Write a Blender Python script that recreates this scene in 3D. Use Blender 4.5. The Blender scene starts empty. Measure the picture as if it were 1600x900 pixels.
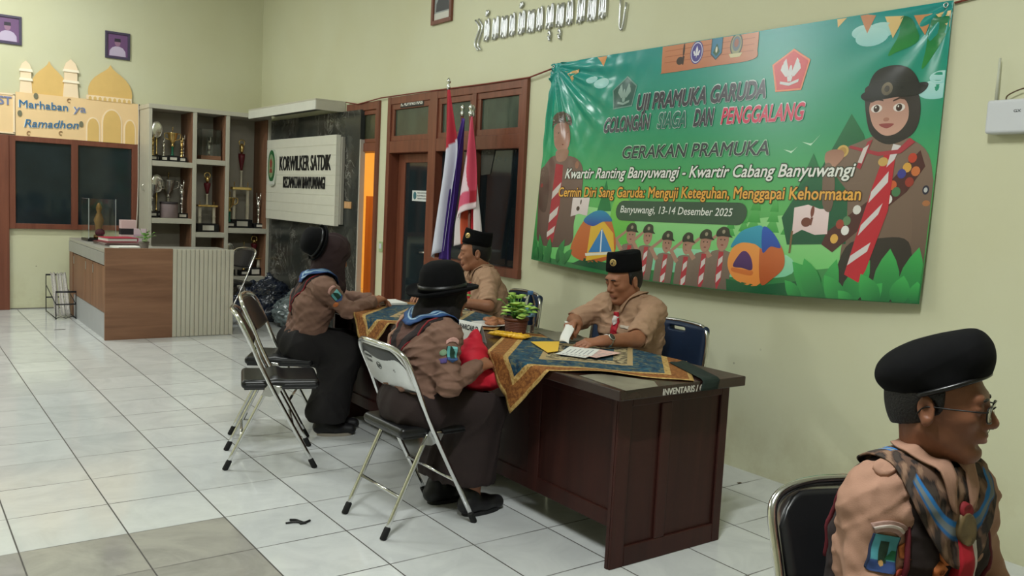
import bpy, bmesh, math, random
import numpy as np
from mathutils import Vector, Matrix
from mathutils.bvhtree import BVHTree
from mathutils.geometry import tessellate_polygon

random.seed(7); np.random.seed(7)
S = bpy.context.scene
COL = S.collection
PI = math.pi
V = Vector

# ---------------------------------------------------------------- camera
cam_d = bpy.data.cameras.new('camera'); cam = bpy.data.objects.new('camera', cam_d); COL.objects.link(cam)
cam_d.sensor_width = 36.0; cam_d.lens = 36.0 * 1349.5 / 1600.0; cam_d.clip_start = 0.05
cam.matrix_world = Matrix(((0.80833709, 0.01673955, -0.58848189, -0.40993),
                           (-0.58663253, 0.10700374, -0.80275306, -3.32333),
                           (0.04953204, 0.99411769, 0.09631505, 1.44593),
                           (0, 0, 0, 1)))
S.camera = cam

# ---------------------------------------------------------------- world, lights, exposure
S.view_settings.view_transform = 'Standard'; S.view_settings.look = 'None'
S.view_settings.gamma = 1.0; S.view_settings.use_curve_mapping = False
S.view_settings.exposure = -0.2
W = bpy.data.worlds.new('night'); S.world = W; W.use_nodes = True
W.node_tree.nodes['Background'].inputs[0].default_value = (0.012, 0.02, 0.03, 1)
W.node_tree.nodes['Background'].inputs[1].default_value = 1.0
CEIL = 4.1
LAMP_COL = (0.96, 1.0, 0.985)
TUBES = [  # ceiling batten lamps: centre x, y, rotation, watts
    (0.15, -2.3, 0.0, 118.0),
    (-2.3, 4.2, 0.0, 84.0),
    (0.35, 6.15, 0.0, 50.0),
    (1.2, 2.2, 0.0, 34.0),
]
def area_lamp(name, loc, rot, sx, sy, watts, col):
    d = bpy.data.lights.new(name, 'AREA'); d.shape = 'RECTANGLE'; d.size = sx; d.size_y = sy
    d.energy = watts; d.color = col
    o = bpy.data.objects.new(name, d); COL.objects.link(o); o.location = loc; o.rotation_euler = rot
    return o
for (lx, ly, lr, lw) in TUBES:
    area_lamp('tube_light', (lx, ly, CEIL - 0.14), (0, 0, lr), 1.2, 0.10, lw, LAMP_COL)
    # the bare tube also throws light sideways and up
    pd = bpy.data.lights.new('tube_glow', 'POINT'); pd.energy = lw * 0.62; pd.color = LAMP_COL; pd.shadow_soft_size = 0.10
    po = bpy.data.objects.new('tube_glow', pd); COL.objects.link(po); po.location = (lx, ly, CEIL - 0.26)
# warm bulb burning in the side room behind the open doorway
bd = bpy.data.lights.new('warm_bulb', 'POINT'); bd.energy = 150; bd.color = (1.0, 0.66, 0.28); bd.shadow_soft_size = 0.05
bo = bpy.data.objects.new('warm_bulb', bd); COL.objects.link(bo); bo.location = (4.9, 6.0, 2.55)

# ---------------------------------------------------------------- materials
MATS = {}
def mat(name, col=(.8, .8, .8), rough=.6, metal=0., noise=.0, nscale=8., bump=0., bscale=60., vcol=False,
        trans=0., ior=1.45, alpha=1., emit=None, es=0., spec=.5, coat=0.):
    if name in MATS: return MATS[name]
    m = bpy.data.materials.new(name); m.use_nodes = True
    N = m.node_tree.nodes; L = m.node_tree.links; b = N['Principled BSDF']
    b.inputs['Roughness'].default_value = rough; b.inputs['Metallic'].default_value = metal
    b.inputs['Specular IOR Level'].default_value = spec
    b.inputs['Coat Weight'].default_value = coat
    if trans: b.inputs['Transmission Weight'].default_value = trans
    b.inputs['IOR'].default_value = ior
    if alpha < 1: b.inputs['Alpha'].default_value = alpha
    if emit: b.inputs['Emission Color'].default_value = (*emit, 1); b.inputs['Emission Strength'].default_value = es
    src = None
    if vcol:
        a = N.new('ShaderNodeAttribute'); a.attribute_name = 'Col'; src = a.outputs['Color']
    tc = N.new('ShaderNodeTexCoord')
    if noise > 0 or not vcol:
        nt = N.new('ShaderNodeTexNoise'); nt.inputs['Scale'].default_value = nscale; nt.inputs['Detail'].default_value = 4
        L.new(tc.outputs['Object'], nt.inputs['Vector'])
        mr = N.new('ShaderNodeMapRange'); mr.inputs['To Min'].default_value = 1 - noise; mr.inputs['To Max'].default_value = 1 + noise
        mr.inputs['From Min'].default_value = .25; mr.inputs['From Max'].default_value = .75
        L.new(nt.outputs['Fac'], mr.inputs['Value'])
        mx = N.new('ShaderNodeVectorMath'); mx.operation = 'SCALE'
        if src: L.new(src, mx.inputs[0])
        else: mx.inputs[0].default_value = col
        L.new(mr.outputs['Result'], mx.inputs['Scale']); src = mx.outputs[0]
    L.new(src, b.inputs['Base Color'])
    if bump > 0:
        n2 = N.new('ShaderNodeTexNoise'); n2.inputs['Scale'].default_value = bscale; n2.inputs['Detail'].default_value = 3
        L.new(tc.outputs['Object'], n2.inputs['Vector'])
        bp = N.new('ShaderNodeBump'); bp.inputs['Strength'].default_value = bump; bp.inputs['Distance'].default_value = .01
        L.new(n2.outputs['Fac'], bp.inputs['Height']); L.new(bp.outputs['Normal'], b.inputs['Normal'])
    MATS[name] = m
    return m
def srgb(r, g, b):
    f = lambda c: (c / 255 / 12.92) if c / 255 <= .04045 else ((c / 255 + .055) / 1.055) ** 2.4
    return (f(r), f(g), f(b))
VM = lambda name='printed colours', rough=.6, **k: mat(name, rough=rough, vcol=True, **k)

# ---------------------------------------------------------------- object helpers
def tag(o, label=None, cat=None, group=None, kind=None):
    if label: o['label'] = label
    if cat: o['category'] = cat
    if group: o['group'] = group
    if kind: o['kind'] = kind
    return o
def empty(name, loc=(0, 0, 0), rz=0., label=None, cat=None, group=None):
    o = bpy.data.objects.new(name, None); COL.objects.link(o); o.empty_display_size = .1
    o.location = loc; o.rotation_euler = (0, 0, rz)
    return tag(o, label, cat, group)
def link(name, me, m=None, parent=None, smooth=False):
    o = bpy.data.objects.new(name, me); COL.objects.link(o)
    if m is not None:
        me.materials.clear()
        for x in (m if isinstance(m, (list, tuple)) else [m]): me.materials.append(x)
    if parent: o.parent = parent
    if smooth: me.polygons.foreach_set('use_smooth', [True] * len(me.polygons))
    return o
def kids(o): return [c for c in bpy.data.objects if c.parent == o]
def copy_tree(o, parent=None):
    c = o.copy(); COL.objects.link(c)
    if parent: c.parent = parent
    for ch in kids(o): copy_tree(ch, c)
    return c
class MB:
    """a bmesh that collects shapes; build() links them as one mesh object"""
    def __init__(s): s.bm = bmesh.new()
    def box(s, x0, x1, y0, y1, z0, z1, bev=0., M=None, seg=2):
        vs = [s.bm.verts.new((x, y, z)) for x in (x0, x1) for y in (y0, y1) for z in (z0, z1)]
        fs = [s.bm.faces.new([vs[i] for i in f]) for f in ((0, 1, 3, 2), (4, 6, 7, 5), (0, 4, 5, 1), (2, 3, 7, 6), (0, 2, 6, 4), (1, 5, 7, 3))]
        if M is not None:
            for v in vs: v.co = M @ v.co
        if bev > 0:
            es = list({e for f in fs for e in f.edges})
            bmesh.ops.bevel(s.bm, geom=es, offset=bev, segments=seg, profile=.5, affect='EDGES')
        return s
    def tube(s, pts, r, n=10, cap=True, closed=False, rb=None):
        pts = [V(p) for p in pts]; K = len(pts)
        R = list(r) if isinstance(r, (list, tuple)) else [r] * K
        rings = []; up = None
        for i, p in enumerate(pts):
            if closed: d = (pts[(i + 1) % K] - pts[i - 1]).normalized()
            else: d = (pts[min(i + 1, K - 1)] - pts[max(i - 1, 0)]).normalized()
            if up is None:
                up = d.orthogonal().normalized()
            up = (up - d * up.dot(d)).normalized(); sd = d.cross(up)
            k = (rb / R[i]) if rb else 1.
            rings.append([s.bm.verts.new(p + R[i] * (math.cos(2 * PI * j / n) * up + k * math.sin(2 * PI * j / n) * sd)) for j in range(n)])
        rng = range(K) if closed else range(K - 1)
        for i in rng:
            a, b = rings[i], rings[(i + 1) % K]
            for j in range(n):
                f = s.bm.faces.new((a[j], a[(j + 1) % n], b[(j + 1) % n], b[j])); f.smooth = True
        if cap and not closed:
            s.bm.faces.new(rings[0][::-1]); s.bm.faces.new(rings[-1])
        return s
    def lathe(s, prof, n=20, c=(0, 0, 0), M=None):
        c = V(c); rings = []
        for (r, z) in prof:
            r = max(r, 1e-4)
            rings.append([s.bm.verts.new(V((r * math.cos(2 * PI * j / n), r * math.sin(2 * PI * j / n), z)) + c) for j in range(n)])
        if M is not None:
            for ring in rings:
                for v in ring: v.co = M @ v.co
        for a, b in zip(rings, rings[1:]):
            for j in range(n):
                f = s.bm.faces.new((a[j], a[(j + 1) % n], b[(j + 1) % n], b[j])); f.smooth = True
        s.bm.faces.new(rings[0][::-1]); s.bm.faces.new(rings[-1])
        return s
    def prism(s, pts, a0, a1, axis=2, M=None):
        """polygon pts (2-D) extruded from a0 to a1 along an axis (0: pts are y,z; 1: x,z; 2: x,y)"""
        def mk(p, a):
            return {0: (a, p[0], p[1]), 1: (p[0], a, p[1]), 2: (p[0], p[1], a)}[axis]
        A = [s.bm.verts.new(mk(p, a0)) for p in pts]; B = [s.bm.verts.new(mk(p, a1)) for p in pts]
        if M is not None:
            for v in A + B: v.co = M @ v.co
        tri = tessellate_polygon([[V((p[0], p[1], 0)) for p in pts]])
        for t in tri:
            for L_ in (A, B):
                try: s.bm.faces.new([L_[i] for i in t])
                except ValueError: pass
        n = len(pts)
        for i in range(n): s.bm.faces.new((A[i], A[(i + 1) % n], B[(i + 1) % n], B[i]))
        return s
    def sphere(s, c, r, n=12, M=None):
        r3 = r if isinstance(r, (tuple, list)) else (r, r, r)
        T = Matrix.Translation(c) @ (M if M is not None else Matrix()) @ Matrix.Diagonal((*r3, 1))
        q = bmesh.ops.create_uvsphere(s.bm, u_segments=n * 2, v_segments=n, radius=1., matrix=T)
        for v in q['verts']:
            for f in v.link_faces: f.smooth = True
        return s
    def grid(s, P, closed_u=False):
        """P: rows of points -> quads"""
        vs = [[s.bm.verts.new(p) for p in row] for row in P]
        for a, b in zip(vs, vs[1:]):
            m = len(a)
            for j in range(m if closed_u else m - 1):
                f = s.bm.faces.new((a[j], a[(j + 1) % m], b[(j + 1) % m], b[j])); f.smooth = True
        return s
    def build(s, name, m, parent=None, thick=0., colfn=None):
        if thick:
            bmesh.ops.recalc_face_normals(s.bm, faces=s.bm.faces[:])
            g = bmesh.ops.solidify(s.bm, geom=s.bm.faces[:], thickness=thick)
        bmesh.ops.recalc_face_normals(s.bm, faces=s.bm.faces[:])
        me = bpy.data.meshes.new(name); s.bm.to_mesh(me); s.bm.free()
        if colfn: paint(me, colfn)
        return link(name, me, m, parent)
def paint(me, fn):
    n = len(me.vertices); co = np.empty(n * 3, np.float32); me.vertices.foreach_get('co', co); co = co.reshape(-1, 3)
    c = np.ones((n, 4), np.float32); c[:, :3] = fn(co)
    a = me.color_attributes.new('Col', 'FLOAT_COLOR', 'POINT'); a.data.foreach_set('color', c.ravel())
def bez(pts, n=8):
    """smooth curve (Catmull-Rom) through points"""
    P = [V(p) for p in pts]; P = [P[0] * 2 - P[1]] + P + [P[-1] * 2 - P[-2]]; out = []
    for i in range(1, len(P) - 2):
        for k in range(n):
            t = k / n; a, b, c, d = P[i - 1:i + 3]
            out.append(.5 * ((2 * b) + (c - a) * t + (2 * a - 5 * b + 4 * c - d) * t * t + (3 * b - a - 3 * c + d) * t ** 3))
    out.append(P[-2]); return out
_tc = {}; _nc = {}
def text_tris(body, bold=0.02, shear=0.):
    key = (body, bold, shear)
    if key in _tc: return _tc[key]
    c = bpy.data.curves.new('lettering', 'FONT'); c.body = body; c.size = 1.; c.shear = shear; c.resolution_u = 3
    o = bpy.data.objects.new('lettering', c); COL.objects.link(o)
    dg = bpy.context.evaluated_depsgraph_get()
    me = bpy.data.meshes.new_from_object(o.evaluated_get(dg)); me.calc_loop_triangles()
    v = np.array([x.co[:] for x in me.vertices]).reshape(-1, 3)[:, :2]; t = np.array([x.vertices[:] for x in me.loop_triangles])
    bpy.data.objects.remove(o); bpy.data.curves.remove(c); bpy.data.meshes.remove(me)
    if bold > 0:   # heavier strokes: shifted copies of the same letters
        k = 4 if bold < .02 else 8; n = len(v); o_ = [(bold * math.cos(2 * PI * i / k + .4), bold * math.sin(2 * PI * i / k + .4)) for i in range(k)]
        t = np.concatenate([t + n * i for i in range(k)]); v = np.concatenate([v + np.array(q) for q in o_])
    if bold > 0: _nc[key] = n
    _tc[key] = (v, t); return v, t
def text_obj(name, body, m, O, U, Vv, w, h=None, parent=None, bold=.02, shear=0., depth=.002):
    """flat lettering: O lower-left corner, U/V unit directions, fitted to width w (and cap height h)"""
    v, t = text_tris(body, bold, shear); O, U, Vv = V(O), V(U), V(Vv); Nn = U.cross(Vv)
    x0, x1 = v[:, 0].min(), v[:, 0].max(); sx = w / (x1 - x0); sy = sx if h is None else h / .73
    me = bpy.data.meshes.new(name)
    nc = _nc.get((body, bold, shear), len(v)); P = [O + U * (a[0] - x0) * sx + Vv * a[1] * sy + Nn * (i // nc) * 6e-5 for i, a in enumerate(v)]; n = len(P)
    if depth:
        ed = {}
        for tr in t:
            for a, b in ((tr[0], tr[1]), (tr[1], tr[2]), (tr[2], tr[0])):
                ed[(int(a), int(b))] = 1
        bd = [(a, b) for (a, b) in ed if (b, a) not in ed]
        F = [tuple(int(q) + n for q in tr) for tr in t] + [tuple(int(q) for q in tr[::-1]) for tr in t] + [(a, b, b + n, a + n) for a, b in bd]
        me.from_pydata(P + [p + Nn * depth for p in P], [], F)
    else: me.from_pydata(P, [], [tuple(int(q) for q in tr) for tr in t])
    return link(name, me, m, parent)

# ---------------------------------------------------------------- implicit surfaces (bodies, clothes)
class Field:
    """smooth unions of capsules and ellipsoids, meshed with surface nets into ONE continuous surface"""
    def __init__(s, res=.004): s.ops = []; s.res = res; s.post = []
    def _add(s, lo, hi, fn, k, mode): s.ops.append((np.array(lo, float), np.array(hi, float), fn, k, mode)); return s
    def cap(s, a, b, ra, rb=None, k=.01, mode=0, sq=None):
        a = np.array(a, float); b = np.array(b, float); rb = ra if rb is None else rb; ab = b - a; L2 = max(ab @ ab, 1e-9); R = max(ra, rb)
        def fn(P):
            q = P - a; h = np.clip(q @ ab / L2, 0, 1)
            return np.linalg.norm(q - h[..., None] * ab, axis=-1) - (ra + (rb - ra) * h)
        return s._add(np.minimum(a, b) - R, np.maximum(a, b) + R, fn, k, mode)
    def ell(s, c, r, k=.01, mode=0, M=None):
        c = np.array(c, float); r = np.array(r, float); Q = np.eye(3) if M is None else np.array([list(x)[:3] for x in M][:3])
        R = np.abs(Q) @ r
        def fn(P):
            q = (P - c) @ Q; k0 = np.linalg.norm(q / r, axis=-1); k1 = np.linalg.norm(q / (r * r), axis=-1)
            return k0 * (k0 - 1) / np.maximum(k1, 1e-6)
        return s._add(c - R, c + R, fn, k, mode)
    def box(s, c, h, rnd=.01, k=.005, mode=0, M=None):
        c = np.array(c, float); h = np.array(h, float); Q = np.eye(3) if M is None else np.array([list(x)[:3] for x in M][:3])
        R = np.abs(Q) @ h
        def fn(P):
            q = np.abs((P - c) @ Q) - (h - rnd)
            return np.linalg.norm(np.maximum(q, 0), axis=-1) + np.minimum(q.max(-1), 0) - rnd
        return s._add(c - R, c + R, fn, k, mode)
    def half(s, c, n, k=.003):
        """cut away everything on the side n points to, everywhere"""
        c = np.array(c, float); n = np.array(n, float); n /= np.linalg.norm(n)
        s._add([-9] * 3, [9] * 3, lambda P: -((P - c) @ n), k, 2); return s
    def mesh(s, name, disp=None):
        add = [o for o in s.ops if o[4] == 0]; pad = 5 * s.res
        lo = np.min([o[0] for o in add], 0) - pad; hi = np.max([o[1] for o in add], 0) + pad
        n = np.ceil((hi - lo) / s.res).astype(int) + 1
        D = np.full(n, 1., np.float32); ax = [lo[i] + np.arange(n[i]) * s.res for i in range(3)]
        for (a, b, fn, k, mode) in s.ops:
            m = max(k, 3 * s.res) + s.res
            i0 = np.clip(np.floor((a - m - lo) / s.res).astype(int), 0, n); i1 = np.clip(np.ceil((b + m - lo) / s.res).astype(int) + 1, 0, n)
            if (i1 <= i0).any(): continue
            sl = tuple(slice(i0[q], i1[q]) for q in range(3))
            G = np.stack(np.meshgrid(*[ax[q][sl[q]] for q in range(3)], indexing='ij'), -1)
            d = fn(G).astype(np.float32); o = D[sl]
            if mode == 0:
                h = np.maximum(k - np.abs(d - o), 0) / k; D[sl] = np.minimum(d, o) - h * h * k * .25
            elif mode == 1:
                d = -d; h = np.maximum(k - np.abs(d - o), 0) / k; D[sl] = np.maximum(d, o) + h * h * k * .25
            else:
                d = -d; D[sl] = np.maximum(d, o)
        if disp is not None:
            msk = np.abs(D) < .03; idx = np.argwhere(msk); P = lo + idx * s.res
            D[msk] += disp(P).astype(np.float32)
        return nets(name, D, lo, s.res)
def nets(name, D, lo, res):
    ins = D < 0; c = np.zeros(np.array(D.shape) - 1, np.int8)
    for i in (0, 1):
        for j in (0, 1):
            for k in (0, 1):
                c += ins[i:D.shape[0] - 1 + i, j:D.shape[1] - 1 + j, k:D.shape[2] - 1 + k]
    act = (c > 0) & (c < 8); I = np.argwhere(act); ids = np.full(act.shape, -1, np.int32); ids[act] = np.arange(len(I))
    acc = np.zeros((len(I), 3)); cnt = np.zeros(len(I))
    corners = [(i, j, k) for i in (0, 1) for j in (0, 1) for k in (0, 1)]
    for A in corners:
        for B in corners:
            if sum(B) - sum(A) == 1 and sum(abs(x - y) for x, y in zip(A, B)) == 1:
                va = D[I[:, 0] + A[0], I[:, 1] + A[1], I[:, 2] + A[2]]; vb = D[I[:, 0] + B[0], I[:, 1] + B[1], I[:, 2] + B[2]]
                x = (va < 0) != (vb < 0); t = np.where(x, va / np.where(x, va - vb, 1), 0)
                p = np.array(A) + t[:, None] * (np.array(B) - np.array(A)); acc += p * x[:, None]; cnt += x
    P = lo + (I + acc / cnt[:, None]) * res
    Q = []
    for a in range(3):
        b_, c_ = (a + 1) % 3, (a + 2) % 3
        sl0 = [slice(None)] * 3; sl1 = [slice(None)] * 3; sl0[a] = slice(0, -1); sl1[a] = slice(1, None)
        A = ins[tuple(sl0)]; B = ins[tuple(sl1)]; E = np.argwhere(A != B)
        E = E[(E[:, b_] > 0) & (E[:, c_] > 0) & (E[:, b_] < D.shape[b_] - 1) & (E[:, c_] < D.shape[c_] - 1)]
        fl = A[E[:, 0], E[:, 1], E[:, 2]]
        def cell(db, dc):
            K = E.copy(); K[:, b_] -= db; K[:, c_] -= dc; return ids[K[:, 0], K[:, 1], K[:, 2]]
        q = np.stack([cell(1, 1), cell(0, 1), cell(0, 0), cell(1, 0)], 1); q[~fl] = q[~fl][:, ::-1]; Q.append(q)
    Q = np.concatenate(Q); Q = Q[(Q >= 0).all(1)]
    me = bpy.data.meshes.new(name); me.vertices.add(len(P)); me.vertices.foreach_set('co', P.astype(np.float32).ravel())
    me.loops.add(len(Q) * 4); me.loops.foreach_set('vertex_index', Q.astype(np.int32).ravel())
    me.polygons.add(len(Q)); me.polygons.foreach_set('loop_start', np.arange(len(Q), dtype=np.int32) * 4)
    me.polygons.foreach_set('use_smooth', np.ones(len(Q), bool)); me.update(calc_edges=True); me.validate()
    return me
def folds(amp=.004, f=22., seed=0., dirv=(0, 0, 1)):
    """cloth wrinkles"""
    f *= 2.7
    rs = np.random.RandomState(int(seed * 10) + 3); ws = rs.normal(0, 1, (5, 3)); ws /= np.linalg.norm(ws, axis=1)[:, None]; ph = rs.uniform(0, 6.28, 5)
    def fn(P):
        o = np.zeros(len(P)); q = P * np.array((1, 1, 1.35)) + .02 * np.sin(P[:, [1, 2, 0]] * 17 + seed)
        for i in range(5): o += np.sin(q @ ws[i] * f * (1 + .35 * i) + ph[i] + 1.5 * np.sin(q @ ws[(i + 2) % 5] * f * .5)) / (1 + .5 * i)
        q2 = q + .03 * np.sin(q[:, [2, 0, 1]] * 11 + seed * 2)   # sharper creases on top of the soft waves
        cr = np.zeros(len(P))
        for i in range(3): cr += (1 - np.abs(np.sin(q2 @ ws[(i + 1) % 5] * f * (.55 + .2 * i) + ph[i] * 1.7))) ** 3 * (.5 + .5 * np.sin(q2 @ ws[(i + 3) % 5] * f * .4 + ph[(i + 2) % 5]))
        return amp * (o * .45 - cr * .9)
    return fn
def bvh_of(o):
    me = o.data; return BVHTree.FromPolygons([v.co[:] for v in me.vertices], [p.vertices[:] for p in me.polygons])
def patch(bv, name, m, parent, O, aim, up, outline, off=.002, thick=.0015, colfn=None, far=.3, div=.012):
    """a sewn-on piece: 2-D outline (x right, y up, metres) projected along 'aim' from O onto a surface"""
    aim = V(aim).normalized(); up = V(up); up = (up - aim * up.dot(aim)).normalized(); rt = aim.cross(up)
    bm = bmesh.new(); vs = [bm.verts.new((p[0], p[1], 0)) for p in outline]
    tri = tessellate_polygon([[V((p[0], p[1], 0)) for p in outline]])
    for t in tri:
        try: bm.faces.new([vs[i] for i in t])
        except ValueError: pass
    for _ in range(7):
        es = [e for e in bm.edges if e.calc_length() > div]
        if not es: break
        bmesh.ops.subdivide_edges(bm, edges=es, cuts=1, use_grid_fill=False); bmesh.ops.triangulate(bm, faces=bm.faces[:])
    flat = np.array([v.co[:2] for v in bm.verts])
    hits = []
    for v in bm.verts:
        p = V(O) + rt * v.co.x + up * v.co.y
        h = bv.ray_cast(p - aim * far, aim, far * 2.5)
        hits.append(h[0])
    good = [((h - V(O)).dot(aim)) for h in hits if h is not None]; md = float(np.median(good)) if good else 0.
    for v, h in zip(bm.verts, hits):
        p = V(O) + rt * v.co.x + up * v.co.y
        dd = md if h is None else min(max((h - V(O)).dot(aim), md - .06), md + .06)
        v.co = p + aim * (dd - off)
    me0 = [v.co.copy() for v in bm.verts]; F = [[v.index for v in f.verts] for f in bm.faces]
    bm.verts.index_update(); F = [[v.index for v in f.verts] for f in bm.faces]; n = len(me0)
    ec = {}
    for f in F:
        for a, b in zip(f, f[1:] + f[:1]): ec[(a, b)] = 1
    bdry = [(a, b) for a, b in ec if (b, a) not in ec]
    me = bpy.data.meshes.new(name)
    me.from_pydata(me0 + [p + aim * (thick + off) for p in me0], [], F + [[i + n for i in f[::-1]] for f in F] + [(a, a + n, b + n, b) for a, b in bdry])
    bm.free()
    if colfn is not None:
        cc = np.ones((2 * n, 4), np.float32); k = colfn(flat); cc[:n, :3] = k; cc[n:, :3] = k
        at = me.color_attributes.new('Col', 'FLOAT_COLOR', 'POINT'); at.data.foreach_set('color', cc.ravel())
    o = link(name, me, m, parent, True)
    return o
def rect(w, h): return [(-w / 2, -h / 2), (w / 2, -h / 2), (w / 2, h / 2), (-w / 2, h / 2)]
def ngon(r, n=20, ry=None): return [(r * math.cos(2 * PI * i / n), (ry or r) * math.sin(2 * PI * i / n)) for i in range(n)]

# ---------------------------------------------------------------- setting
XW = 3.548; YB = 7.70
def node_mat(name, build, rough=.5, spec=.5):
    if name in MATS: return MATS[name]
    m = bpy.data.materials.new(name); m.use_nodes = True; nt = m.node_tree; b = nt.nodes['Principled BSDF']
    b.inputs['Roughness'].default_value = rough; b.inputs['Specular IOR Level'].default_value = spec
    build(nt.nodes, nt.links, b); MATS[name] = m; return m
def NM(N, L, op, a, b=None, c=None):
    n = N.new('ShaderNodeMath'); n.operation = op
    for i, x in enumerate((a, b, c)):
        if x is None: continue
        if isinstance(x, (int, float)): n.inputs[i].default_value = x
        else: L.new(x, n.inputs[i])
    return n.outputs[0]
def MIX(N, L, f, a, b):
    n = N.new('ShaderNodeMix'); n.data_type = 'RGBA'
    if isinstance(f, (int, float)): n.inputs[0].default_value = f
    else: L.new(f, n.inputs[0])
    for i, x in ((6, a), (7, b)):
        if isinstance(x, tuple): n.inputs[i].default_value = (*x, 1)
        else: L.new(x, n.inputs[i])
    return n.outputs[2]
def NOISE(N, L, vec, scale, detail=4, rough=.5, dist=0.):
    n = N.new('ShaderNodeTexNoise'); n.inputs['Scale'].default_value = scale; n.inputs['Detail'].default_value = detail
    n.inputs['Roughness'].default_value = rough; n.inputs['Distortion'].default_value = dist; L.new(vec, n.inputs['Vector']); return n.outputs['Fac']
def RANGE(N, L, v, a, b, c=0., d=1.):
    n = N.new('ShaderNodeMapRange'); n.clamp = True; L.new(v, n.inputs[0])
    for i, x in enumerate((a, b, c, d)): n.inputs[i + 1].default_value = x
    return n.outputs[0]
def floor_nodes(N, L, b):
    tc = N.new('ShaderNodeTexCoord'); sp = N.new('ShaderNodeSeparateXYZ'); L.new(tc.outputs['Object'], sp.inputs[0])
    X, Y = sp.outputs[0], sp.outputs[1]; T = .4
    fx = NM(N, L, 'FRACT', NM(N, L, 'ADD', NM(N, L, 'DIVIDE', X, T), 100.)); fy = NM(N, L, 'FRACT', NM(N, L, 'ADD', NM(N, L, 'DIVIDE', Y, T), 100.))
    ex = NM(N, L, 'MINIMUM', fx, NM(N, L, 'SUBTRACT', 1., fx)); ey = NM(N, L, 'MINIMUM', fy, NM(N, L, 'SUBTRACT', 1., fy))
    gx = RANGE(N, L, ex, .0055, .010, 1, 0); gy = RANGE(N, L, ey, .0055, .010, 1, 0)
    lines = NM(N, L, 'MAXIMUM', gx, NM(N, L, 'MULTIPLY', gy, RANGE(N, L, NOISE(N, L, tc.outputs['Object'], 1.3), .36, .55, .4, 1.)))
    cell = N.new('ShaderNodeCombineXYZ')
    L.new(NM(N, L, 'FLOOR', NM(N, L, 'DIVIDE', X, T)), cell.inputs[0]); L.new(NM(N, L, 'FLOOR', NM(N, L, 'DIVIDE', Y, T)), cell.inputs[1])
    wn = N.new('ShaderNodeTexWhiteNoise'); L.new(cell.outputs[0], wn.inputs['Vector'])
    off = N.new('ShaderNodeVectorMath'); off.operation = 'MULTIPLY_ADD'; L.new(wn.outputs['Color'], off.inputs[0]); off.inputs[1].default_value = (9, 9, 9); L.new(tc.outputs['Object'], off.inputs[2])
    veins = NOISE(N, L, off.outputs[0], 3.2, 7, .62, 1.6)
    white = MIX(N, L, RANGE(N, L, veins, .35, .62), srgb(205, 208, 208), srgb(216, 219, 218))
    grey = MIX(N, L, RANGE(N, L, veins, .35, .62), srgb(150, 148, 143), srgb(170, 167, 160))
    isg = NM(N, L, 'MULTIPLY', NM(N, L, 'LESS_THAN', X, .8), NM(N, L, 'LESS_THAN', Y, .4))
    tile = MIX(N, L, isg, white, grey)
    val = N.new('ShaderNodeHueSaturation'); L.new(tile, val.inputs['Color']); L.new(RANGE(N, L, wn.outputs['Value'], 0, 1, .93, 1.04), val.inputs['Value'])
    L.new(MIX(N, L, lines, val.outputs[0], srgb(70, 66, 62)), b.inputs['Base Color'])
    L.new(NM(N, L, 'ADD', RANGE(N, L, lines, 0, 1, .065, .55), RANGE(N, L, NOISE(N, L, tc.outputs['Object'], 2.5), .3, .7, 0., .07)), b.inputs['Roughness'])
    bp = N.new('ShaderNodeBump'); bp.inputs['Strength'].default_value = .25; bp.inputs['Distance'].default_value = .002; L.new(NM(N, L, 'SUBTRACT', 1., lines), bp.inputs['Height']); L.new(bp.outputs[0], b.inputs['Normal'])
M_FLOOR = node_mat('white marble floor tile', floor_nodes, .12)
def wall_nodes(N, L, b):
    tc = N.new('ShaderNodeTexCoord'); P = tc.outputs['Object']; sp = N.new('ShaderNodeSeparateXYZ'); L.new(P, sp.inputs[0])
    big = RANGE(N, L, NOISE(N, L, P, .9, 5), .3, .7); c = MIX(N, L, big, srgb(204, 202, 168), srgb(210, 210, 181))
    low = NM(N, L, 'MULTIPLY', RANGE(N, L, sp.outputs[2], .0, .5, 1., 0.), RANGE(N, L, NOISE(N, L, P, 5., 6, .65), .45, .7))
    c = MIX(N, L, NM(N, L, 'MULTIPLY', low, .34), c, srgb(158, 142, 96))
    vo = N.new('ShaderNodeTexVoronoi'); vo.inputs['Scale'].default_value = 9.; L.new(P, vo.inputs['Vector'])
    chip = NM(N, L, 'MULTIPLY', RANGE(N, L, vo.outputs['Distance'], .05, .07, 1, 0), NM(N, L, 'GREATER_THAN', NOISE(N, L, P, 2.3, 2), .60))
    chip = NM(N, L, 'MULTIPLY', chip, RANGE(N, L, sp.outputs[2], .35, .8, 1., .0))
    L.new(MIX(N, L, chip, c, srgb(96, 88, 66)), b.inputs['Base Color'])
    bp = N.new('ShaderNodeBump'); bp.inputs['Strength'].default_value = .10; bp.inputs['Distance'].default_value = .01
    L.new(NOISE(N, L, P, 14., 4), bp.inputs['Height']); L.new(bp.outputs[0], b.inputs['Normal'])
M_WALL = node_mat('pale yellow green wall paint', wall_nodes, .55, .35)
def wood_mat(name, c0, c1, axis=2, scale=9., rough=.4, coat=0., spec=.5):
    def bld(N, L, b):
        tc = N.new('ShaderNodeTexCoord'); mp = N.new('ShaderNodeMapping'); L.new(tc.outputs['Object'], mp.inputs[0])
        s = [1., 1., 1.]; s[axis] = .07; mp.inputs['Scale'].default_value = s
        g = RANGE(N, L, NOISE(N, L, mp.outputs[0], scale, 6, .6, .6), .3, .7)
        L.new(MIX(N, L, g, c0, c1), b.inputs['Base Color']); b.inputs['Coat Weight'].default_value = coat; b.inputs['Coat Roughness'].default_value = .15
    return node_mat(name, bld, rough, spec)
M_FRAME = wood_mat('reddish brown painted timber', srgb(104, 56, 40), srgb(128, 74, 54), 2, 14, .38)
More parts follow.
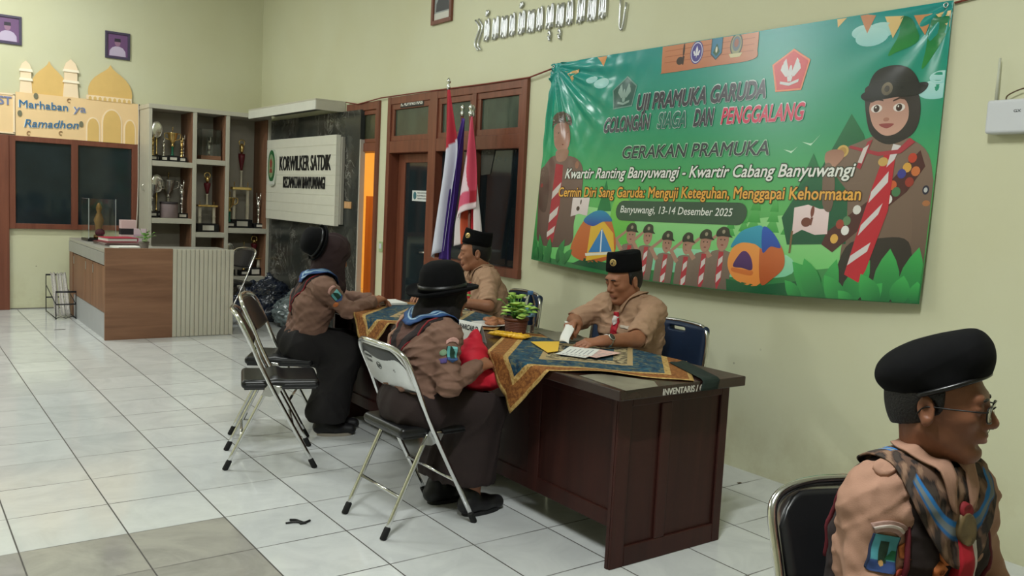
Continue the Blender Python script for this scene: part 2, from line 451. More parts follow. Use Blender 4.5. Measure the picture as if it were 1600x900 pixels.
M_DARKW = wood_mat('dark mahogany veneer', srgb(44, 22, 19), srgb(66, 34, 29), 2, 10, .42, .0, .22)
M_DARKT = wood_mat('dark mahogany table top', srgb(40, 24, 20), srgb(56, 35, 29), 1, 10, .22, .1, .4)
M_OAK = wood_mat('walnut wood laminate', srgb(112, 76, 54), srgb(146, 106, 80), 0, 12, .5)
M_OAKS = wood_mat('walnut wood laminate upright', srgb(112, 76, 54), srgb(146, 106, 80), 2, 12, .5)
M_BEIGE = mat('beige laminate', srgb(190, 186, 170), .45, noise=.04, nscale=6)
M_GREYIN = mat('grey beige shelf lining', srgb(168, 163, 148), .6, noise=.05)
M_GLASS = mat('dark window glass at night', srgb(32, 42, 46), .06, noise=.25, nscale=3, spec=.6)
M_CHROME = mat('chrome tube', (.72, .72, .72), .16, 1., noise=.06, nscale=30)
M_BLACKV = mat('black vinyl', srgb(22, 22, 24), .34, noise=.1)
M_RUBBER = mat('black rubber', srgb(16, 16, 17), .7)
def marble_nodes(N, L, b):
    tc = N.new('ShaderNodeTexCoord'); P = tc.outputs['Object']
    w = NOISE(N, L, P, 2.2, 8, .7, 2.5); v = RANGE(N, L, NM(N, L, 'ABSOLUTE', NM(N, L, 'SUBTRACT', w, .5)), .0, .018, 1, 0)
    br = RANGE(N, L, NOISE(N, L, P, 3., 3), .45, .7)
    c = MIX(N, L, RANGE(N, L, NOISE(N, L, P, 5, 6), .3, .7), srgb(38, 42, 42), srgb(66, 68, 64)); c = MIX(N, L, NM(N, L, 'MULTIPLY', br, .3), c, srgb(84, 66, 52))
    L.new(MIX(N, L, NM(N, L, 'MULTIPLY', v, NM(N, L, 'MULTIPLY', br, .9)), c, srgb(176, 176, 168)), b.inputs['Base Color'])
M_MARBLE = node_mat('dark veined marble panel', marble_nodes, .2)

def struct(name, mb, m, parent=None):
    o = mb.build(name, m, parent)
    if parent is None: o['kind'] = 'structure'
    return o
struct('floor', MB().box(-4.3, 7.2, -7.5, 9.3, -.12, 0), M_FLOOR)
struct('ceiling', MB().box(-4.5, 3.8, -7.7, 7.9, CEIL, CEIL + .1), mat('white ceiling board', srgb(214, 214, 204), .8, noise=.02))
w = MB()
for (a, b_, z0, z1) in ((-7.5, 1.97, 0, CEIL), (1.97, 3.27, 0, .88), (1.97, 4.19, 2.40, CEIL), (4.38, 5.11, 2.39, CEIL), (4.19, 4.38, 0, CEIL), (5.11, 7.85, 0, CEIL)):
    w.box(XW, XW + .15, a, b_, z0, z1)
struct('wall_right', w, M_WALL)
struct('wall_back', MB().box(-4.3, XW, YB, YB + .15, 0, CEIL), M_WALL)
struct('wall_left', MB().box(-4.45, -4.3, -7.5, YB, 0, CEIL), M_WALL)
struct('wall_front', MB().box(-4.3, XW, -7.65, -7.5, 0, CEIL), M_WALL)
# side room behind the open doorway, and the dark office behind the glazed door
M_CREAM = mat('cream side room wall', srgb(236, 210, 150), .7, noise=.04)
struct('wall_side_room', MB().box(7.0, 7.1, 4.3, 9.2, 0, 3.).box(3.7, 7.1, 9.1, 9.2, 0, 3.).box(3.7, 7.1, 4.28, 4.36, 0, 3.), M_CREAM)
struct('ceiling_side_room', MB().box(3.7, 7.1, 4.28, 9.2, 2.98, 3.06), M_CREAM)
struct('wall_office', MB().box(6.3, 6.4, 1.2, 4.28, 0, 3.).box(3.7, 6.4, 1.1, 1.2, 0, 3.).box(3.7, 6.4, 1.1, 4.28, 3.0, 3.08), mat('office wall in the dark', srgb(150, 150, 130), .8))
# marble cladding and its pale edge strip
struct('trim_1', MB().box(3.50, XW, 4.72, 7.2, 0, 2.318), M_MARBLE)
struct('trim_2', MB().box(3.496, XW, 4.695, 4.7195, 0, 2.02), mat('pale edge strip', srgb(176, 170, 160), .5))

# ---- doorway to the lit side room
F1 = MB()
for b_ in ((5.11, 5.05, 0, 2.39), (4.44, 4.38, 0, 2.39)): F1.box(XW - .025, XW + .14, b_[1], b_[0], b_[2], b_[3], .004)
F1.box(XW - .023, XW + .138, 4.42, 5.07, 2.31, 2.388, .004).box(XW - .023, XW + .138, 4.42, 5.07, 1.90, 1.985, .004)
d1 = struct('door_1', F1, M_FRAME)
s = MB(); y0, y1, z0, z1 = 4.45, 4.95, 1.99, 2.305
s.box(XW - .01, XW + .03, y0, y1, z1 - .04, z1, .003).box(XW - .01, XW + .03, y0, y1, z0, z0 + .035, .003).box(XW - .008, XW + .028, y0 - .002, y0 + .035, z0 + .004, z1 - .004, .003).box(XW - .008, XW + .028, y1 - .04, y1 + .002, z0 + .004, z1 - .004, .003)
s.build('transom_sash', M_FRAME, d1)
MB().box(XW + .008, XW + .014, y0 + .03, y1 - .03, z0 + .03, z1 - .03).build('transom_pane', mat('olive transom glass', srgb(70, 72, 54), .15, noise=.15), d1)
MB().box(XW + .0, XW + .02, 4.94, 5.06, 1.98, 2.32).build('transom_panel', M_FRAME, d1)
# ---- office door, window and transoms in one timber screen
F2 = MB()
for (a, b_) in ((4.13, 4.19), (3.27, 3.40), (1.97, 2.04)): F2.box(XW - .03, XW + .14, a, b_, 0 if a > 3 else .88, 2.40, .004)
F2.box(XW - .028, XW + .138, 2.66, 2.72, .95, 2.335, .004)
F2.box(XW - .026, XW + .136, 2.02, 4.15, 2.33, 2.398, .004).box(XW - .026, XW + .136, 2.02, 4.15, 1.875, 1.985, .004).box(XW - .04, XW + .136, 1.965, 3.29, .878, .95, .004)
d2 = struct('door_2', F2, M_FRAME)
for (a, b_) in ((3.40, 4.13), (2.72, 3.27), (2.04, 2.66)):
    f = MB(); z0, z1, t = 1.985, 2.33, .05
    f.box(XW - .015, XW + .03, a, b_, z1 - t, z1, .003).box(XW - .015, XW + .03, a, b_, z0, z0 + t, .003).box(XW - .013, XW + .028, a - .002, a + t, z0 + .004, z1 - .004, .003).box(XW - .013, XW + .028, b_ - t, b_ + .002, z0 + .004, z1 - .004, .003)
    sash = f.build('transom_sash', M_FRAME, d2)
    MB().box(XW + .005, XW + .012, a + t - .01, b_ - t + .01, z0 + t - .01, z1 - t + .01).build('transom_pane', mat('green grey transom glass', srgb(62, 74, 64), .14, noise=.3, nscale=4), sash)
f = MB(); XD = XW + .075
f.box(XD, XD + .04, 3.41, 3.50, .01, 1.87, .003).box(XD, XD + .04, 3.99, 4.12, .01, 1.87, .003).box(XD, XD + .04, 3.50, 3.99, 1.79, 1.87, .003).box(XD, XD + .04, 3.50, 3.99, .01, .28, .003)
leaf = f.build('door_leaf', M_FRAME, d2)
MB().box(XD + .012, XD + .02, 3.49, 4.0, .27, 1.80).build('glass_pane', M_GLASS, leaf)
h = MB().box(XD - .012, XD + .002, 3.43, 3.47, .86, 1.04, .003).tube([(XD - .01, 3.45, .97), (XD - .05, 3.45, .97), (XD - .055, 3.50, .97), (XD - .055, 3.56, .965)], .008)
h.build('door_handle', mat('dull steel', (.5, .5, .48), .35, 1.), leaf)
for (a, b_) in ((2.035, 2.665), (2.715, 3.275)):
    MB().box(XW + .045, XW + .052, a, b_, .945, 1.88).build('window_pane', M_GLASS, d2)

# ---- back wall window and the left door post
g = MB(); z0, z1 = .905, 1.93; yf = YB - .04
for (a, b_) in ((.727, .79), (1.345, 1.415), (1.99, 2.06)): g.box(a, b_, yf, YB, z0, z1, .004)
g.box(.77, 2.01, yf + .002, YB, z0 + .001, z0 + .06, .004).box(.77, 2.01, yf + .002, YB, z1 - .06, z1 - .001, .004)
w1 = struct('window_1', g, M_FRAME)
for (a, b_) in ((.785, 1.35), (1.41, 1.995)): MB().box(a, b_, YB - .012, YB - .004, z0 + .05, z1 - .05).build('window_pane', M_GLASS, w1)
d3 = struct('door_3', MB().box(.61, .727, YB - .05, YB, .0, 1.93, .004).box(-.4, -.29, YB - .05, YB, 0, 1.93, .004).box(-.29, .61, YB - .05, YB, 1.83, 1.93, .004), M_FRAME)
MB().box(-.29, .61, YB - .03, YB, 0.005, 1.83, .003).build('door_leaf', M_FRAME, d3)
struct('baseboard_back', MB().box(.735, 1.24, YB - .006, YB, 0, .012), mat('grey grout line', srgb(120, 116, 108), .8))

# ---------------------------------------------------------------- desks
def make_desk():
    t = empty('office_desk', (1.86, -.96, 0))
    MB().box(0, .74, 0, 1.415, .715, .757, .004).build('desk_top', M_DARKT, t)
    def end_panel(y0, y1, face):
        e = MB(); x0, x1 = .07, .73; sgn = -1 if face < 0 else 1
        e.box(x0, x1, y0 + .006, y1 - .006, 0.0, .715)
        f0, f1 = (y0 - .006, y0 + .006) if face < 0 else (y1 - .006, y1 + .006)
        for (a, b_, c, d) in ((x0, x0 + .075, 0, .715), (.315, .375, .085, .665), (x1 - .05, x1, 0, .715), (x0 + .075, x1 - .05, 0, .085), (x0 + .075, x1 - .05, .665, .715)):
            e.box(a, b_, f0, f1, c, d, .004)
        return e
    end_panel(.08, .11, -1).build('end_panel', M_DARKW, t)
    end_panel(1.305, 1.335, 1).build('end_panel', M_DARKW, t)
    m = MB().box(.16, .18, .105, 1.31, .13, .715)
    for (a, b_, c, d) in ((.105, .18, .13, .715), (1.235, 1.31, .13, .715), (.67, .75, .13, .715), (.18, 1.235, .13, .20), (.18, 1.235, .64, .715)): m.box(.15, .162, a, b_, c, d, .003)
    m.build('modesty_panel', M_DARKW, t)
    p = MB().box(.30, .70, .11, .50, .10, .714, .003); p.build('drawer_pedestal', M_DARKW, t)
    for k in range(3):
        d = MB().box(.70, .715, .12, .49, .12 + k * .2, .30 + k * .2, .003).build('drawer', M_DARKW, t)
        MB().tube([(.715, .26, .21 + k * .2), (.735, .26, .21 + k * .2), (.735, .35, .21 + k * .2), (.715, .35, .21 + k * .2)], .005).build('handle', M_CHROME, d)
    return t
desk = make_desk(); tag(desk, 'dark mahogany desk with panelled end and white stencilled lettering, nearest the camera', 'desk', 'dark desks set end to end')
desk2 = copy_tree(desk); desk2.location.y = .46; desk2['label'] = 'dark desk farther back, between the second capped man and the far girl in brown'
text_obj('inventory_lettering', 'INVENTARIS / 6', mat('worn white stencil paint', srgb(196, 192, 182), .7, noise=.3, nscale=80), (.232, -.0006, .720), (1, 0, 0), (0, 0, 1), .23, .026, desk, bold=.03, depth=.0008)['label'] = 'white stencilled inventory lettering'

# ---------------------------------------------------------------- batik cloths
def cloth_nodes(N, L, b):
    a = N.new('ShaderNodeUVMap'); a.uv_map = 'cloth'; sp = N.new('ShaderNodeSeparateXYZ'); L.new(a.outputs[0], sp.inputs[0])
    P, Q = sp.outputs[0], sp.outputs[1]; W_, H_ = .92, 1.0
    d = NM(N, L, 'MINIMUM', NM(N, L, 'MINIMUM', P, NM(N, L, 'SUBTRACT', W_, P)), NM(N, L, 'MINIMUM', Q, NM(N, L, 'SUBTRACT', H_, Q)))
    nz = NOISE(N, L, a.outputs[0], 26, 5, .6, 1.2); nz2 = NOISE(N, L, a.outputs[0], 60, 4, .6, .8); sw = NOISE(N, L, a.outputs[0], 11, 3, .5, 3.)
    blue = MIX(N, L, RANGE(N, L, sw, .35, .65), srgb(16, 42, 66), srgb(32, 78, 100)); blue = MIX(N, L, RANGE(N, L, nz, .50, .62, 0, .85), blue, srgb(112, 112, 84))
    vo = N.new('ShaderNodeTexVoronoi'); vo.inputs['Scale'].default_value = 9; L.new(a.outputs[0], vo.inputs['Vector'])
    blue = MIX(N, L, NM(N, L, 'MULTIPLY', RANGE(N, L, vo.outputs['Distance'], .12, .28, 1, 0), RANGE(N, L, nz2, .4, .6)), blue, srgb(40, 96, 116))
    br = MIX(N, L, RANGE(N, L, nz2, .4, .62), srgb(112, 66, 34), srgb(158, 104, 54))
    gold = MIX(N, L, RANGE(N, L, nz2, .35, .6), srgb(150, 112, 56), srgb(196, 164, 104))
    inner = MIX(N, L, RANGE(N, L, nz, .42, .55), srgb(74, 66, 52), srgb(176, 160, 124))
    c = MIX(N, L, NM(N, L, 'GREATER_THAN', d, .255), blue, inner)
    band = lambda lo, hi: NM(N, L, 'MULTIPLY', NM(N, L, 'GREATER_THAN', d, lo), NM(N, L, 'LESS_THAN', d, hi))
    c = MIX(N, L, band(.25, .275), c, srgb(170, 146, 104)); c = MIX(N, L, band(-1, .115), c, gold); c = MIX(N, L, band(.018, .088), c, br)
    c = MIX(N, L, band(.34, 2), c, blue)
    L.new(c, b.inputs['Base Color'])
    bp = N.new('ShaderNodeBump'); bp.inputs['Strength'].default_value = .2; bp.inputs['Distance'].default_value = .002; L.new(NOISE(N, L, a.outputs[0], 300, 2), bp.inputs['Height']); L.new(bp.outputs[0], b.inputs['Normal'])
M_BATIK = node_mat('blue and gold batik cloth', cloth_nodes, .75, .25)
def batik(dy):
    n, m = 60, 64; W_, H_ = .92, 1.0; E1, E2 = (.722, -.692), (.692, .722); O = (1.613, -.318)
    me = bpy.data.meshes.new('batik_cloth'); vs = []; uv = []
    for i in range(n + 1):
        for j in range(m + 1):
            p, q = W_ * i / n, H_ * j / m; x = O[0] + E1[0] * p + E2[0] * q; y = O[1] + E1[1] * p + E2[1] * q; z = .7605
            z += .003 * math.sin(9 * p + 4 * q) ** 2 + .012 * max(0, 1 - q / .10) * math.sin(PI * min(1, max(0, (p - .3) / .5))) ** 2
            XE, XR = 1.852, 2.607
            if x < XE:
                dd = XE - x; z = .763 - max(dd - .004, 0); f = .012 * math.sin(16 * y + 1) + .006 * math.sin(37 * y); x = XE - .006 - dd * .07 - abs(f) * min(1, dd * 8)
            elif x > XR:
                dd = x - XR; z = .763 - dd; x = XR + .004
            vs.append((x, y + dy, z)); uv.append((p, q))
    F = [(i * (m + 1) + j, i * (m + 1) + j + 1, (i + 1) * (m + 1) + j + 1, (i + 1) * (m + 1) + j) for i in range(n) for j in range(m)]
    me.from_pydata(vs, [], F); u = me.uv_layers.new(name='cloth')
    for lp in me.loops: u.data[lp.index].uv = uv[lp.vertex_index]
    o = link('batik_cloth', me, M_BATIK, None, True)
    s = o.modifiers.new('thickness', 'SOLIDIFY'); s.thickness = .0016; s.offset = 1
    return o
tag(batik(0), 'blue batik tablecloth with gold border, its corner hanging over the nearest desk', 'tablecloth', 'batik tablecloths')
tag(batik(1.42), 'blue batik tablecloth on the far desk, in front of the far girl', 'tablecloth', 'batik tablecloths')
g = MB(); rows = []
for i in range(25):
    s_ = i / 24; row = []
    for j in range(7):
        a = j / 6
        if s_ < .86: x = 2.53 - (2.53 - 2.37) * s_ / .86 + (a - .5) * .10; y = -.62 - .34 * s_ / .86; z = .7665 + .002 * math.sin(a * 9)
        else: x = 2.37 + (a - .5) * .10 - (s_ - .86) * .1; y = -.967 - .004 * math.sin(a * 8) ** 2; z = .764 - (s_ - .86) / .14 * .045
        row.append((x, y, z))
    rows.append(row)
tag(g.grid(rows).build('cloth_sash', mat('dark green velvet', srgb(20, 34, 28), .9, noise=.2), None, .002), 'dark green cloth strip hanging over the end edge of the nearest desk', 'cloth')

# ---------------------------------------------------------------- chrome folding chairs
def back_curve(y, hw=.2): return -.022 * (1 - (y / hw) ** 2)
def make_folding_chair(pad=M_BLACKV, navy=False):
    t = empty('folding_chair', (0, 0, 0)); hw = .205
    up = [(.22, -hw, .02), (-.02, -hw, .47), (-.105, -hw, .66)]
    top = [(-.150, -hw, .755), (-.172, -hw + .02, .795), (-.19, -hw + .07, .816), (-.205, -.07, .824), (-.209, 0, .826)]
    half = bez(up, 6)[:-1] + bez([up[-1]] + top, 6)
    path = [tuple(p) for p in half] + [(p[0], -p[1], p[2]) for p in half[::-1][1:]]
    MB().tube(path, .0115, 10).build('main_frame', M_CHROME, t)
    for sg in (-1, 1):
        hy = sg * (hw - .026)
        L_ = MB().tube(bez([(-.22, hy, .02), (-.05, hy, .375), (-.02, hy, .43), (.05, hy, .432)], 6), .0105, 10).build('rear_leg', M_CHROME, t)
        MB().lathe([(.0135, 0.0), (.015, .004), (.0145, .05), (.012, .056)], 12, (0, 0, 0), Matrix.Translation((-.228, hy, 0)) @ Matrix.Rotation(.443, 4, 'Y')).build('foot_cap', M_RUBBER, L_)
        MB().lathe([(.0135, 0.0), (.015, .004), (.0145, .05), (.012, .056)], 12, (0, 0, 0), Matrix.Translation((.229, sg * hw, 0)) @ Matrix.Rotation(-.48, 4, 'Y')).build('foot_cap', M_RUBBER, t)
        b = MB().prism([(-.055, .395), (-.02, .452), (.05, .43), (.035, .40), (-.01, .385)], sg * (hw - .012), sg * (hw - .017), 1)
        for k in range(4): b.box(-.035 + k * .02, -.027 + k * .02, sg * (hw - .0105) - .001, sg * (hw - .0105) + .001, .402, .425)
        b.build('hinge_bracket', mat('satin chrome', (.62, .62, .62), .3, 1., noise=.1), t)
    MB().tube([(-.148, -hw + .026, .17), (-.148, hw - .026, .17)], .008).build('crossbar', M_CHROME, t)
    MB().tube([(.112, -hw, .215), (.112, hw, .215)], .008).build('crossbar', M_CHROME, t)
    # seat: pressed pan and padded cushion
    f = Field(.006); f.box((.045, 0, .447), (.20, .178, .024), .022).cap((.02, -.12, .462), (.02, .12, .462), .02, k=.05)
    me = f.mesh('seat'); link('seat', me, pad, t)
    MB().box(-.14, .232, -.172, .172, .418, .432, .005).build('seat_pan', M_BLACKV, t)
    # back: curved chrome sheet behind, slim pad in front
    rows = []; rows2 = []
    for i in range(15):
        s_ = i / 14; row = []; r2 = []
        for j in range(17):
            y = -hw + .004 + (2 * hw - .008) * j / 16; e = abs(y) / hw
            z1 = .818 - .075 * max(0, (e - .55) / .45) ** 2; z0 = .63 - .018 * (1 - e ** 2)
            z = z0 + (z1 - z0) * s_; x = -.105 - (z - .66) * .485 - .013 * math.sin(PI * s_) * 0 + back_curve(y, hw) * .9
            row.append((x - .004, y, z)); r2.append((x + .010, y * .93, z0 + .01 + (z1 - z0 - .02) * s_))
        rows.append(row); rows2.append(r2)
    MB().grid(rows).build('back_panel', mat('brushed chrome sheet', (.66, .66, .65), .28, 1., noise=.08, nscale=12), t, .003)
    MB().grid(rows2).build('back_pad', pad, t, .014)
    return t
def chair_text(t, rows):
    ink = mat('black stencil ink', srgb(30, 30, 32), .7)
    for (s_, y, z, w, h, sh) in rows:
        x = -.105 - (z - .66) * .485 - .024 - .0045 + .012
        U = V((0, -1, 0)); Vv = V((-.436, 0, .9)).normalized()
        o = text_obj('stencil_lettering', s_, ink, (x - .003, y, z), U, Vv, w, h, t, bold=.03, depth=.0)
        for v in o.data.vertices:
            yy = v.co.y; v.co.x = -.105 - (v.co.z - .66) * .485 + back_curve(yy, .205) * .9 - .0078
        o['label'] = 'black stencilled lettering'
c1 = make_folding_chair()
chair_src = copy_tree(c1)     # stays the model for the others
def put(c, x, y, a, label, group='chrome folding chairs'):
    c.location = (x, y, 0); c.rotation_euler = (0, 0, a); tag(c, label, 'chair', group); return c
put(c1, 1.512, .018, math.radians(1.5), 'chrome folding chair the nearer girl in the black hat sits on')
chair_text(c1, [('INVENTARIS', .162, .762, .085, .013, 0), ('KORWILKER', .162, .737, .085, .013, 0), ('TH 2018', .158, .713, .062, .013, 0), ('38', .043, .703, .022, .015, 0), ('C', -.085, .702, .014, .013, 0)])
rg = MB().tube([(-.105 - (.7105 + .016 * math.sin(a) - .66) * .485 + back_curve(.032, .205) * .9 - .008, .032 + .018 * math.cos(a), .7105 + .016 * math.sin(a)) for a in [2 * PI * k / 20 for k in range(20)]], .0012, 6, closed=True)
rg.build('stencil_ring', mat('black stencil ink', srgb(30, 30, 32), .7), c1)
put(chair_src, 1.281, 1.15, -.325, 'empty chrome folding chair with black seat, nearest of the two on the left')
c3 = put(copy_tree(chair_src), 1.53, 1.74, -.52, 'chrome folding chair the far girl in the long dark skirt sits on')
chair_text(c3, [('DIK', .15, .70, .16, .06, 0)])
# the chair behind the reception counter, mostly hidden by it
put(copy_tree(chair_src), 2.64, 5.98, math.radians(-165), 'chrome folding chair behind the reception counter, beside its right end')

# ---------------------------------------------------------------- navy padded chairs along the wall
M_NAVY = mat('navy blue vinyl', srgb(22, 40, 66), .5, noise=.12)
def make_padded_chair(pad, name='padded_chair'):
    t = empty(name, (0, 0, 0)); hw = .22
    for sg in (-1, 1):
        y = sg * hw
        L_ = MB().tube(bez([(.22, y, .012), (.205, y, .40), (.16, y, .432), (-.20, y, .43)], 7), .012, 10).build('front_leg', M_CHROME, t)
        MB().tube(bez([(-.25, y, .012), (-.19, y, .30), (-.185, y, .45), (-.22, y, .62)], 7), .012, 10).build('rear_leg', M_CHROME, t)
    half = bez([(-.22, -hw, .60), (-.235, -hw, .70), (-.245, -hw + .008, .78), (-.25, -hw + .04, .83), (-.255, -hw + .10, .842), (-.262, 0, .846)], 6)
    MB().tube([tuple(p) for p in half] + [(p[0], -p[1], p[2]) for p in half[::-1][1:]], .012, 10).build('back_frame', M_CHROME, t)
    f = Field(.007); f.box((-.245, 0, .695), (.026, .208, .145), .024, M=Matrix.Rotation(-.10, 3, 'Y')); f.box((-.25, 0, .806), (.08, .06, .011), .010, k=.004, mode=1)
    link('back_pad', f.mesh('back_pad'), pad, t)
    f = Field(.007); f.box((.0, 0, .452), (.225, .215, .03), .026)
    link('seat', f.mesh('seat'), pad, t)
    MB().box(-.19, .18, -.20, .20, .41, .425, .004).build('seat_pan', M_BLACKV, t)
    MB().tube([(.205, -hw, .16), (.205, hw, .16)], .008).build('crossbar', M_CHROME, t)
    return t
n1 = make_padded_chair(M_NAVY)
def putn(c, x, y, a, label):
    c.location = (x, y, 0); c.rotation_euler = (0, 0, a); tag(c, label, 'chair', 'navy padded chairs by the wall'); return c
n2, n3 = copy_tree(n1), copy_tree(n1)
putn(n1, 2.93, -.02, PI, 'navy padded chair the man reading papers sits on')
putn(n2, 2.95, .485, PI, 'empty navy padded chair beside the man reading papers')
putn(n3, 2.97, 1.50, PI - .1, 'navy padded chair with chrome edge behind the water bottle')
put(copy_tree(chair_src), 1.365, -2.352, math.radians(-116), 'black padded chair with chrome frame under the boy in glasses')

# ---------------------------------------------------------------- reception counter
ct = empty('reception_counter', (1.245, 5.28, 0))
MB().box(0, .60, 0, .035, 0, .86, .002).build('front_panel', M_OAK, ct)
rb = MB().box(.60, 1.19, .012, .035, 0, .855)
for k in range(14): rb.box(.602 + k * .042, .602 + k * .042 + .036, -.002, .013, .004, .855, .003, seg=1)
rb.build('ribbed_panel', M_BEIGE, ct)
MB().box(0.0, 1.19, .035, .55, .815, .845, .002).box(0, .55, .55, 1.88, .815, .845, .002).build('counter_top', mat('grey counter top', srgb(158, 156, 148), .35, noise=.05), ct)
MB().box(-.004, .02, .035, 1.88, .70, .812, .002).build('apron_band', mat('grey laminate band', srgb(150, 150, 146), .4, noise=.04), ct)
MB().box(.03, .55, .04, 1.86, .25, .70).box(.55, 1.17, .04, .52, .03, .80).build('carcass', M_OAKS, ct)
for (a, b_) in ((.04, .64), (.66, 1.01), (1.03, 1.68)):
    dr = MB().box(.008, .03, a, b_, .25, .688, .002).build('cabinet_door', M_OAKS, ct)
    MB().box(.002, .008, b_ - .05, b_ - .03, .58, .66, .001).build('door_pull', mat('dull steel', (.5, .5, .48), .35, 1.), dr)
MB().box(.012, .54, .035, 1.84, .0, .245, .002).build('plinth_panel', mat('pale grey plinth', srgb(170, 172, 176), .4, noise=.04), ct)
MB().box(0, .55, 1.69, 1.88, 0, .81, .002).build('end_post', M_OAKS, ct)
tag(ct, 'walnut and beige ribbed reception counter in front of the trophy shelves', 'counter')

# ---------------------------------------------------------------- trophy shelving
sh = empty('trophy_shelf', (2.07, 7.2, 0)); SH = MB; DP = .495
for (a, b_, n_, m_) in ((0, .035, 'side_panel', M_BEIGE), (.492, .535, 'upright', M_BEIGE), (.878, .92, 'upright', M_BEIGE), (1.40, 1.43, 'side_panel', M_BEIGE)):
    MB().box(a, b_, 0, .02, 0, 2.335, .002).box(a + .002, b_ - .002, .02, DP, 0, 2.335).build(n_, m_, sh)
MB().box(-.005, 1.43, -.006, DP, 2.335, 2.385, .002).build('top_board', M_BEIGE, sh)
MB().box(.035, 1.40, DP - .012, DP, 0, 2.335).build('back_panel', M_GREYIN, sh)
for (a, b_, z) in ((.035, .492, 1.715), (.035, .492, 1.055), (.035, .492, .40), (.535, .878, 1.765), (.535, .878, .90), (.535, .878, .4), (.92, 1.40, .958), (.92, 1.40, .36)):
    MB().box(a, b_, .004, DP - .012, z - .03, z + .03, .002).build('shelf_board', M_BEIGE, sh)
for a in (.48, .866, 1.388): MB().box(a, a + .012, .03, DP - .014, .02, 2.33).build('lining', M_OAKS, sh)
tag(sh, 'tall beige shelving unit full of trophies in the corner', 'shelf')
# ---- trophies
M_GOLD = mat('gold plated plastic', (.80, .58, .22), .22, .9, noise=.1, nscale=40)
M_SILV = mat('silvered plastic', (.82, .80, .74), .2, .9, noise=.1, nscale=40)
M_WINE = mat('wine red enamel', srgb(104, 30, 38), .3, noise=.1)
M_GREEN = mat('green metallic sleeve', srgb(30, 110, 80), .3, noise=.2)
M_IVORY = mat('ivory column sleeve', srgb(214, 206, 184), .4, noise=.06)
M_TBASE = mat('black trophy plinth', srgb(26, 26, 28), .3, noise=.1)
M_PLATE = mat('pale engraved plate', srgb(206, 202, 190), .5, noise=.1)
def figure(mb, z, s):
    mb.tube([(0, -.012 * s, z), (0, -.008 * s, z + .05 * s)], .007 * s, 8).tube([(0, .014 * s, z), (0, .006 * s, z + .05 * s)], .007 * s, 8)
    mb.tube([(0, 0, z + .045 * s), (0, 0, z + .10 * s)], [.013 * s, .017 * s], 10).sphere((0, 0, z + .125 * s), .013 * s, 7)
    mb.tube([(0, -.014 * s, z + .095 * s), (0, -.04 * s, z + .12 * s), (0, -.045 * s, z + .165 * s)], .005 * s, 7).tube([(0, .014 * s, z + .095 * s), (0, .04 * s, z + .12 * s), (0, .045 * s, z + .165 * s)], .005 * s, 7)
    return mb
def cup(z, s): return MB().lathe([(.005 * s, z), (.02 * s, z + .004 * s), (.008 * s, z + .02 * s), (.011 * s, z + .03 * s), (.035 * s, z + .07 * s), (.044 * s, z + .12 * s), (.048 * s, z + .125 * s), (.042 * s, z + .122 * s), (.02 * s, z + .06 * s)], 18)
def ears(mb, z, s):
    for q in (-1, 1): mb.tube(bez([(q * .03 * s, 0, z + .06 * s), (q * .065 * s, 0, z + .075 * s), (q * .07 * s, 0, z + .115 * s), (q * .043 * s, 0, z + .12 * s)], 5), .004 * s, 6)
    return mb
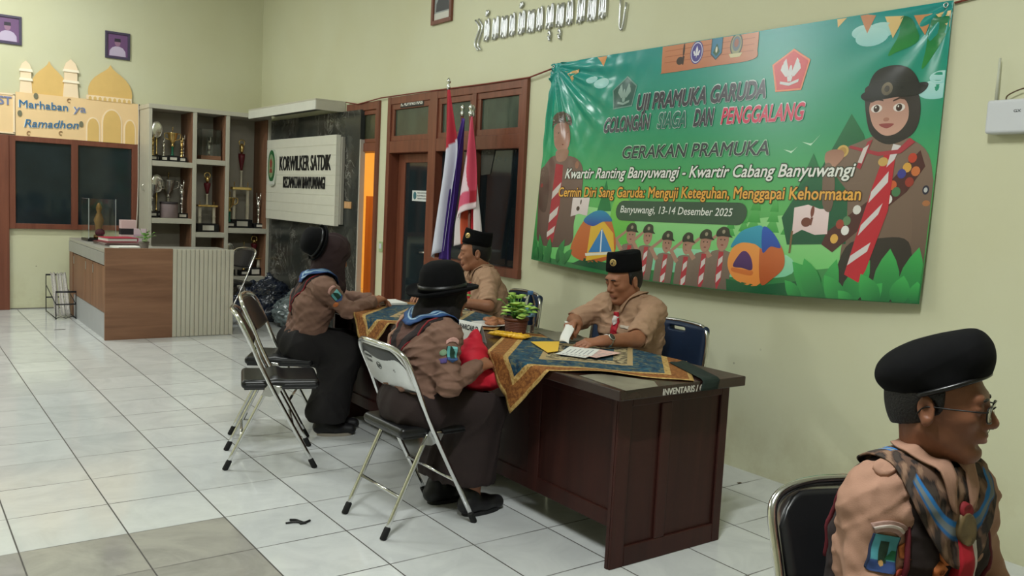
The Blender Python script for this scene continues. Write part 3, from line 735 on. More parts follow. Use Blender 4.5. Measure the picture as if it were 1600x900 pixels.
def trophy(kind, x, y, z, h, label, c=None):
    t = empty('trophy', (x, y, z), 0, label, 'trophy', 'trophies on the shelves')
    bw = min(.065, h * .16)
    if kind == 'disc':
        MB().box(-bw, bw, -.05, .05, 0, .07, .004).build('plinth', M_TBASE, t)
        MB().box(-bw * .6, bw * .6, -.0525, -.05, .02, .05).build('name_plate', M_PLATE, t)
        MB().lathe([(.02, .07), (.012, .09), (.008, .12), (.012, h * .5), (.007, h * .62)], 12).build('stem', c or M_GOLD, t)
        MB().sphere((0, 0, h * .8), (h * .13, .01, h * .2), 12).tube([(h * .13 * math.cos(a), -.004, h * .8 + h * .2 * math.sin(a)) for a in [2 * PI * k / 24 for k in range(24)]], .005, 6, closed=True).build('medallion', M_SILV, t)
    elif kind == 'cup':
        MB().box(-bw, bw, -.05, .05, 0, .07, .004).build('plinth', M_TBASE, t)
        MB().box(-bw * .6, bw * .6, -.0525, -.05, .02, .05).build('name_plate', M_PLATE, t)
        MB().lathe([(.022, .07), (.022, .08), (.012, .09), (.012, h * .42), (.02, h * .44)], 12).build('column', c or M_GREEN, t)
        s_ = h * .40 / .125; ears(cup(h * .44, s_), h * .44, s_).build('cup', M_GOLD if c is None else M_SILV, t)
        figure(MB(), h * .86, h * 1.0).build('figure', M_GOLD, t)
    elif kind == 'figure':
        MB().box(-bw, bw, -.05, .05, 0, .06, .004).build('plinth', M_TBASE, t)
        MB().box(-bw * .6, bw * .6, -.0525, -.05, .015, .045).build('name_plate', M_PLATE, t)
        MB().lathe([(.03, .06), (.012, .075), (.01, h * .35), (.022, h * .4)], 12).build('stem', c or M_SILV, t)
        figure(MB(), h * .4, h * .6 / .165).build('figure', c or M_SILV, t)
    elif kind == 'tower':
        q = min(.085, h * .12); MB().box(-q * 1.5, q * 1.5, -.07, .07, 0, .10, .004).build('plinth', M_TBASE, t)
        MB().box(-q * .8, q * .8, -.073, -.07, .02, .08).build('name_plate', M_PLATE, t)
        for dx in (-q, q):
            MB().lathe([(.02, .10), (.026, .11), (.02, .12), (.021, h * .24), (.027, h * .25), (.02, h * .26), (.021, h * .40), (.026, h * .41)], 12, (dx, 0, 0)).build('column', M_IVORY if c is None else c, t)
            figure(MB(), h * .44, h * .35).build('winged_figure', M_GOLD, t).location.x = dx
        MB().box(-q * 1.4, q * 1.4, -.05, .05, h * .41, h * .44, .003).build('deck', M_GOLD, t)
        MB().lathe([(.022, h * .44), (.012, h * .47), (.012, h * .60), (.02, h * .62)], 12).build('upper_column', M_IVORY, t)
        MB().lathe([(.012, h * .62), (.02, h * .66), (.04, h * .76), (.042, h * .80), (.03, h * .80)], 14).build('cup', M_WINE, t)
        MB().lathe([(.01, h * .8), (.022, h * .83), (.03, h * .88), (.008, h * .91)], 12).tube([(.035 * math.cos(a), 0, h * .92 + .035 * math.sin(a)) for a in [2 * PI * k / 18 for k in range(18)]], .007, 6, closed=True).build('wreath_top', M_GOLD, t)
    return t
yT = 7.38; z1, z2, zm, zr, zl = 1.747, 1.087, 1.797, .990, .392
T = [('figure', 2.155, yT, z1, .30, 'small gold trophy at the left end of the top shelf', M_GOLD), ('disc', 2.225, yT + .12, z1, .46, 'tall trophy with a pale oval medallion, at the back of the top shelf', None),
     ('figure', 2.27, yT - .02, z1, .27, 'silver figure trophy in front of the oval medallion trophy', None), ('cup', 2.375, yT, z1, .40, 'gold cup trophy with green sleeve in the middle of the top shelf', None),
     ('figure', 2.475, yT - .02, z1, .29, 'bright gold and white figure trophy near the right of the top shelf', M_GOLD), ('figure', 2.528, yT + .1, z1, .33, 'trophy farthest right on the top left shelf, behind the bright figure', None),
     ('cup', 2.150, yT, z2, .46, 'silver cup trophy at the left end of the second shelf', M_SILV), ('disc', 2.235, yT + .14, z2, .50, 'pale disc trophy behind the round drum on the second shelf', None),
     ('cup', 2.365, yT + .12, z2, .53, 'gold cup trophy with round top behind the drum on the second shelf', M_IVORY), ('figure', 2.49, yT, z2, .45, 'silver winged figure trophy at the right of the second shelf', None),
     ('tower', 2.785, yT, .930, .74, 'two column trophy with wine red cup in the narrow middle bay', None), ('tower', 3.215, yT + .05, zr, 1.14, 'tallest trophy, twin ivory columns under a wine red cup', None),
     ('cup', 3.06, yT, zr, .44, 'gold and green cup trophy left of the tallest trophy', None), ('figure', 3.425, yT, zr, .44, 'silver ringed trophy right of the tallest trophy', None),
     ('disc', 3.10, yT + .1, zl, .40, 'silver disc trophy on the low right shelf, left of two gold ones', None), ('cup', 3.25, yT, zl, .42, 'gold wreath trophy on the low right shelf', M_GOLD), ('tower', 3.385, yT + .02, zl, .50, 'red and gold trophy at the right end of the low shelf', None)]
for a in T: trophy(*a)
dm = empty('drum_box', (2.33, yT - .05, z2), 0, 'round grey box with pale band in front of the second shelf trophies', 'box')
MB().lathe([(.098, 0), (.1, .004), (.1, .165), (.097, .17)], 28).build('box_body', mat('mauve grey card', srgb(128, 112, 112), .6, noise=.08), dm)
MB().lathe([(.103, .165), (.104, .168), (.104, .185), (.10, .188)], 28).build('box_lid', mat('dark card lid', srgb(52, 44, 46), .6), dm)
cs = empty('display_case', (2.80, yT, zm), 0, 'clear display case with a small figure on a wooden base, in the middle bay', 'display case')
M_ACRYL = mat('clear acrylic', (.92, .95, .93), .03, 0, trans=1., spec=.4)
MB().box(-.12, .12, -.09, .09, 0, .05, .004).build('case_base', M_OAK, cs)
MB().box(-.115, .115, -.088, -.085, .05, .36).box(-.115, .115, .085, .088, .05, .36).box(-.115, -.112, -.085, .085, .05, .36).box(.112, .115, -.085, .085, .05, .36).box(-.115, .115, -.088, .088, .36, .363).build('case_cover', M_ACRYL, cs)
figure(MB(), .05, 1.35).build('figure', M_SILV, cs)

# ---------------------------------------------------------------- pelmet, wall sign, socket
pm = empty('pelmet', (3.208, 5.18, 2.318), 0, 'pale boxed pelmet sticking out of the wall above the green emblem sign', 'pelmet')
MB().box(0, .335, 0, 2.01, .095, .112, .002).build('top_board', M_BEIGE, pm)
MB().box(0, .012, 0, 2.01, 0, .095, .002).build('front_board', mat('white laminate', srgb(214, 214, 204), .45, noise=.03), pm)
MB().box(.012, .335, 0, .012, 0, .095, .002).build('end_board', M_BEIGE, pm)
MB().box(.012, .335, .012, 2.01, .06, .07).build('soffit', mat('dark grey soffit', srgb(96, 98, 92), .6), pm)
XS = 3.415
sg = empty('wall_sign', (XS, 0, 0), 0, 'large white slatted office sign reading KORWILKER SATDIK with a green emblem', 'sign')
ys0, ys1 = 7.10, 5.10; zs0, zs1 = 1.125, 2.075
b = MB()
for k in range(9):
    za = zs0 + (zs1 - zs0) * k / 9; b.box(0, .05, ys1, ys0, za + .003, za + (zs1 - zs0) / 9, .0015, seg=1)
b.box(.004, .05, ys1 + .002, ys0 - .002, zs0 + .002, zs1 - .002)
b.build('sign_face', mat('off white sign slats', srgb(214, 212, 198), .5, noise=.03), sg)
MB().box(.05, .082, ys1 - .045, ys0, zs0 + .02, zs1 - .02, .002).build('backing_board', mat('grey sign backing', srgb(150, 146, 136), .5), sg)
M_BLKL = mat('black acrylic letters', srgb(24, 24, 26), .4)
def sign_text(s_, p0, p1, hh, nm): return text_obj(nm, s_, M_BLKL, (-.001, p0[0], p0[1]), (0, -1, 0), (0, 0, 1), p0[0] - p1[0], hh, sg, bold=.012, depth=.008)
sign_text('KORWILKER SATDIK', (6.657, 1.711), (5.215, 1.708), .17, 'lettering')
sign_text('KECAMATAN BANYUWANGI', (6.533, 1.509), (5.349, 1.519), .135, 'lettering')
cy, cz = 6.88, 1.74
MB().prism([(cy + .125 * math.copysign(abs(math.cos(a)) ** .7, math.cos(a)), cz + .22 * math.copysign(abs(math.sin(a)) ** .7, math.sin(a))) for a in [2 * PI * k / 32 for k in range(32)]], -.02, -.002, 0).build('emblem_plate', mat('white acrylic emblem', srgb(200, 204, 190), .4), sg)
MB().prism([(cy + .112 * math.cos(a), cz + .02 + .19 * math.sin(a)) for a in [2 * PI * k / 32 for k in range(32)]], -.024, -.02, 0).build('emblem_ring', mat('green emblem ring', srgb(40, 96, 52), .5), sg)
MB().prism([(cy + .082 * math.cos(a), cz + .02 + .14 * math.sin(a)) for a in [2 * PI * k / 32 for k in range(32)]], -.028, -.024, 0).build('emblem_field', mat('pale green emblem field', srgb(130, 150, 112), .5), sg)
MB().prism([(cy + .045 * math.cos(a), cz + .05 + .06 * math.sin(a)) for a in [2 * PI * k / 5 + .3 for k in range(5)]], -.031, -.028, 0).prism([(cy - .05, cz - .06), (cy + .05, cz - .06), (cy + .03, cz - .01), (cy - .03, cz - .01)], -.031, -.028, 0).build('emblem_device', mat('red brown emblem device', srgb(140, 70, 58), .5), sg)
MB().prism([(cy + .10, cz - .20), (cy - .10, cz - .20), (cy - .08, cz - .16), (cy + .08, cz - .16)], -.026, -.02, 0).build('emblem_ribbon', mat('white acrylic ribbon', srgb(210, 212, 204), .4), sg)
so = MB().box(3.488, 3.499, 4.865, 5.025, 1.318, 1.39, .003).build('wall_socket', mat('tan plastic plate', srgb(196, 152, 104), .5)); tag(so, 'tan double wall socket on the dark marble panel', 'socket')
MB().box(3.485, 3.489, 4.885, 4.94, 1.33, 1.378, .002).box(3.485, 3.489, 4.955, 5.005, 1.33, 1.378, .002).build('rocker', mat('orange tan rocker', srgb(206, 160, 116), .45), so)

# ---------------------------------------------------------------- people
def unit(a): a = np.array(a, float); return a / np.linalg.norm(a)
def rot_to(yaw, pitch=0., roll=0.):
    """columns: forward, left, up; pitch > 0 looks down"""
    return np.array((Matrix.Rotation(yaw, 3, 'Z') @ Matrix.Rotation(pitch, 3, 'Y') @ Matrix.Rotation(roll, 3, 'X')))
class Head:
    def __init__(s, c, yaw, pitch=0., roll=0., sc=1.): s.c = np.array(c, float); s.R = rot_to(yaw, pitch, roll); s.s = sc
    def p(s, x, y, z): return s.c + s.s * (s.R @ np.array((x, y, z), float))
    def loc(s, P): return ((P - s.c) @ s.R) / s.s
    def M(s): return s.R
    def M4(s):
        m = Matrix(s.R.tolist()).to_4x4(); m = Matrix.Translation(V(s.c)) @ m @ Matrix.Scale(s.s, 4); return m
def add_head(F, h, neck, nk=1., lids=.6):
    s = h.s; E = lambda c, r, k=.012, mode=0, rot=None: F.ell(h.p(*c), np.array(r) * s, k * s, mode, h.R if rot is None else h.R @ rot)
    C_ = lambda a, b, ra, rb, k=.012, mode=0: F.cap(h.p(*a), h.p(*b), ra * s, rb * s, k * s, mode)
    E((-.012, 0, .035), (.093, .074, .083), .02)
    E((.022, 0, -.025), (.068, .057, .086), .03)
    C_((-.016, .049, -.052), (.056, .016, -.098), .013, .014, .03); C_((-.016, -.049, -.052), (.056, -.016, -.098), .013, .014, .03)
    E((.062, 0, -.098), (.024, .026, .020), .025)
    E((.054, .036, -.020), (.024, .021, .020), .02); E((.054, -.036, -.020), (.024, .021, .020), .02)
    C_((.078, -.036, .024), (.078, .036, .024), .012, .012, .02)
    for q in (-1, 1):
        E((.095, q * .031, .000), (.017, .021, .0125), .012, 1)
        E((.0715, q * .031, .000), (.0165, .0175, .0135), .004)
        E((.0735, q * .031, .008 - .004 * lids), (.0165, .019, .008 + .004 * lids), .003)
    C_((.084, 0, .014), (.105, 0, -.026), .0075, .0115, .012)
    E((.101, 0, -.031), (.013, .011, .010), .006)
    for q in (-1, 1):
        E((.092, q * .013, -.034), (.011, .0075, .008), .006); E((.098, q * .006, -.041), (.005, .0035, .004), .003, 1)
    E((.078, 0, -.058), (.019, .027, .016), .015)
    E((.0885, 0, -.0575), (.0095, .021, .0052), .004); E((.0870, 0, -.0685), (.0100, .018, .0062), .004)
    C_((.097, -.019, -.0628), (.097, .019, -.0628), .0022, .0022, .003, 1)
    E((.082, 0, -.080), (.008, .02, .005), .008, 1)
    for q in (-1, 1):
        rr = np.array(Matrix.Rotation(q * .35, 3, 'Z') @ Matrix.Rotation(-.2, 3, 'Y'))
        E((-.014, q * .076, -.006), (.019, .0085, .032), .006, 0, rr); E((-.010, q * .0835, -.004), (.0095, .005, .018), .004, 1, rr); E((-.012, q * .078, -.030), (.009, .007, .010), .006)
    F.cap(h.p(-.026, 0, -.06), neck, .048 * s * nk, .055 * s * nk, .03); F.cap(h.p(-.032, 0, -.02), h.p(-.032, 0, -.08), .052 * s * nk, .048 * s * nk, .03)
def skin_cols(h, base, lips=(.34, .13, .10)):
    base = np.array(base)
    def fn(co):
        q = h.loc(co.astype(float)); c = np.tile(base, (len(co), 1))
        n = .04 * np.sin(co[:, 0] * 90) * np.sin(co[:, 1] * 77) * np.sin(co[:, 2] * 83); c *= (1 + n)[:, None]
        d = np.sqrt(((q[:, 0] - .090) / .016) ** 2 + (q[:, 1] / .024) ** 2 + ((q[:, 2] + .063) / .0105) ** 2)
        w = np.clip(1.5 - d * 1.3, 0, 1)[:, None]; c = c * (1 - w) + np.array(lips) * w
        return c
    return fn
def add_hand(F, wrist, d, n, right, curl=(.5, .55, .6, .7), spread=.10, thumb=(.6, .7, .3), sc=1., tcurl=.4):
    w = np.array(wrist, float); d = unit(d); n = np.array(n, float); n = unit(n - d * (n @ d)); s = np.cross(d, n) * (1 if right else -1)
    offs = (.027, .009, -.010, -.027); ln = (.086, .090, .086, .078)
    segs = ((.042, .026, .021), (.046, .029, .022), (.043, .027, .021), (.034, .021, .019)); rad = (.0092, .0094, .0090, .0080)
    for i in range(4):
        k0 = w + sc * (d * .012 + s * offs[i] * .55); kn = w + sc * (d * ln[i] + s * offs[i] - n * .003)
        F.cap(k0, kn, .0150 * sc, .0105 * sc, .016 * sc)
        p = kn; a = 0.; sp = (1.5 - i) * spread
        for j, L_ in enumerate(segs[i]):
            a += curl[i] * (1., 1.15, .7)[j]; dd = math.cos(a) * (d * math.cos(sp) + s * math.sin(sp)) + math.sin(a) * n
            q = p + dd * L_ * sc; F.cap(p, q, rad[i] * sc * (1 - .07 * j), rad[i] * sc * (.93 - .09 * j), .004 * sc); p = q
    t0 = w + sc * (d * .020 + s * .020 + n * .006); td = unit(d * thumb[0] + s * thumb[1] + n * thumb[2]); p = t0
    for j, (L_, r) in enumerate(((.042, .0135), (.034, .0110), (.028, .0095))):
        q = p + td * L_ * sc; F.cap(p, q, r * sc, r * .9 * sc, .010 * sc if j == 0 else .004 * sc); p = q
        td = unit(td - s * tcurl * .5 + d * tcurl * .35 + n * .10)
    F.cap(w - d * .02, w + d * .02 * sc, .024 * sc, .022 * sc, .02)
def torso_ops(F, J, g=0., sc=1., k=.06, hips=True):
    pel, che, nk, sl, sr = (np.array(J[q], float) for q in ('pelvis', 'chest', 'neck', 'shL', 'shR'))
    lat = unit(sl - sr); up = unit(nk - pel); fw = np.cross(lat, up)
    if hips: F.ell(pel, np.array((.125, .165, .115)) * sc + g, k, 0, np.stack([fw, lat, up], 1))
    for q in (-1, 1):
        F.cap(pel + lat * q * .065 * sc + up * .04, che + lat * q * .075 * sc, .100 * sc + g, .108 * sc + g, k)
        F.cap(che + lat * q * .07 * sc, nk - up * .06 + lat * q * .08 * sc - fw * .01, .105 * sc + g, .075 * sc + g, k)
    F.cap(sl, sr, .050 * sc + g, None, k); 
    F.cap(nk - up * .025, sl, .045 * sc + g, .047 * sc + g, .05); F.cap(nk - up * .025, sr, .045 * sc + g, .047 * sc + g, .05)
    return fw, lat, up
def person(name, loc, label, J, h, skin, sc=1., lids=.6, res=.0042, handsL=None, handsR=None, legs=True):
    root = empty(name, loc, 0, label, 'person'); L = V(loc); o = np.array(loc, float)
    J = {k: np.array(v, float) - o for k, v in J.items()}; h.c = h.c - o
    F = Field(res); torso_ops(F, J, -.012, sc)
    for sd in 'LR':
        F.cap(J['sh' + sd], J['el' + sd], .046 * sc, .040 * sc, .03); F.cap(J['el' + sd], J['wr' + sd], .041 * sc, .027 * sc, .02)
        if legs:
            F.cap(J['hip' + sd], J['kn' + sd], .078 * sc, .056 * sc, .04); F.cap(J['kn' + sd], J['an' + sd], .054 * sc, .038 * sc, .03)
            f = unit(J['toe' + sd] - J['an' + sd]); F.cap(J['an' + sd] + (0, 0, -.03), J['toe' + sd], .036 * sc, .026 * sc, .03)
    for sd, kw in (('L', handsL), ('R', handsR)):
        kw = dict(kw or {}); d = kw.pop('d', J['wr' + sd] - J['el' + sd]); n = kw.pop('n', (0, 0, -1)); add_hand(F, J['wr' + sd], d, n, sd == 'R', sc=sc * .98, **kw)
    add_head(F, h, J['neck'] - np.array((0, 0, .03)), nk=sc ** 2, lids=lids)
    me = F.mesh('body'); paint(me, skin_cols(h, skin))
    link('body', me, VM('skin', .48, spec=.4, noise=.06, nscale=60), root)
    return root, J, h
def face_parts(root, h, brow=(.012, .009, .008), eyes=True, browz=.0):
    bb = bvh_of([k for k in kids(root) if k.name.split('.')[0] == 'body'][0])
    for q in (-1, 1):
        if eyes:
            m = MB().sphere((0, 0, 0), .0118, 10)
            def ec(co):
                c = np.tile(np.array((.62, .58, .54)), (len(co), 1)); d = co[:, 0] / .0118
                c[d > .86] = (.03, .018, .012); c[d > .965] = (.004, .004, .004); return c
            e = m.build('eye', VM('eyeball', .12, spec=.6), root, colfn=ec); e.matrix_local = h.M4() @ Matrix.Translation((.0755, q * .031, .000)) @ Matrix.Rotation(.2, 4, 'Y')
        bp_ = [bb.find_nearest(V(h.p(.100, q * y, .0235 + browz + .16 * (y - .012) - 5. * (y - .012) ** 2)))[0] for y in (.012, .020, .028, .036, .044, .050)]
        b = MB().tube(bp_, [.0020, .0032, .0034, .0031, .0024, .0012], 8)
        b.build('eyebrow', mat('black hair', srgb(20, 16, 15), .6, noise=.2, nscale=200), root)
def hair(root, h, low=-.05, front=.055, side=-.005, grow=.006, name='hair'):
    F = Field(.004); s = h.s
    F.ell(h.p(-.012, 0, .035), np.array((.093 + grow, .074 + grow, .083 + grow)) * s, .01, 0, h.R); F.ell(h.p(-.045, 0, -.01), np.array((.058 + grow, .064, .075)) * s, .03, 0, h.R)
    F.cap(h.p(.012, .074, .03), h.p(.006, .073, -.012), .008 * s, .004 * s, .01); F.cap(h.p(.012, -.074, .03), h.p(.006, -.073, -.012), .008 * s, .004 * s, .01)
    F.box(h.p(.14, 0, front - .12), np.array((.12, .2, .12)) * s, .01, .004, 1, h.R)
    F.half(h.p(-.05, 0, low), h.R @ np.array((.25, 0, -1)))
    for q in (-1, 1): F.ell(h.p(-.012, q * .085, -.012), np.array((.026, .022, .034)) * s, .004, 1, h.R)
    link(name, F.mesh(name), mat('short black hair', srgb(18, 15, 15), .55, noise=.3, nscale=160, bump=.4, bscale=220), root)
def peci(root, h, x0=0., tilt=.10, col=(9, 9, 11)):
    T = h.M4() @ Matrix.Translation((-.012, 0, .050)) @ Matrix.Rotation(-tilt, 4, 'Y')
    mb = MB(); rows = []; n = 40
    for (z, rx, ry) in ((-.002, .094, .075), (.0, .1, .081), (.03, .0995, .0805), (.078, .096, .074), (.090, .093, .071), (.094, .088, .066), (.088, .05, .035), (.085, .0, .0)):
        rows.append([T @ V((rx * math.cos(2 * PI * j / n), ry * math.copysign(abs(math.sin(2 * PI * j / n)) ** .85, math.sin(2 * PI * j / n)), z + .010 * math.cos(2 * PI * j / n) ** 2 * (z > .05))) for j in range(n)])
    mb.grid(rows, True)
    pe = mb.build('peci_cap', mat('black velvet cap', srgb(*col), .92, spec=.2, noise=.2, nscale=80), root)
    a = 2 * PI * x0; cx, cy_ = .0995 * math.cos(a), .0785 * math.sin(a); nn = V((math.cos(a) / .0995, math.sin(a) / .0785, .06)).normalized()
    TT = T @ Matrix.Translation((cx, cy_, .052)) @ nn.to_track_quat('Z', 'Y').to_matrix().to_4x4()
    MB().lathe([(.001, .0), (.0185, .0), (.0185, .002), (.016, .003), (.001, .0032)], 24, (0, 0, 0), TT).build('cap_badge', mat('pale brass', srgb(214, 186, 122), .35, .6, noise=.1), pe)
    MB().tube([TT @ V((x, y, .0035)) for x, y in ((-.006, -.006), (0, .003), (.003, .010))], .0018, 6).sphere(tuple(TT @ V((-.004, -.004, .0035))), .005, 6).tube([TT @ V((.012 * math.cos(q), .012 * math.sin(q), .0032)) for q in [2 * PI * k / 20 for k in range(20)]], .0009, 5, closed=True).build('badge_device', mat('dark enamel', srgb(30, 26, 24), .4), pe)
    return pe
def shirt(root, J, mt, sc=1., g=.006, sleeve='long', seed=1., hem=True, res=.0055, amp=.0055, name='shirt', open_neck=None):
    F = Field(res); fw, lat, up = torso_ops(F, J, g, sc)
    for sd in 'LR':
        a, b, c = J['sh' + sd], J['el' + sd], J['wr' + sd]
        if sleeve == 'long':
            F.cap(a, b, .057 * sc, .049 * sc, .04); F.cap(b, c - unit(c - b) * .012, .050 * sc, .036 * sc, .02)
            F.cap(c - unit(c - b) * .035, c - unit(c - b) * .015, .038 * sc, .037 * sc, .004)
        elif sleeve == 'short':
            e = a + (b - a) * .86; F.cap(a, e, .058 * sc, .062 * sc, .04); F.ell(e + unit(b - a) * .115 * sc, np.array((.1, .1, .1)) * sc, .004, 1)
    if hem: F.half(J['pelvis'] + up * (.055 if sleeve == 'long' else -.08), -up)
    dp = folds(amp, 24, seed)
    link(name, F.mesh(name, dp), mt, root); o = bpy.data.objects[[x.name for x in kids(root) if x.name.split('.')[0] == name][-1]]
    return o, bvh_of(o), fw, lat, up
def drape(bv, name, m, root, c, fw, lat, up, th, ph0, ph1, off=.008, nt=64, npx=14, thick=.003, colfn=None, off1=None, closed=True):
    """cloth laid round the neck: rays from a point inside the chest, theta 0 = front, phi measured up from level"""
    rows = []; info = []; c = V(c); fw, lat, up = V(fw), V(lat), V(up)
    for i in range(nt + (0 if closed else 1)):
        t = th[0] + (th[1] - th[0]) * i / nt; row = []; a0 = ph0(t) if callable(ph0) else ph0; a1 = ph1(t) if callable(ph1) else ph1
        last = .1
        for j in range(npx + 1):
            u = j / npx; p = a0 + (a1 - a0) * u; d = (fw * math.cos(t) + lat * math.sin(t)) * math.cos(p) + up * math.sin(p)
            hit = bv.ray_cast(c, d, .6); r = hit[3] if hit[0] is not None else last; last = r
            o_ = off if off1 is None else off + (off1 - off) * u
            row.append(c + d * (r + o_)); info.append((t, u, p))
        rows.append(row)
    mb = MB(); vs = [[mb.bm.verts.new(p) for p in r] for r in rows]
    for a, b in (zip(vs, vs[1:] + vs[:1]) if closed else zip(vs, vs[1:])):
        for j in range(npx):
            f = mb.bm.faces.new((a[j], b[j], b[j + 1], a[j + 1])); f.smooth = True
    me = bpy.data.meshes.new(name); bmesh.ops.recalc_face_normals(mb.bm, faces=mb.bm.faces[:]); mb.bm.to_mesh(me); mb.bm.free()
    if colfn is not None:
        I = np.array(info); cc = np.ones((len(I), 4), np.float32); cc[:, :3] = colfn(I[:, 0], I[:, 1], I[:, 2])
        a = me.color_attributes.new('Col', 'FLOAT_COLOR', 'POINT'); a.data.foreach_set('color', cc.ravel())
    o = link(name, me, m, root, True); s = o.modifiers.new('thickness', 'SOLIDIFY'); s.thickness = thick; s.offset = 0
    return o
def collar(bv, root, m, c, fw, lat, up, top=.95, low=.35, point=-.02, gap=.30):
    f1 = lambda t: low - (low - point) * math.exp(-((min(abs(t), abs(2 * PI - t)) - gap) / .33) ** 2)
    drape(bv, 'collar', m, root, c, fw, lat, up, (gap, 2 * PI - gap), top, f1, .010, 60, 8, .004, closed=False, off1=.016)
def snap_tube(bv, name, m, root, pts, r, off=.002):
    P = []
    for p in bez(pts, 10):
        q = bv.find_nearest(V(p)); n = q[1]; P.append(q[0] + (V(p) - q[0]).normalized() * off if (V(p) - q[0]).length > 1e-5 else q[0])
    return MB().tube(P, r, 7).build(name, m, root)
def shoe(root, an, toe, m, sole=None, sc=1.):
    f = unit((toe - an) * np.array((1, 1, 0))); F = Field(.005); z = .045
    b = np.array((an[0], an[1], 0.)); 
    F.cap(b + f * -.035 + (0, 0, .05), b + f * .06 + (0, 0, .045), .040 * sc, .040 * sc, .02); F.cap(b + f * .06 + (0, 0, .04), b + f * .15 + (0, 0, .033), .042 * sc, .034 * sc, .03); F.cap(b + (0, 0, .06) - f * .01, b + (0, 0, .10) - f * .01, .042 * sc, .043 * sc, .03)
    F.half(b + (0, 0, .012), (0, 0, -1))
    s = link('shoe', F.mesh('shoe'), m, root)
    lat = np.array((-f[1], f[0], 0)); out = []
    for k in range(28):
        a = 2 * PI * k / 28; r = np.array((.105 * math.cos(a), .045 * math.copysign(abs(math.sin(a)) ** .8, math.sin(a)))) * sc; p = b + f * (.055 + r[0]) + lat * r[1]; out.append((p[0], p[1]))
    MB().prism(out, .001, .018, 2).build('sole', sole or mat('dark rubber sole', srgb(24, 24, 26), .7), s)
SKIN = srgb(150, 100, 74); SKIN2 = srgb(160, 110, 84)
M_KHAKI = mat('khaki scout shirt cloth', srgb(168, 134, 108), .85, noise=.05, nscale=30, bump=.12, bscale=400)
M_BROWN = mat('brown scout shirt cloth', srgb(122, 92, 78), .85, noise=.06, nscale=30, bump=.12, bscale=400)
M_DKBR = mat('dark brown trouser cloth', srgb(44, 32, 30), .88, noise=.1, nscale=20, bump=.1, bscale=300)
M_SKIRT = mat('dark brown skirt cloth', srgb(40, 28, 27), .88, noise=.1, nscale=14, bump=.1, bscale=300)
M_SKIRTB = mat('black brown skirt cloth', srgb(21, 18, 19), .88, noise=.1, nscale=14, bump=.1, bscale=300)
M_HIJAB = mat('dark brown headscarf cloth', srgb(46, 29, 30), .9, noise=.1, nscale=18)
M_HIJABK = mat('black headscarf cloth', srgb(20, 15, 16), .9, noise=.1, nscale=18)
M_VEST = mat('dark brown vest cloth', srgb(58, 36, 34), .9, noise=.1, nscale=20)
M_PIPE = mat('red piping', srgb(128, 26, 34), .7)
M_RED = mat('red scarf cloth', srgb(170, 24, 40), .75, noise=.08)
M_WHT = mat('white scarf cloth', srgb(212, 204, 200), .8, noise=.05)
M_BLACKH = mat('black felt', srgb(9, 9, 11), .9, spec=.2, noise=.2, nscale=60)
M_SHOEK = mat('black shoe leather', srgb(22, 21, 24), .5, noise=.1)

def trousers(root, J, m, sc=1.):
    F = Field(.007); F.ell(J['pelvis'], np.array((.14, .175, .12)) * sc, .05)
    for sd in 'LR':
        F.cap(J['hip' + sd], J['kn' + sd], .088 * sc, .068 * sc, .04); F.cap(J['kn' + sd], J['an' + sd] + (0, 0, .03), .068 * sc, .060 * sc, .03)
    link('trousers', F.mesh('trousers', folds(.004, 18, 5)), m, root)
def legs_for(hip, kn, an, toe):
    pass

# ---- man reading papers, nearest desk ------------------------------------------------
J = dict(pelvis=(2.95, .10, .53), chest=(2.93, .10, .79), neck=(2.90, .105, .955), shL=(2.91, -.075, .915), shR=(2.90, .285, .905),
         elL=(2.665, -.215, .800), wrL=(2.43, -.225, .803), elR=(2.715, .33, .815), wrR=(2.475, .035, .845),
         hipL=(2.92, .01, .52), hipR=(2.92, .19, .52), knL=(2.50 + .10, -.02, .50), knR=(2.50 + .10, .22, .50), anL=(2.58, -.02, .09), anR=(2.58, .22, .09), toeL=(2.43, -.02, .03), toeR=(2.43, .22, .03))
h = Head((2.835, .085, 1.068), math.radians(178), math.radians(14), 0, 1.03)
man1, J, h = person('person', (2.92, .10, 0), 'man in black cap and khaki shirt reading papers at the nearest desk, wearing a wristwatch', J, h, SKIN, lids=.95,
    handsL=dict(d=(-.93, .34, -.12), n=(.05, .25, -1), curl=(.35, .4, .45, .5), spread=.06, thumb=(.8, .5, .35)), handsR=dict(d=(-.85, -.42, .10), n=(-.15, -.35, -.9), curl=(.75, .8, .85, .9), spread=.03, thumb=(.85, .25, .5)))
face_parts(man1, h, eyes=False); hair(man1, h, low=-.055, front=.06); peci(man1, h, x0=.05, tilt=.14)
so_, bv, fw, lat, up = shirt(man1, J, M_KHAKI, 1., .010, 'short', 2.)
cN = J['neck'] - up * .085
collar(bv, man1, M_KHAKI, cN, fw, lat, up, 1.10, .84, .25)
trousers(man1, J, M_DKBR)
for sd in 'LR': shoe(man1, J['an' + sd], J['toe' + sd], M_SHOEK)
P0 = J['chest'] + fw * .2
patch(bv, 'neck_scarf', M_RED, man1, J['chest'] + up * .055 + lat * -.002, -fw, up, [(-.012, .06), (.012, .06), (.032, -.06), (.028, -.13), (-.004, -.16), (-.030, -.11)], off=.012, thick=.004)
patch(bv, 'scarf_tail', M_WHT, man1, J['chest'] + up * .0 + lat * .03, -fw, up, [(-.03, -.05), (-.012, -.06), (.004, -.11), (-.01, -.135), (-.034, -.10)], off=.017, thick=.003)
patch(bv, 'scarf_knot', M_WHT, man1, J['chest'] + up * .075, -fw, up, [(-.014, .02), (.016, .016), (.010, -.02), (-.004, -.03), (-.018, -.012)], off=.02, thick=.004)
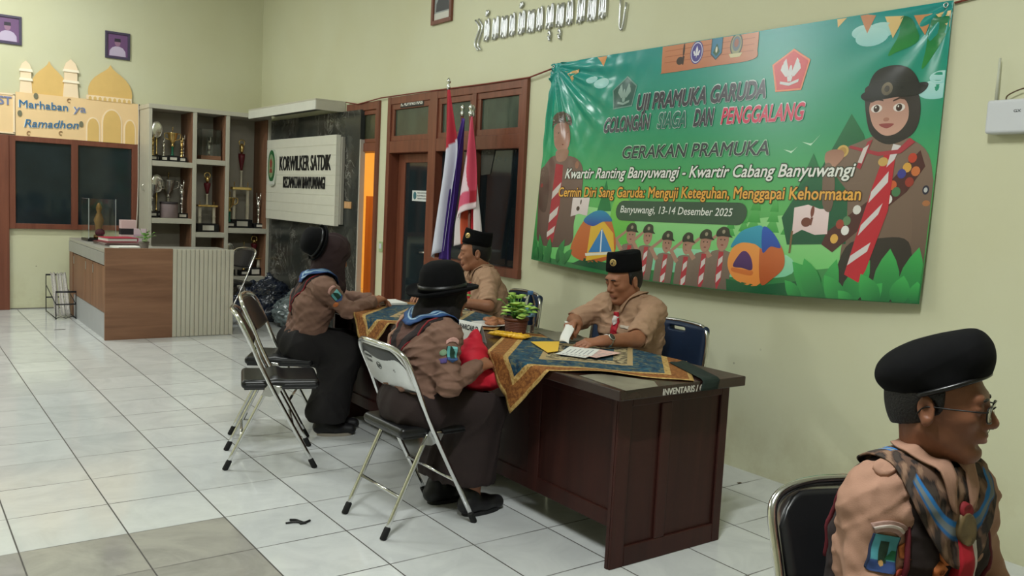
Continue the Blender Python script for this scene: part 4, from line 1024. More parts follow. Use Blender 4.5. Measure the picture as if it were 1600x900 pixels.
for q in (-1, 1):
    pk = patch(bv, 'pocket', M_KHAKI, man1, J['chest'] + lat * q * .085 + up * .0, -fw, up, [(-.05, .03), (.05, .03), (.05, -.075), (0, -.09), (-.05, -.075)], off=.004, thick=.002)
    patch(bv, 'pocket_flap', M_KHAKI, pk, J['chest'] + lat * q * .085 + up * .0, -fw, up, [(-.054, .034), (.054, .034), (.054, -.002), (.027, -.016), (0, -.004), (-.027, -.016), (-.054, -.002)], off=.009, thick=.003)
for o_ in kids(man1):
    if o_.name.startswith('pocket'): o_.parent = man1
patch(bv, 'name_tag', mat('pale name tag', srgb(190, 176, 160), .6), man1, J['chest'] + lat * .085 + up * .045, -fw, up, rect(.075, .014), off=.008)
for sd, q in (('L', 1), ('R', -1)):
    patch(bv, 'epaulette', M_KHAKI, man1, (J['sh' + sd] * .62 + J['neck'] * .38) + up * .1, -up, fw, [(-.055, -.02), (.045, -.022), (.058, 0), (.045, .022), (-.055, .02)], off=.006, thick=.004)
wd = unit(J['wrL'] - J['elL']); wc = J['wrL'] - wd * .028; wm = Matrix.Translation(V(wc)) @ V(wd).to_track_quat('Z', 'Y').to_matrix().to_4x4()
wt = MB().lathe([(.0315, -.009), (.0335, -.009), (.0335, .009), (.0315, .009)], 24, (0, 0, 0), wm).build('wristwatch', mat('steel watch band', (.6, .6, .58), .28, 1., noise=.2, nscale=300), man1)
dq = V((.15, -.72, .66)).normalized(); dm = Matrix.Translation(V(wc) + dq * .031) @ dq.to_track_quat('Z', 'Y').to_matrix().to_4x4()
MB().lathe([(.001, 0), (.019, 0), (.0195, .006), (.017, .008), (.0165, .0075), (.001, .0075)], 24, (0, 0, 0), dm).build('watch_case', mat('steel watch band', (.6, .6, .58), .28, 1.), wt)
MB().lathe([(.001, .0078), (.0155, .0078), (.0155, .0084), (.001, .0084)], 20, (0, 0, 0), dm).build('watch_dial', mat('dark watch dial', srgb(60, 62, 58), .2), wt)

# ---- man in profile behind the far desk ----------------------------------------------
J = dict(pelvis=(3.03, 1.60, .53), chest=(3.01, 1.635, .80), neck=(2.975, 1.665, .975), shL=(2.935, 1.515, .925), shR=(3.055, 1.835, .925),
         elL=(2.79, 1.30, .775), wrL=(2.565, 1.39, .80), elR=(2.86, 1.90, .80), wrR=(2.60, 1.78, .80),
         hipL=(2.98, 1.52, .52), hipR=(3.03, 1.69, .52), knL=(2.72, 1.50, .50), knR=(2.74, 1.74, .50), anL=(2.70, 1.52, .09), anR=(2.72, 1.74, .09), toeL=(2.56, 1.56, .03), toeR=(2.58, 1.80, .03))
h = Head((2.915, 1.668, 1.10), math.radians(150), math.radians(5), 0, 1.03)
man2, J, h = person('person', (3.01, 1.60, 0), 'man in black cap and khaki shirt seen in profile, seated in front of the flags', J, h, SKIN2, lids=.6,
    handsL=dict(n=(0, 0, -1), curl=(.3, .35, .4, .4), spread=.06), handsR=dict(n=(0, 0, -1), curl=(.3, .35, .4, .4)), res=.005)
face_parts(man2, h); hair(man2, h, low=-.06, front=.06); peci(man2, h, x0=.12, tilt=.26)
so_, bv, fw, lat, up = shirt(man2, J, M_KHAKI, 1., .010, 'short', 4.)
cN = J['neck'] - up * .085
collar(bv, man2, M_KHAKI, cN, fw, lat, up, 1.10, .84, .25)
trousers(man2, J, M_DKBR)
for sd in 'LR': shoe(man2, J['an' + sd], J['toe' + sd], M_SHOEK)
patch(bv, 'neck_scarf', M_RED, man2, J['chest'] + up * .05, -fw, up, [(-.012, .06), (.012, .06), (.03, -.06), (0, -.14), (-.03, -.08)], off=.012, thick=.004)
patch(bv, 'scarf_knot', M_WHT, man2, J['chest'] + up * .085, -fw, up, rect(.03, .04), off=.018, thick=.004)
for sd in 'LR': patch(bv, 'epaulette', M_KHAKI, man2, (J['sh' + sd] * .62 + J['neck'] * .38) + up * .1, -up, fw, [(-.055, -.02), (.045, -.022), (.058, 0), (.045, .022), (-.055, .02)], off=.006, thick=.004)
patch(bv, 'shoulder_mark', M_PIPE, man2, (J['shL'] * .35 + J['neck'] * .65) + up * .1 - fw * .02, -up, fw, rect(.03, .05), off=.012, thick=.003)

# ---- the girls -------------------------------------------------------------------------
def girl_badges(bv, root, J, sd, out, k=1.):
    a, b = J['sh' + sd], J['el' + sd]; ax = unit(b - a); O = a + (b - a) * .42
    M_P = VM('woven badge', .8)
    out = unit(np.array(out) - ax * (np.array(out) @ ax))
    def sea(p):
        c = np.tile(np.array(srgb(90, 160, 160)), (len(p), 1)); c[p[:, 1] < -.012] = srgb(52, 82, 130); c[(abs(p[:, 0]) < .012) & (p[:, 1] > -.02)] = srgb(24, 56, 44); c[(p[:, 0] + p[:, 1] * .8 > .02)] = srgb(120, 190, 190); c[(abs(p[:, 0]) > .0245)] = srgb(22, 34, 40); return c
    patch(bv, 'shield_badge', M_P, root, O, -out, -ax, [(-.027, .032), (.027, .032), (.027, -.022), (.0, -.036), (-.027, -.022)], off=.004, div=.0025, colfn=sea)
    patch(bv, 'arc_badge', mat('pink white badge', srgb(206, 160, 150), .8), root, O - ax * .050, -out, -ax, [(-.030, -.010), (-.016, 0), (0, .003), (.016, 0), (.030, -.010), (.028, .008), (.014, .017), (0, .020), (-.014, .017), (-.028, .008)], off=.004)
    return O, ax, out
def skirt(root, J, m, sc=1., hemz=.14, seed=3.):
    F = Field(.007); F.ell(J['pelvis'], np.array((.15, .18, .13)) * sc, .06)
    mk = (J['knL'] + J['knR']) / 2; mh = (J['hipL'] + J['hipR']) / 2; ma = (J['anL'] + J['anR']) / 2
    for sd in 'LR':
        F.cap(J['hip' + sd], J['kn' + sd], .105 * sc, .094 * sc, .07); F.cap(J['kn' + sd], J['an' + sd] + (0, 0, hemz - .06), .084 * sc, .105 * sc, .07)
    F.cap(mh, mk, .09, .08, .08); F.cap(mk, ma + (0, 0, hemz - .05), .085, .11, .1)
    F.half((0, 0, hemz), (0, 0, -1)); F.half(J['pelvis'] + unit(J['neck'] - J['pelvis']) * .125, J['neck'] - J['pelvis'])
    w = folds(.010, 13, seed)
    link('long_skirt', F.mesh('long_skirt', lambda P: w(P * np.array((1., 1., .22)))), m, root)
def bowler(root, T, m, s=1., brim=.165):
    rows = []; n = 48
    for (r, z, e) in ((.0, .128, 0), (.05, .126, 0), (.082, .112, 0), (.098, .085, 0), (.104, .05, 0), (.108, .012, 0), (.112, .004, 0), (.135, .0, 1), (brim - .006, .006, 1), (brim, .013, 1), (brim - .004, .0, 1), (.135, -.007, 1), (.108, -.006, 0), (.10, .04, 0), (.08, .09, 0), (.0, .11, 0)):
        rows.append([T @ V(((r * 1.06) * math.cos(2 * PI * j / n) * s, r * .97 * math.sin(2 * PI * j / n) * s, (z + e * .016 * abs(math.sin(2 * PI * j / n)) ** 2) * s)) for j in range(n)])
    hat = MB().grid(rows, True).build('bowler_hat', m, root)
    MB().grid([[T @ V(((.111 * 1.06) * math.cos(2 * PI * j / n) * s, .111 * .97 * math.sin(2 * PI * j / n) * s, z * s)) for j in range(n)] for z in (.008, .036)], True).build('hat_band', mat('black ribbon', srgb(10, 10, 12), .4), hat, .002)
    return hat

# nearer girl, holding the red bag
J = dict(pelvis=(1.50, .005, .535), chest=(1.555, .005, .775), neck=(1.605, .01, .900), shL=(1.60, .180, .860), shR=(1.565, -.160, .862),
         elL=(1.70, .245, .675), wrL=(1.80, .04, .725), elR=(1.545, -.235, .660), wrR=(1.735, -.165, .715),
         hipL=(1.53, .095, .53), hipR=(1.53, -.085, .53), knL=(1.83, .11, .52), knR=(1.815, -.10, .52), anL=(1.73, .12, .09), anR=(1.79, -.09, .09), toeL=(1.87, .12, .03), toeR=(1.93, -.08, .03))
h = Head((1.662, .012, .988), math.radians(4), math.radians(20), 0, .98)
g2, J, h = person('person', (1.52, .0, 0), 'girl in black bowler hat and brown uniform holding a red cloth bag, seen from behind', J, h, SKIN, .95, .9,
    handsL=dict(d=(.5, -.75, -.1), n=(.0, -.3, -1), curl=(.4, .45, .5, .5)), handsR=dict(d=(.92, .30, .10), n=(.25, .55, -.8), curl=(.40, .45, .5, .55), spread=.12, thumb=(.8, .4, .5)))
face_parts(g2, h, eyes=False)
F = Field(.005); s = h.s
F.ell(h.p(-.012, 0, .035), np.array((.105, .088, .096)) * s, .02, 0, h.R); F.cap(h.p(-.03, 0, -.02), J['neck'] + (-.02, 0, .02), .085, .085, .05); F.cap(h.p(.0, .045, -.06), J['neck'] + (.02, .07, -.02), .045, .05, .05); F.cap(h.p(.0, -.045, -.06), J['neck'] + (.02, -.07, -.02), .045, .05, .05)
F.cap(h.p(.035, 0, -.10), J['neck'] + (.055, .02, -.06), .042, .045, .05); F.ell(h.p(.085, 0, -.02), np.array((.055, .058, .08)) * s, .012, 1, h.R)
link('headscarf', F.mesh('headscarf', folds(.004, 26, 8)), M_HIJABK, g2)
bowler(g2, h.M4() @ Matrix.Translation((-.034, 0, .040)) @ Matrix.Rotation(-.46, 4, 'Y') @ Matrix.Diagonal((1, 1, 1.13, 1)), M_BLACKH, 1.0)
so_, bv, fw, lat, up = shirt(g2, J, M_BROWN, .97, .008, 'long', 6., amp=.0064)
skirt(g2, J, M_SKIRT, .95, .16)
for sd in 'LR': shoe(g2, J['an' + sd], J['toe' + sd], M_SHOEK)
O, ax, out = girl_badges(bv, g2, J, 'R', (-.12, -1, .1))
patch(bv, 'round_badge', mat('green white badge', srgb(120, 150, 120), .8), g2, O - ax * .008, -out, -ax, [(x - .038, y) for x, y in ngon(.013)], off=.005)
patch(bv, 'small_badge', mat('violet badge', srgb(84, 70, 130), .8), g2, O + ax * .026, -out, -ax, [(x - .038, y) for x, y in rect(.022, .022)], off=.005)
# vest over the back and shoulders with red piping
def vest(root, J, sc, g, side=.135, slope=.62, seed=6.):
    F = Field(.005); fw, lat, up = torso_ops(F, J, g, sc, hips=True); c = (J['shL'] + J['shR']) / 2
    for q in (-1, 1): F.half(c + lat * q * side, lat * q - up * slope)
    F.half(J['pelvis'] + up * .06, -up); F.half(c + fw * .05, fw + up * .25)
    me = F.mesh('vest', folds(.003, 24, seed))
    def fn(co):
        d = np.min([((c + lat * q * side) - co) @ unit(lat * q - up * slope) for q in (-1, 1)], 0)
        k = np.tile(np.array(srgb(88, 60, 52)), (len(co), 1)); k[d < .055] = srgb(34, 24, 25); return k
    paint(me, fn); v = link('vest', me, VM('two brown vest cloth', .9, noise=.08, nscale=20), root); bv2 = bvh_of(v)
    for q in (-1, 1):
        P = [c + lat * q * (side - slope * d) - up * d - fw * (.08 + .06 * min(1, d / .1)) + (up * .06 if d < .02 else 0) for d in (0, .04, .08, .12, .16, .20)]
        snap_tube(bv2, 'piping', M_PIPE, root, [c + lat * q * side + fw * .05 + up * .05] + P, .0045, .0)
vest(g2, J, .97, .014)
def kacu_col(I0, u, p):
    c = np.tile(np.array(srgb(42, 80, 128)), (len(u), 1)); c[(u > .30) & (u < .46)] = srgb(150, 180, 200); c[(u > .62) & (u < .70)] = srgb(170, 196, 210); c[u > .90] = srgb(30, 60, 110); return c
drape(bv, 'neck_scarf', VM('blue striped scarf', .8), g2, J['neck'] - up * .09, fw, lat, up, (0, 2 * PI), 1.05, lambda t: .66 - .34 * max(0, -math.cos(t)) ** 3 - .3 * max(0, math.cos(t)) ** 4, .014, 72, 14, .004, kacu_col, .020)
patch(bv, 'shoulder_strap', mat('tan strap', srgb(170, 134, 110), .8), g2, J['chest'] - fw * .2 + lat * .135 + up * .02, fw, up, [(-.012, .11), (.012, .11), (.012, -.14), (-.012, -.14)], off=.012, thick=.003)

# far girl at the other desk, hat hanging on her back
J = dict(pelvis=(1.675, 1.665, .535), chest=(1.715, 1.630, .785), neck=(1.745, 1.60, .945), shL=(1.78, 1.775, .895), shR=(1.70, 1.435, .90),
         elL=(1.93, 1.80, .80), wrL=(2.11, 1.64, .800), elR=(1.84, 1.38, .765), wrR=(2.045, 1.47, .805),
         hipL=(1.69, 1.745, .53), hipR=(1.65, 1.575, .53), knL=(1.915, 1.66, .50), knR=(1.88, 1.48, .50), anL=(1.82, 1.57, .09), anR=(1.74, 1.45, .09), toeL=(1.94, 1.52, .03), toeR=(1.865, 1.40, .03))
h = Head((1.815, 1.585, 1.085), math.radians(-6), math.radians(24), 0, .98)
g1, J, h = person('person', (1.64, 1.65, 0), 'girl in dark headscarf at the far desk, black hat hanging on her back', J, h, SKIN, .95, .9, res=.0055,
    handsL=dict(n=(0, 0, -1), curl=(.4, .45, .5, .5)), handsR=dict(n=(.1, .3, -1), curl=(.4, .45, .5, .6), spread=.1))
face_parts(g1, h, eyes=False)
F = Field(.006); s = h.s
F.ell(h.p(-.008, 0, .032), np.array((.108, .092, .100)) * s, .02, 0, h.R); F.cap(h.p(-.01, 0, -.03), J['neck'] + (.02, 0, .0), .092, .09, .05); F.cap(h.p(.04, .0, -.09), J['neck'] + (.09, -.03, -.05), .06, .065, .06); F.ell(h.p(.098, 0, -.02), np.array((.045, .052, .07)) * s, .012, 1, h.R)
link('headscarf', F.mesh('headscarf', folds(.005, 22, 9)), M_HIJAB, g1)
q = V((-.88, .10, .30)).normalized(); bowler(g1, Matrix.Translation(V(h.p(-.105, 0, .03))) @ q.to_track_quat('Z', 'Y').to_matrix().to_4x4(), M_BLACKH, .86, .135)
so_, bv, fw, lat, up = shirt(g1, J, M_BROWN, .97, .008, 'long', 7., amp=.0064)
skirt(g1, J, M_SKIRTB, .98, .10, 5.)
for sd in 'LR': shoe(g1, J['an' + sd], J['toe' + sd], M_SHOEK, mat('pale rubber sole', srgb(150, 142, 128), .7))
O, ax, out = girl_badges(bv, g1, J, 'R', (-.05, -1, .2))
patch(bv, 'round_badge', mat('orange badge', srgb(190, 110, 60), .8), g1, O + ax * .03, -out, -ax, [(x - .038, y) for x, y in ngon(.013)], off=.005)
vest(g1, J, .97, .014, .135, .62, 7.)
drape(bv, 'neck_scarf', VM('blue striped scarf', .8), g1, J['neck'] - up * .09, fw, lat, up, (0, 2 * PI), 1.05, lambda t: .62 - .34 * max(0, -math.cos(t)) ** 3 - .3 * max(0, math.cos(t)) ** 4, .014, 60, 12, .004, kacu_col, .022)

# ---- boy in glasses, lower right ------------------------------------------------------
J = dict(pelvis=(1.40, -2.325, .535), chest=(1.408, -2.368, .765), neck=(1.396, -2.398, .925), shL=(1.540, -2.408, .855), shR=(1.255, -2.362, .862),
         elL=(1.585, -2.465, .645), wrL=(1.50, -2.66, .60), elR=(1.195, -2.40, .645), wrR=(1.30, -2.63, .605),
         hipL=(1.47, -2.38, .53), hipR=(1.31, -2.31, .53), knL=(1.44, -2.76, .52), knR=(1.24, -2.73, .52), anL=(1.44, -2.78, .09), anR=(1.23, -2.75, .09), toeL=(1.42, -2.93, .03), toeR=(1.21, -2.90, .03))
h = Head((1.394, -2.412, 1.073), math.radians(-71), math.radians(-1), 0, .975)
boy, J, h = person('person', (1.40, -2.35, 0), 'boy in black beret and glasses with badges on his vest, seated at the lower right', J, h, srgb(124, 80, 58), .9, .65, .0036,
    handsL=dict(n=(0, 0, -1), curl=(.35, .4, .45, .5)), handsR=dict(n=(0, 0, -1), curl=(.35, .4, .45, .5)))
face_parts(boy, h)
hair(boy, h, low=-.045, front=.075, grow=.004)
s = h.s
F = Field(.0035); E = lambda c, r, k=.03, rot=None: F.ell(h.p(*c), np.array(r) * s, k, 0, h.R if rot is None else h.R @ np.array(rot))
E((-.012, 0, .050), (.099, .081, .070)); E((.036, 0, .112), (.056, .068, .048), .04); E((.058, 0, .112), (.034, .058, .050), .03); E((-.050, 0, .078), (.090, .084, .046), .04, Matrix.Rotation(-.50, 3, 'Y'))
F.half(h.p(0, 0, .035), h.R @ np.array((.42, 0, -1.)))
link('beret', F.mesh('beret', folds(.0012, 16, 4)), M_BLACKH, boy); be = [k for k in kids(boy) if k.name.startswith('beret')][0]
rm = [V(h.p(-.012 + .1035 * math.cos(a), .0855 * math.sin(a), .037 + .42 * (-.012 + .1035 * math.cos(a)))) for a in [-1.75 + 3.5 * k / 32 for k in range(33)]]
MB().tube(rm, .0055, 8).build('beret_band', mat('black leather band', srgb(16, 15, 16), .3), be)
MB().tube(bez([h.p(-.102, .01, .03), h.p(-.105, .012, -.02), h.p(-.10, .015, -.055)], 6), .002, 6).build('beret_ribbon', mat('black ribbon', srgb(10, 10, 12), .4), be)
# glasses
gl = MB(); XG = .104
def lens(q):
    return [h.p(XG - .0045 * abs(y / .02) ** 2 * .6 - (abs(q * .033 + y) > .045) * .002, q * .033 + y, -.004 + z) for (y, z) in [(.0245 * math.copysign(abs(math.cos(a)) ** .55, math.cos(a)), .0175 * math.copysign(abs(math.sin(a)) ** .6, math.sin(a))) for a in [2 * PI * k / 32 for k in range(32)]]]
for q in (-1, 1):
    gl.tube(lens(q), .0016, 7, closed=True)
    gl.tube(bez([h.p(XG - .004, q * .058, .004), h.p(.085, q * .070, .004), h.p(.03, q * .0765, .003), h.p(-.012, q * .080, .002), h.p(-.028, q * .080, -.012), h.p(-.033, q * .078, -.028)], 6), .0016, 7)
gl.tube(bez([h.p(XG, -.0095, .004), h.p(XG + .003, 0, .007), h.p(XG, .0095, .004)], 5), .0016, 7)
go = gl.build('eyeglasses', mat('dark metal spectacle frame', srgb(28, 27, 26), .35, .5), boy)
for q in (-1, 1):
    P = lens(q); c = sum((V(p) for p in P), V()) / len(P); mb = MB(); cv = mb.bm.verts.new(c); vs = [mb.bm.verts.new(p) for p in P]
    for a, b in zip(vs, vs[1:] + vs[:1]): mb.bm.faces.new((cv, a, b))
    mb.build('lens', mat('clear spectacle lens', (.97, 1, .97), .02, 0, trans=1., spec=.35), go, .0012)
bb = bvh_of([k for k in kids(boy) if k.name.split('.')[0] == 'body'][0])
MB().tube([bb.find_nearest(V(h.p(.11, y, -.0495 - 3. * y * y)))[0] for y in (-.022, -.016, -.008, .0, .008, .016, .022)], [.0003, .0007, .0008, .0006, .0008, .0007, .0003], 6).build('moustache', mat('black hair', srgb(20, 16, 15), .6), boy)
so_, bv, fw, lat, up = shirt(boy, J, mat('tan scout shirt cloth', srgb(160, 122, 102), .85, noise=.05, nscale=30, bump=.12, bscale=400), .88, .008, 'long', 3., amp=.0052)
trousers(boy, J, M_DKBR, .9)
for sd in 'LR': shoe(boy, J['an' + sd], J['toe' + sd], M_SHOEK)
F = Field(.0045); torso_ops(F, J, .014, .88)
c = (J['shL'] + J['shR']) / 2
for q in (-1, 1): F.half(c + lat * q * .128, lat * q + up * .10 + fw * .12)
F.half(J['pelvis'] + up * .0, -up)
link('vest', F.mesh('vest', folds(.003, 24, 2)), mat('black brown vest cloth', srgb(38, 28, 28), .9, noise=.15, nscale=20), boy)
vb = bvh_of([k for k in kids(boy) if k.name.startswith('vest')][0])
for q in (-1, 1):
    c2 = c + lat * q * .132
    snap_tube(vb, 'piping', mat('maroon piping', srgb(96, 22, 34), .7), boy, [c2 - fw * .12 - up * .2, c2 - fw * .10 - up * .05, c2 - fw * .05 + up * .04, c2 + up * .07, c2 + fw * .05 + up * .04, c2 + fw * .10 - up * .06, c2 + fw * .12 - up * .18, c2 + fw * .12 - up * .27], .006, .003)
def camo(t, u, p):
    x, y = np.cos(t) * (1 + u), np.sin(t) * (1 + u); n = np.sin(x * 9 + 2 * np.sin(y * 7)) + np.sin(y * 11 + 2 * np.sin(x * 8 + 1))
    c = np.tile(np.array(srgb(96, 72, 58)), (len(u), 1)); c[n > .1] = srgb(40, 32, 30); c[n > .9] = srgb(62, 52, 46); c[n < -1.1] = srgb(132, 104, 84)
    for a, b, k in ((.30, .40, srgb(38, 120, 190)), (.40, .52, srgb(128, 136, 138)), (.52, .60, srgb(34, 110, 178))):
        w = (u > a) & (u < b) & (np.cos(t) < -.2); c[w] = k
    for a, b, k in ((.56, .64, srgb(38, 112, 176)), (.64, .73, srgb(112, 120, 122)), (.73, .79, srgb(34, 92, 146))):
        w = (u > a) & (u < b) & (np.cos(t) > .45); c[w] = k
    return c
drape(vb, 'neck_scarf', VM('camouflage striped scarf', .85), boy, J['neck'] - up * .09, fw, lat, up, (0, 2 * PI), 1.12, lambda t: .74 - .50 * max(0, -math.cos(t)) ** 2 - 1.22 * max(0, math.cos(t)) ** 2.0, .010, 160, 40, .004, camo, .016)
collar(bv, boy, mat('tan scout shirt cloth', srgb(160, 122, 102), .85), J['neck'] - up * .085, fw, lat, up, 1.2, .98, .35, .22)
for q in kids(boy):
    if q.name.startswith('collar'):
        for v in q.data.vertices: v.co += (v.co - V(J['neck'] - up * .085)).normalized() * .012
M_CR = J['chest']
patch(vb, 'scarf_tail', M_RED, boy, M_CR + up * .0 + lat * .0, -fw, up, [(-.016, .075), (.012, .075), (.024, -.02), (.028, -.16), (.0, -.20), (-.018, -.10)], off=.022, thick=.004)
patch(vb, 'scarf_tail', M_WHT, boy, M_CR + up * .0 + lat * .024, -fw, up, [(-.006, .06), (.006, .06), (.010, -.06), (.006, -.15), (-.012, -.17), (-.014, -.06)], off=.018, thick=.004)
patch(vb, 'scarf_ring', mat('olive brass scarf ring', srgb(110, 92, 62), .5, .3), boy, M_CR + up * .085, -fw, up, ngon(.026, 18, .032), off=.026, thick=.006)
patch(vb, 'scarf_knot', M_PIPE, boy, M_CR + up * .12, -fw, up, ngon(.016, 14), off=.024, thick=.006)
OR = mat('orange badge', srgb(206, 122, 48), .8); DK = mat('dark red badge', srgb(104, 28, 34), .8)
for (dx, dz) in ((.048, .03), (.062, .0)):
    b_ = patch(vb, 'orange_badge', OR, boy, M_CR + up * dz - lat * dx, -fw, up, [(.017 * math.sin(2 * PI * k / 5), .019 * math.cos(2 * PI * k / 5)) for k in range(5)], off=.010, thick=.003)
    patch(vb, 'badge_device', mat('brown badge thread', srgb(120, 60, 24), .8), b_, M_CR + up * dz - lat * dx, -fw, up, rect(.010, .009), off=.0125, thick=.002)
patch(vb, 'round_badge', DK, boy, M_CR - up * .075 - lat * .055, -fw, up, ngon(.026), off=.008, thick=.002)
patch(vb, 'star_pin', mat('silver pin', (.6, .62, .6), .3, .8), boy, M_CR - up * .052 - lat * .028, -fw, up, [((.011 if k % 2 == 0 else .005) * math.sin(PI * k / 5), (.011 if k % 2 == 0 else .005) * math.cos(PI * k / 5)) for k in range(10)], off=.010, thick=.002)
MB().tube([V(M_CR - lat * .045 + fw * .122 - up * .03), V(M_CR - lat * .02 + fw * .128 - up * .14)], .0022, 6).build('pen', mat('steel pen', (.5, .5, .5), .3, .9), boy)
# sleeve badges
a, b = J['shR'], J['elR']; ax = unit(b - a); out = unit(np.array((-.38, -.9, .1)) - ax * (np.array((-.38, -.9, .1)) @ ax)); O = a + (b - a) * .42
def sea2(p):
    c = np.tile(np.array(srgb(70, 140, 150)), (len(p), 1)); c[p[:, 1] < -.014] = srgb(44, 66, 116); c[(abs(p[:, 0] + .004) < .010) & (p[:, 1] > -.02) & (p[:, 1] < .024)] = srgb(26, 50, 34); c[(p[:, 0] - p[:, 1] * .7 > .010) & (p[:, 1] > -.012) & (p[:, 1] < .008)] = srgb(24, 96, 62); c[(p[:, 0] + .006) ** 2 + (p[:, 1] + .020) ** 2 < .006 ** 2] = srgb(190, 150, 90); c[(abs(p[:, 0]) > .0275)] = srgb(26, 40, 70); return c
patch(bv, 'shield_badge', VM('woven badge', .8), boy, O, -out, -ax, [(-.030, .036), (.030, .036), (.030, -.032), (.024, -.038), (-.024, -.038), (-.030, -.032)], off=.005, div=.0022, colfn=sea2)
arc = lambda r0, r1: [(r1 * math.sin(t), r1 * math.cos(t) - .06) for t in np.linspace(-.55, .55, 9)] + [(r0 * math.sin(t), r0 * math.cos(t) - .06) for t in np.linspace(.55, -.55, 9)]
ab = patch(bv, 'arc_badge', mat('grey pink badge', srgb(164, 132, 122), .8), boy, O - ax * .052, -out, -ax, arc(.052, .074), off=.005)
patch(bv, 'arc_lettering', mat('pale badge thread', srgb(200, 186, 178), .8), ab, O - ax * .052, -out, -ax, arc(.060, .066), off=.0075)
patch(bv, 'orange_badge', OR, boy, O - ax * .012, -out, -ax, [(x + .052, y) for x, y in [(.020 * math.sin(2 * PI * k / 5), .020 * math.cos(2 * PI * k / 5)) for k in range(5)]], off=.005)
rbd = patch(bv, 'round_badge', mat('rust badge', srgb(150, 58, 40), .8), boy, O + ax * .048, -out, -ax, [(x + .052, y) for x, y in ngon(.023)], off=.005)
patch(bv, 'badge_device', DK, rbd, O + ax * .048, -out, -ax, [(x + .052, y) for x, y in ngon(.011)], off=.0075)
patch(bv, 'green_badge', mat('green white badge', srgb(120, 150, 120), .8), boy, O + ax * .075, -out, -ax, [(x + .0, y) for x, y in ngon(.017)], off=.005)
ep = patch(bv, 'epaulette', mat('tan scout shirt cloth', srgb(160, 122, 102), .85), boy, (J['shR'] * .70 + J['neck'] * .30) + up * .1, -up, fw, [(-.050, -.019), (.044, -.020), (.055, -.012), (.058, 0), (.055, .012), (.044, .020), (-.050, .019)], off=.010, thick=.003)

# ---------------------------------------------------------------- banner
BC = [[1.702, 2.47], [-1.217, 2.465], [1.779, 1.047], [-1.213, 1.077]]   # corners on the wall plane (y, z): top left, top right, bottom left, bottom right
BW, BH = 3.0, 1.42
CENTRE = V((.045, BH - .02))
def banner_disp(u, v):
    """distance of the vinyl from the wall: hangs away at the foot, creased towards its upper left eyelet"""
    s, t = min(1, max(0, u / BW)), min(1, max(0, v / BH))
    d = .016 + .085 * (1 - t) ** 1.8 * (.45 + .55 * math.sin(PI * min(max(s, 0), 1)) ** .7) + .006 * math.sin(s * 9 + t * 4) * (1 - t)
    dx, dy = u - CENTRE.x, CENTRE.y - v; r = math.hypot(dx, dy) + 1e-4; a = math.atan2(dy, max(dx, 1e-4) if dx > -.02 else dx)
    am = math.exp(-(r / .55) ** 2) * min(1, r / .10)
    d += am * .017 * math.sin(a * 19 + .6) + am * .009 * math.sin(a * 33 + 2 + r * 4)
    am2 = math.exp(-((r - .55) / .3) ** 2) * .004
    d += am2 * math.sin(u * 31 + 6 * v) * math.sin(v * 27 - 5 * u)
    dx, dy = BW - u, BH - v; r = math.hypot(dx, dy); d += .006 * math.exp(-(r / .35) ** 2) * math.sin(math.atan2(dy, dx + 1e-5) * 14)
    return max(d, .005)
def bpos(u, v, off=0.):
    s, t = u / BW, v / BH; TL, TR, BL, BR = [V(c) for c in BC]
    p = ((BL * (1 - s) + BR * s) * (1 - t) + (TL * (1 - s) + TR * s) * t); z = p.y
    if t < .3: z -= .05 * (1 - t / .3) ** 1.5 * math.sin(PI * min(max(s, 0), 1))
    return V((XW - banner_disp(u, v) - off, p.x, z))
ban = empty('banner', (XW, .3, 1.07), 0, 'large green printed event banner hanging on the right wall', 'banner'); bO = V(ban.location)
M_VINYL = VM('glossy printed vinyl', .25, spec=.75)
def vinyl(name, V2, T3, cols, lev, layer, maxlen=.06):
    """flat print as a thin film following the vinyl sheet"""
    bm = bmesh.new(); cl = bm.verts.layers.float_color.new('Col'); lv = bm.verts.layers.float.new('lev')
    vs = []
    for p, c, l in zip(V2, cols, lev):
        v = bm.verts.new((p[0], p[1], 0)); v[cl] = (*c, 1); v[lv] = l; vs.append(v)
    for t in T3:
        try: bm.faces.new([vs[i] for i in t])
        except ValueError: pass
    for co, no in (((.004, 0, 0), (-1, 0, 0)), ((BW - .004, 0, 0), (1, 0, 0)), ((0, .004, 0), (0, -1, 0)), ((0, BH - .004, 0), (0, 1, 0))):
        bmesh.ops.bisect_plane(bm, geom=bm.verts[:] + bm.edges[:] + bm.faces[:], plane_co=co, plane_no=no, clear_outer=True)
    bmesh.ops.triangulate(bm, faces=bm.faces[:])
    for _ in range(7):
        es = [e for e in bm.edges if e.calc_length() > (maxlen if (e.verts[0].co - V((0, BH, 0))).length > 1.1 else .028)]
        if not es: break
        bmesh.ops.subdivide_edges(bm, edges=es, cuts=1); bmesh.ops.triangulate(bm, faces=bm.faces[:])
    for v in bm.verts: v.co = bpos(v.co.x, v.co.y, layer * .0008 + v[lv] * .00025) - bO
    for f in bm.faces: f.smooth = True
    bmesh.ops.recalc_face_normals(bm, faces=bm.faces[:])
    me = bpy.data.meshes.new(name); bm.to_mesh(me); bm.free()
    return link(name, me, M_VINYL, ban)
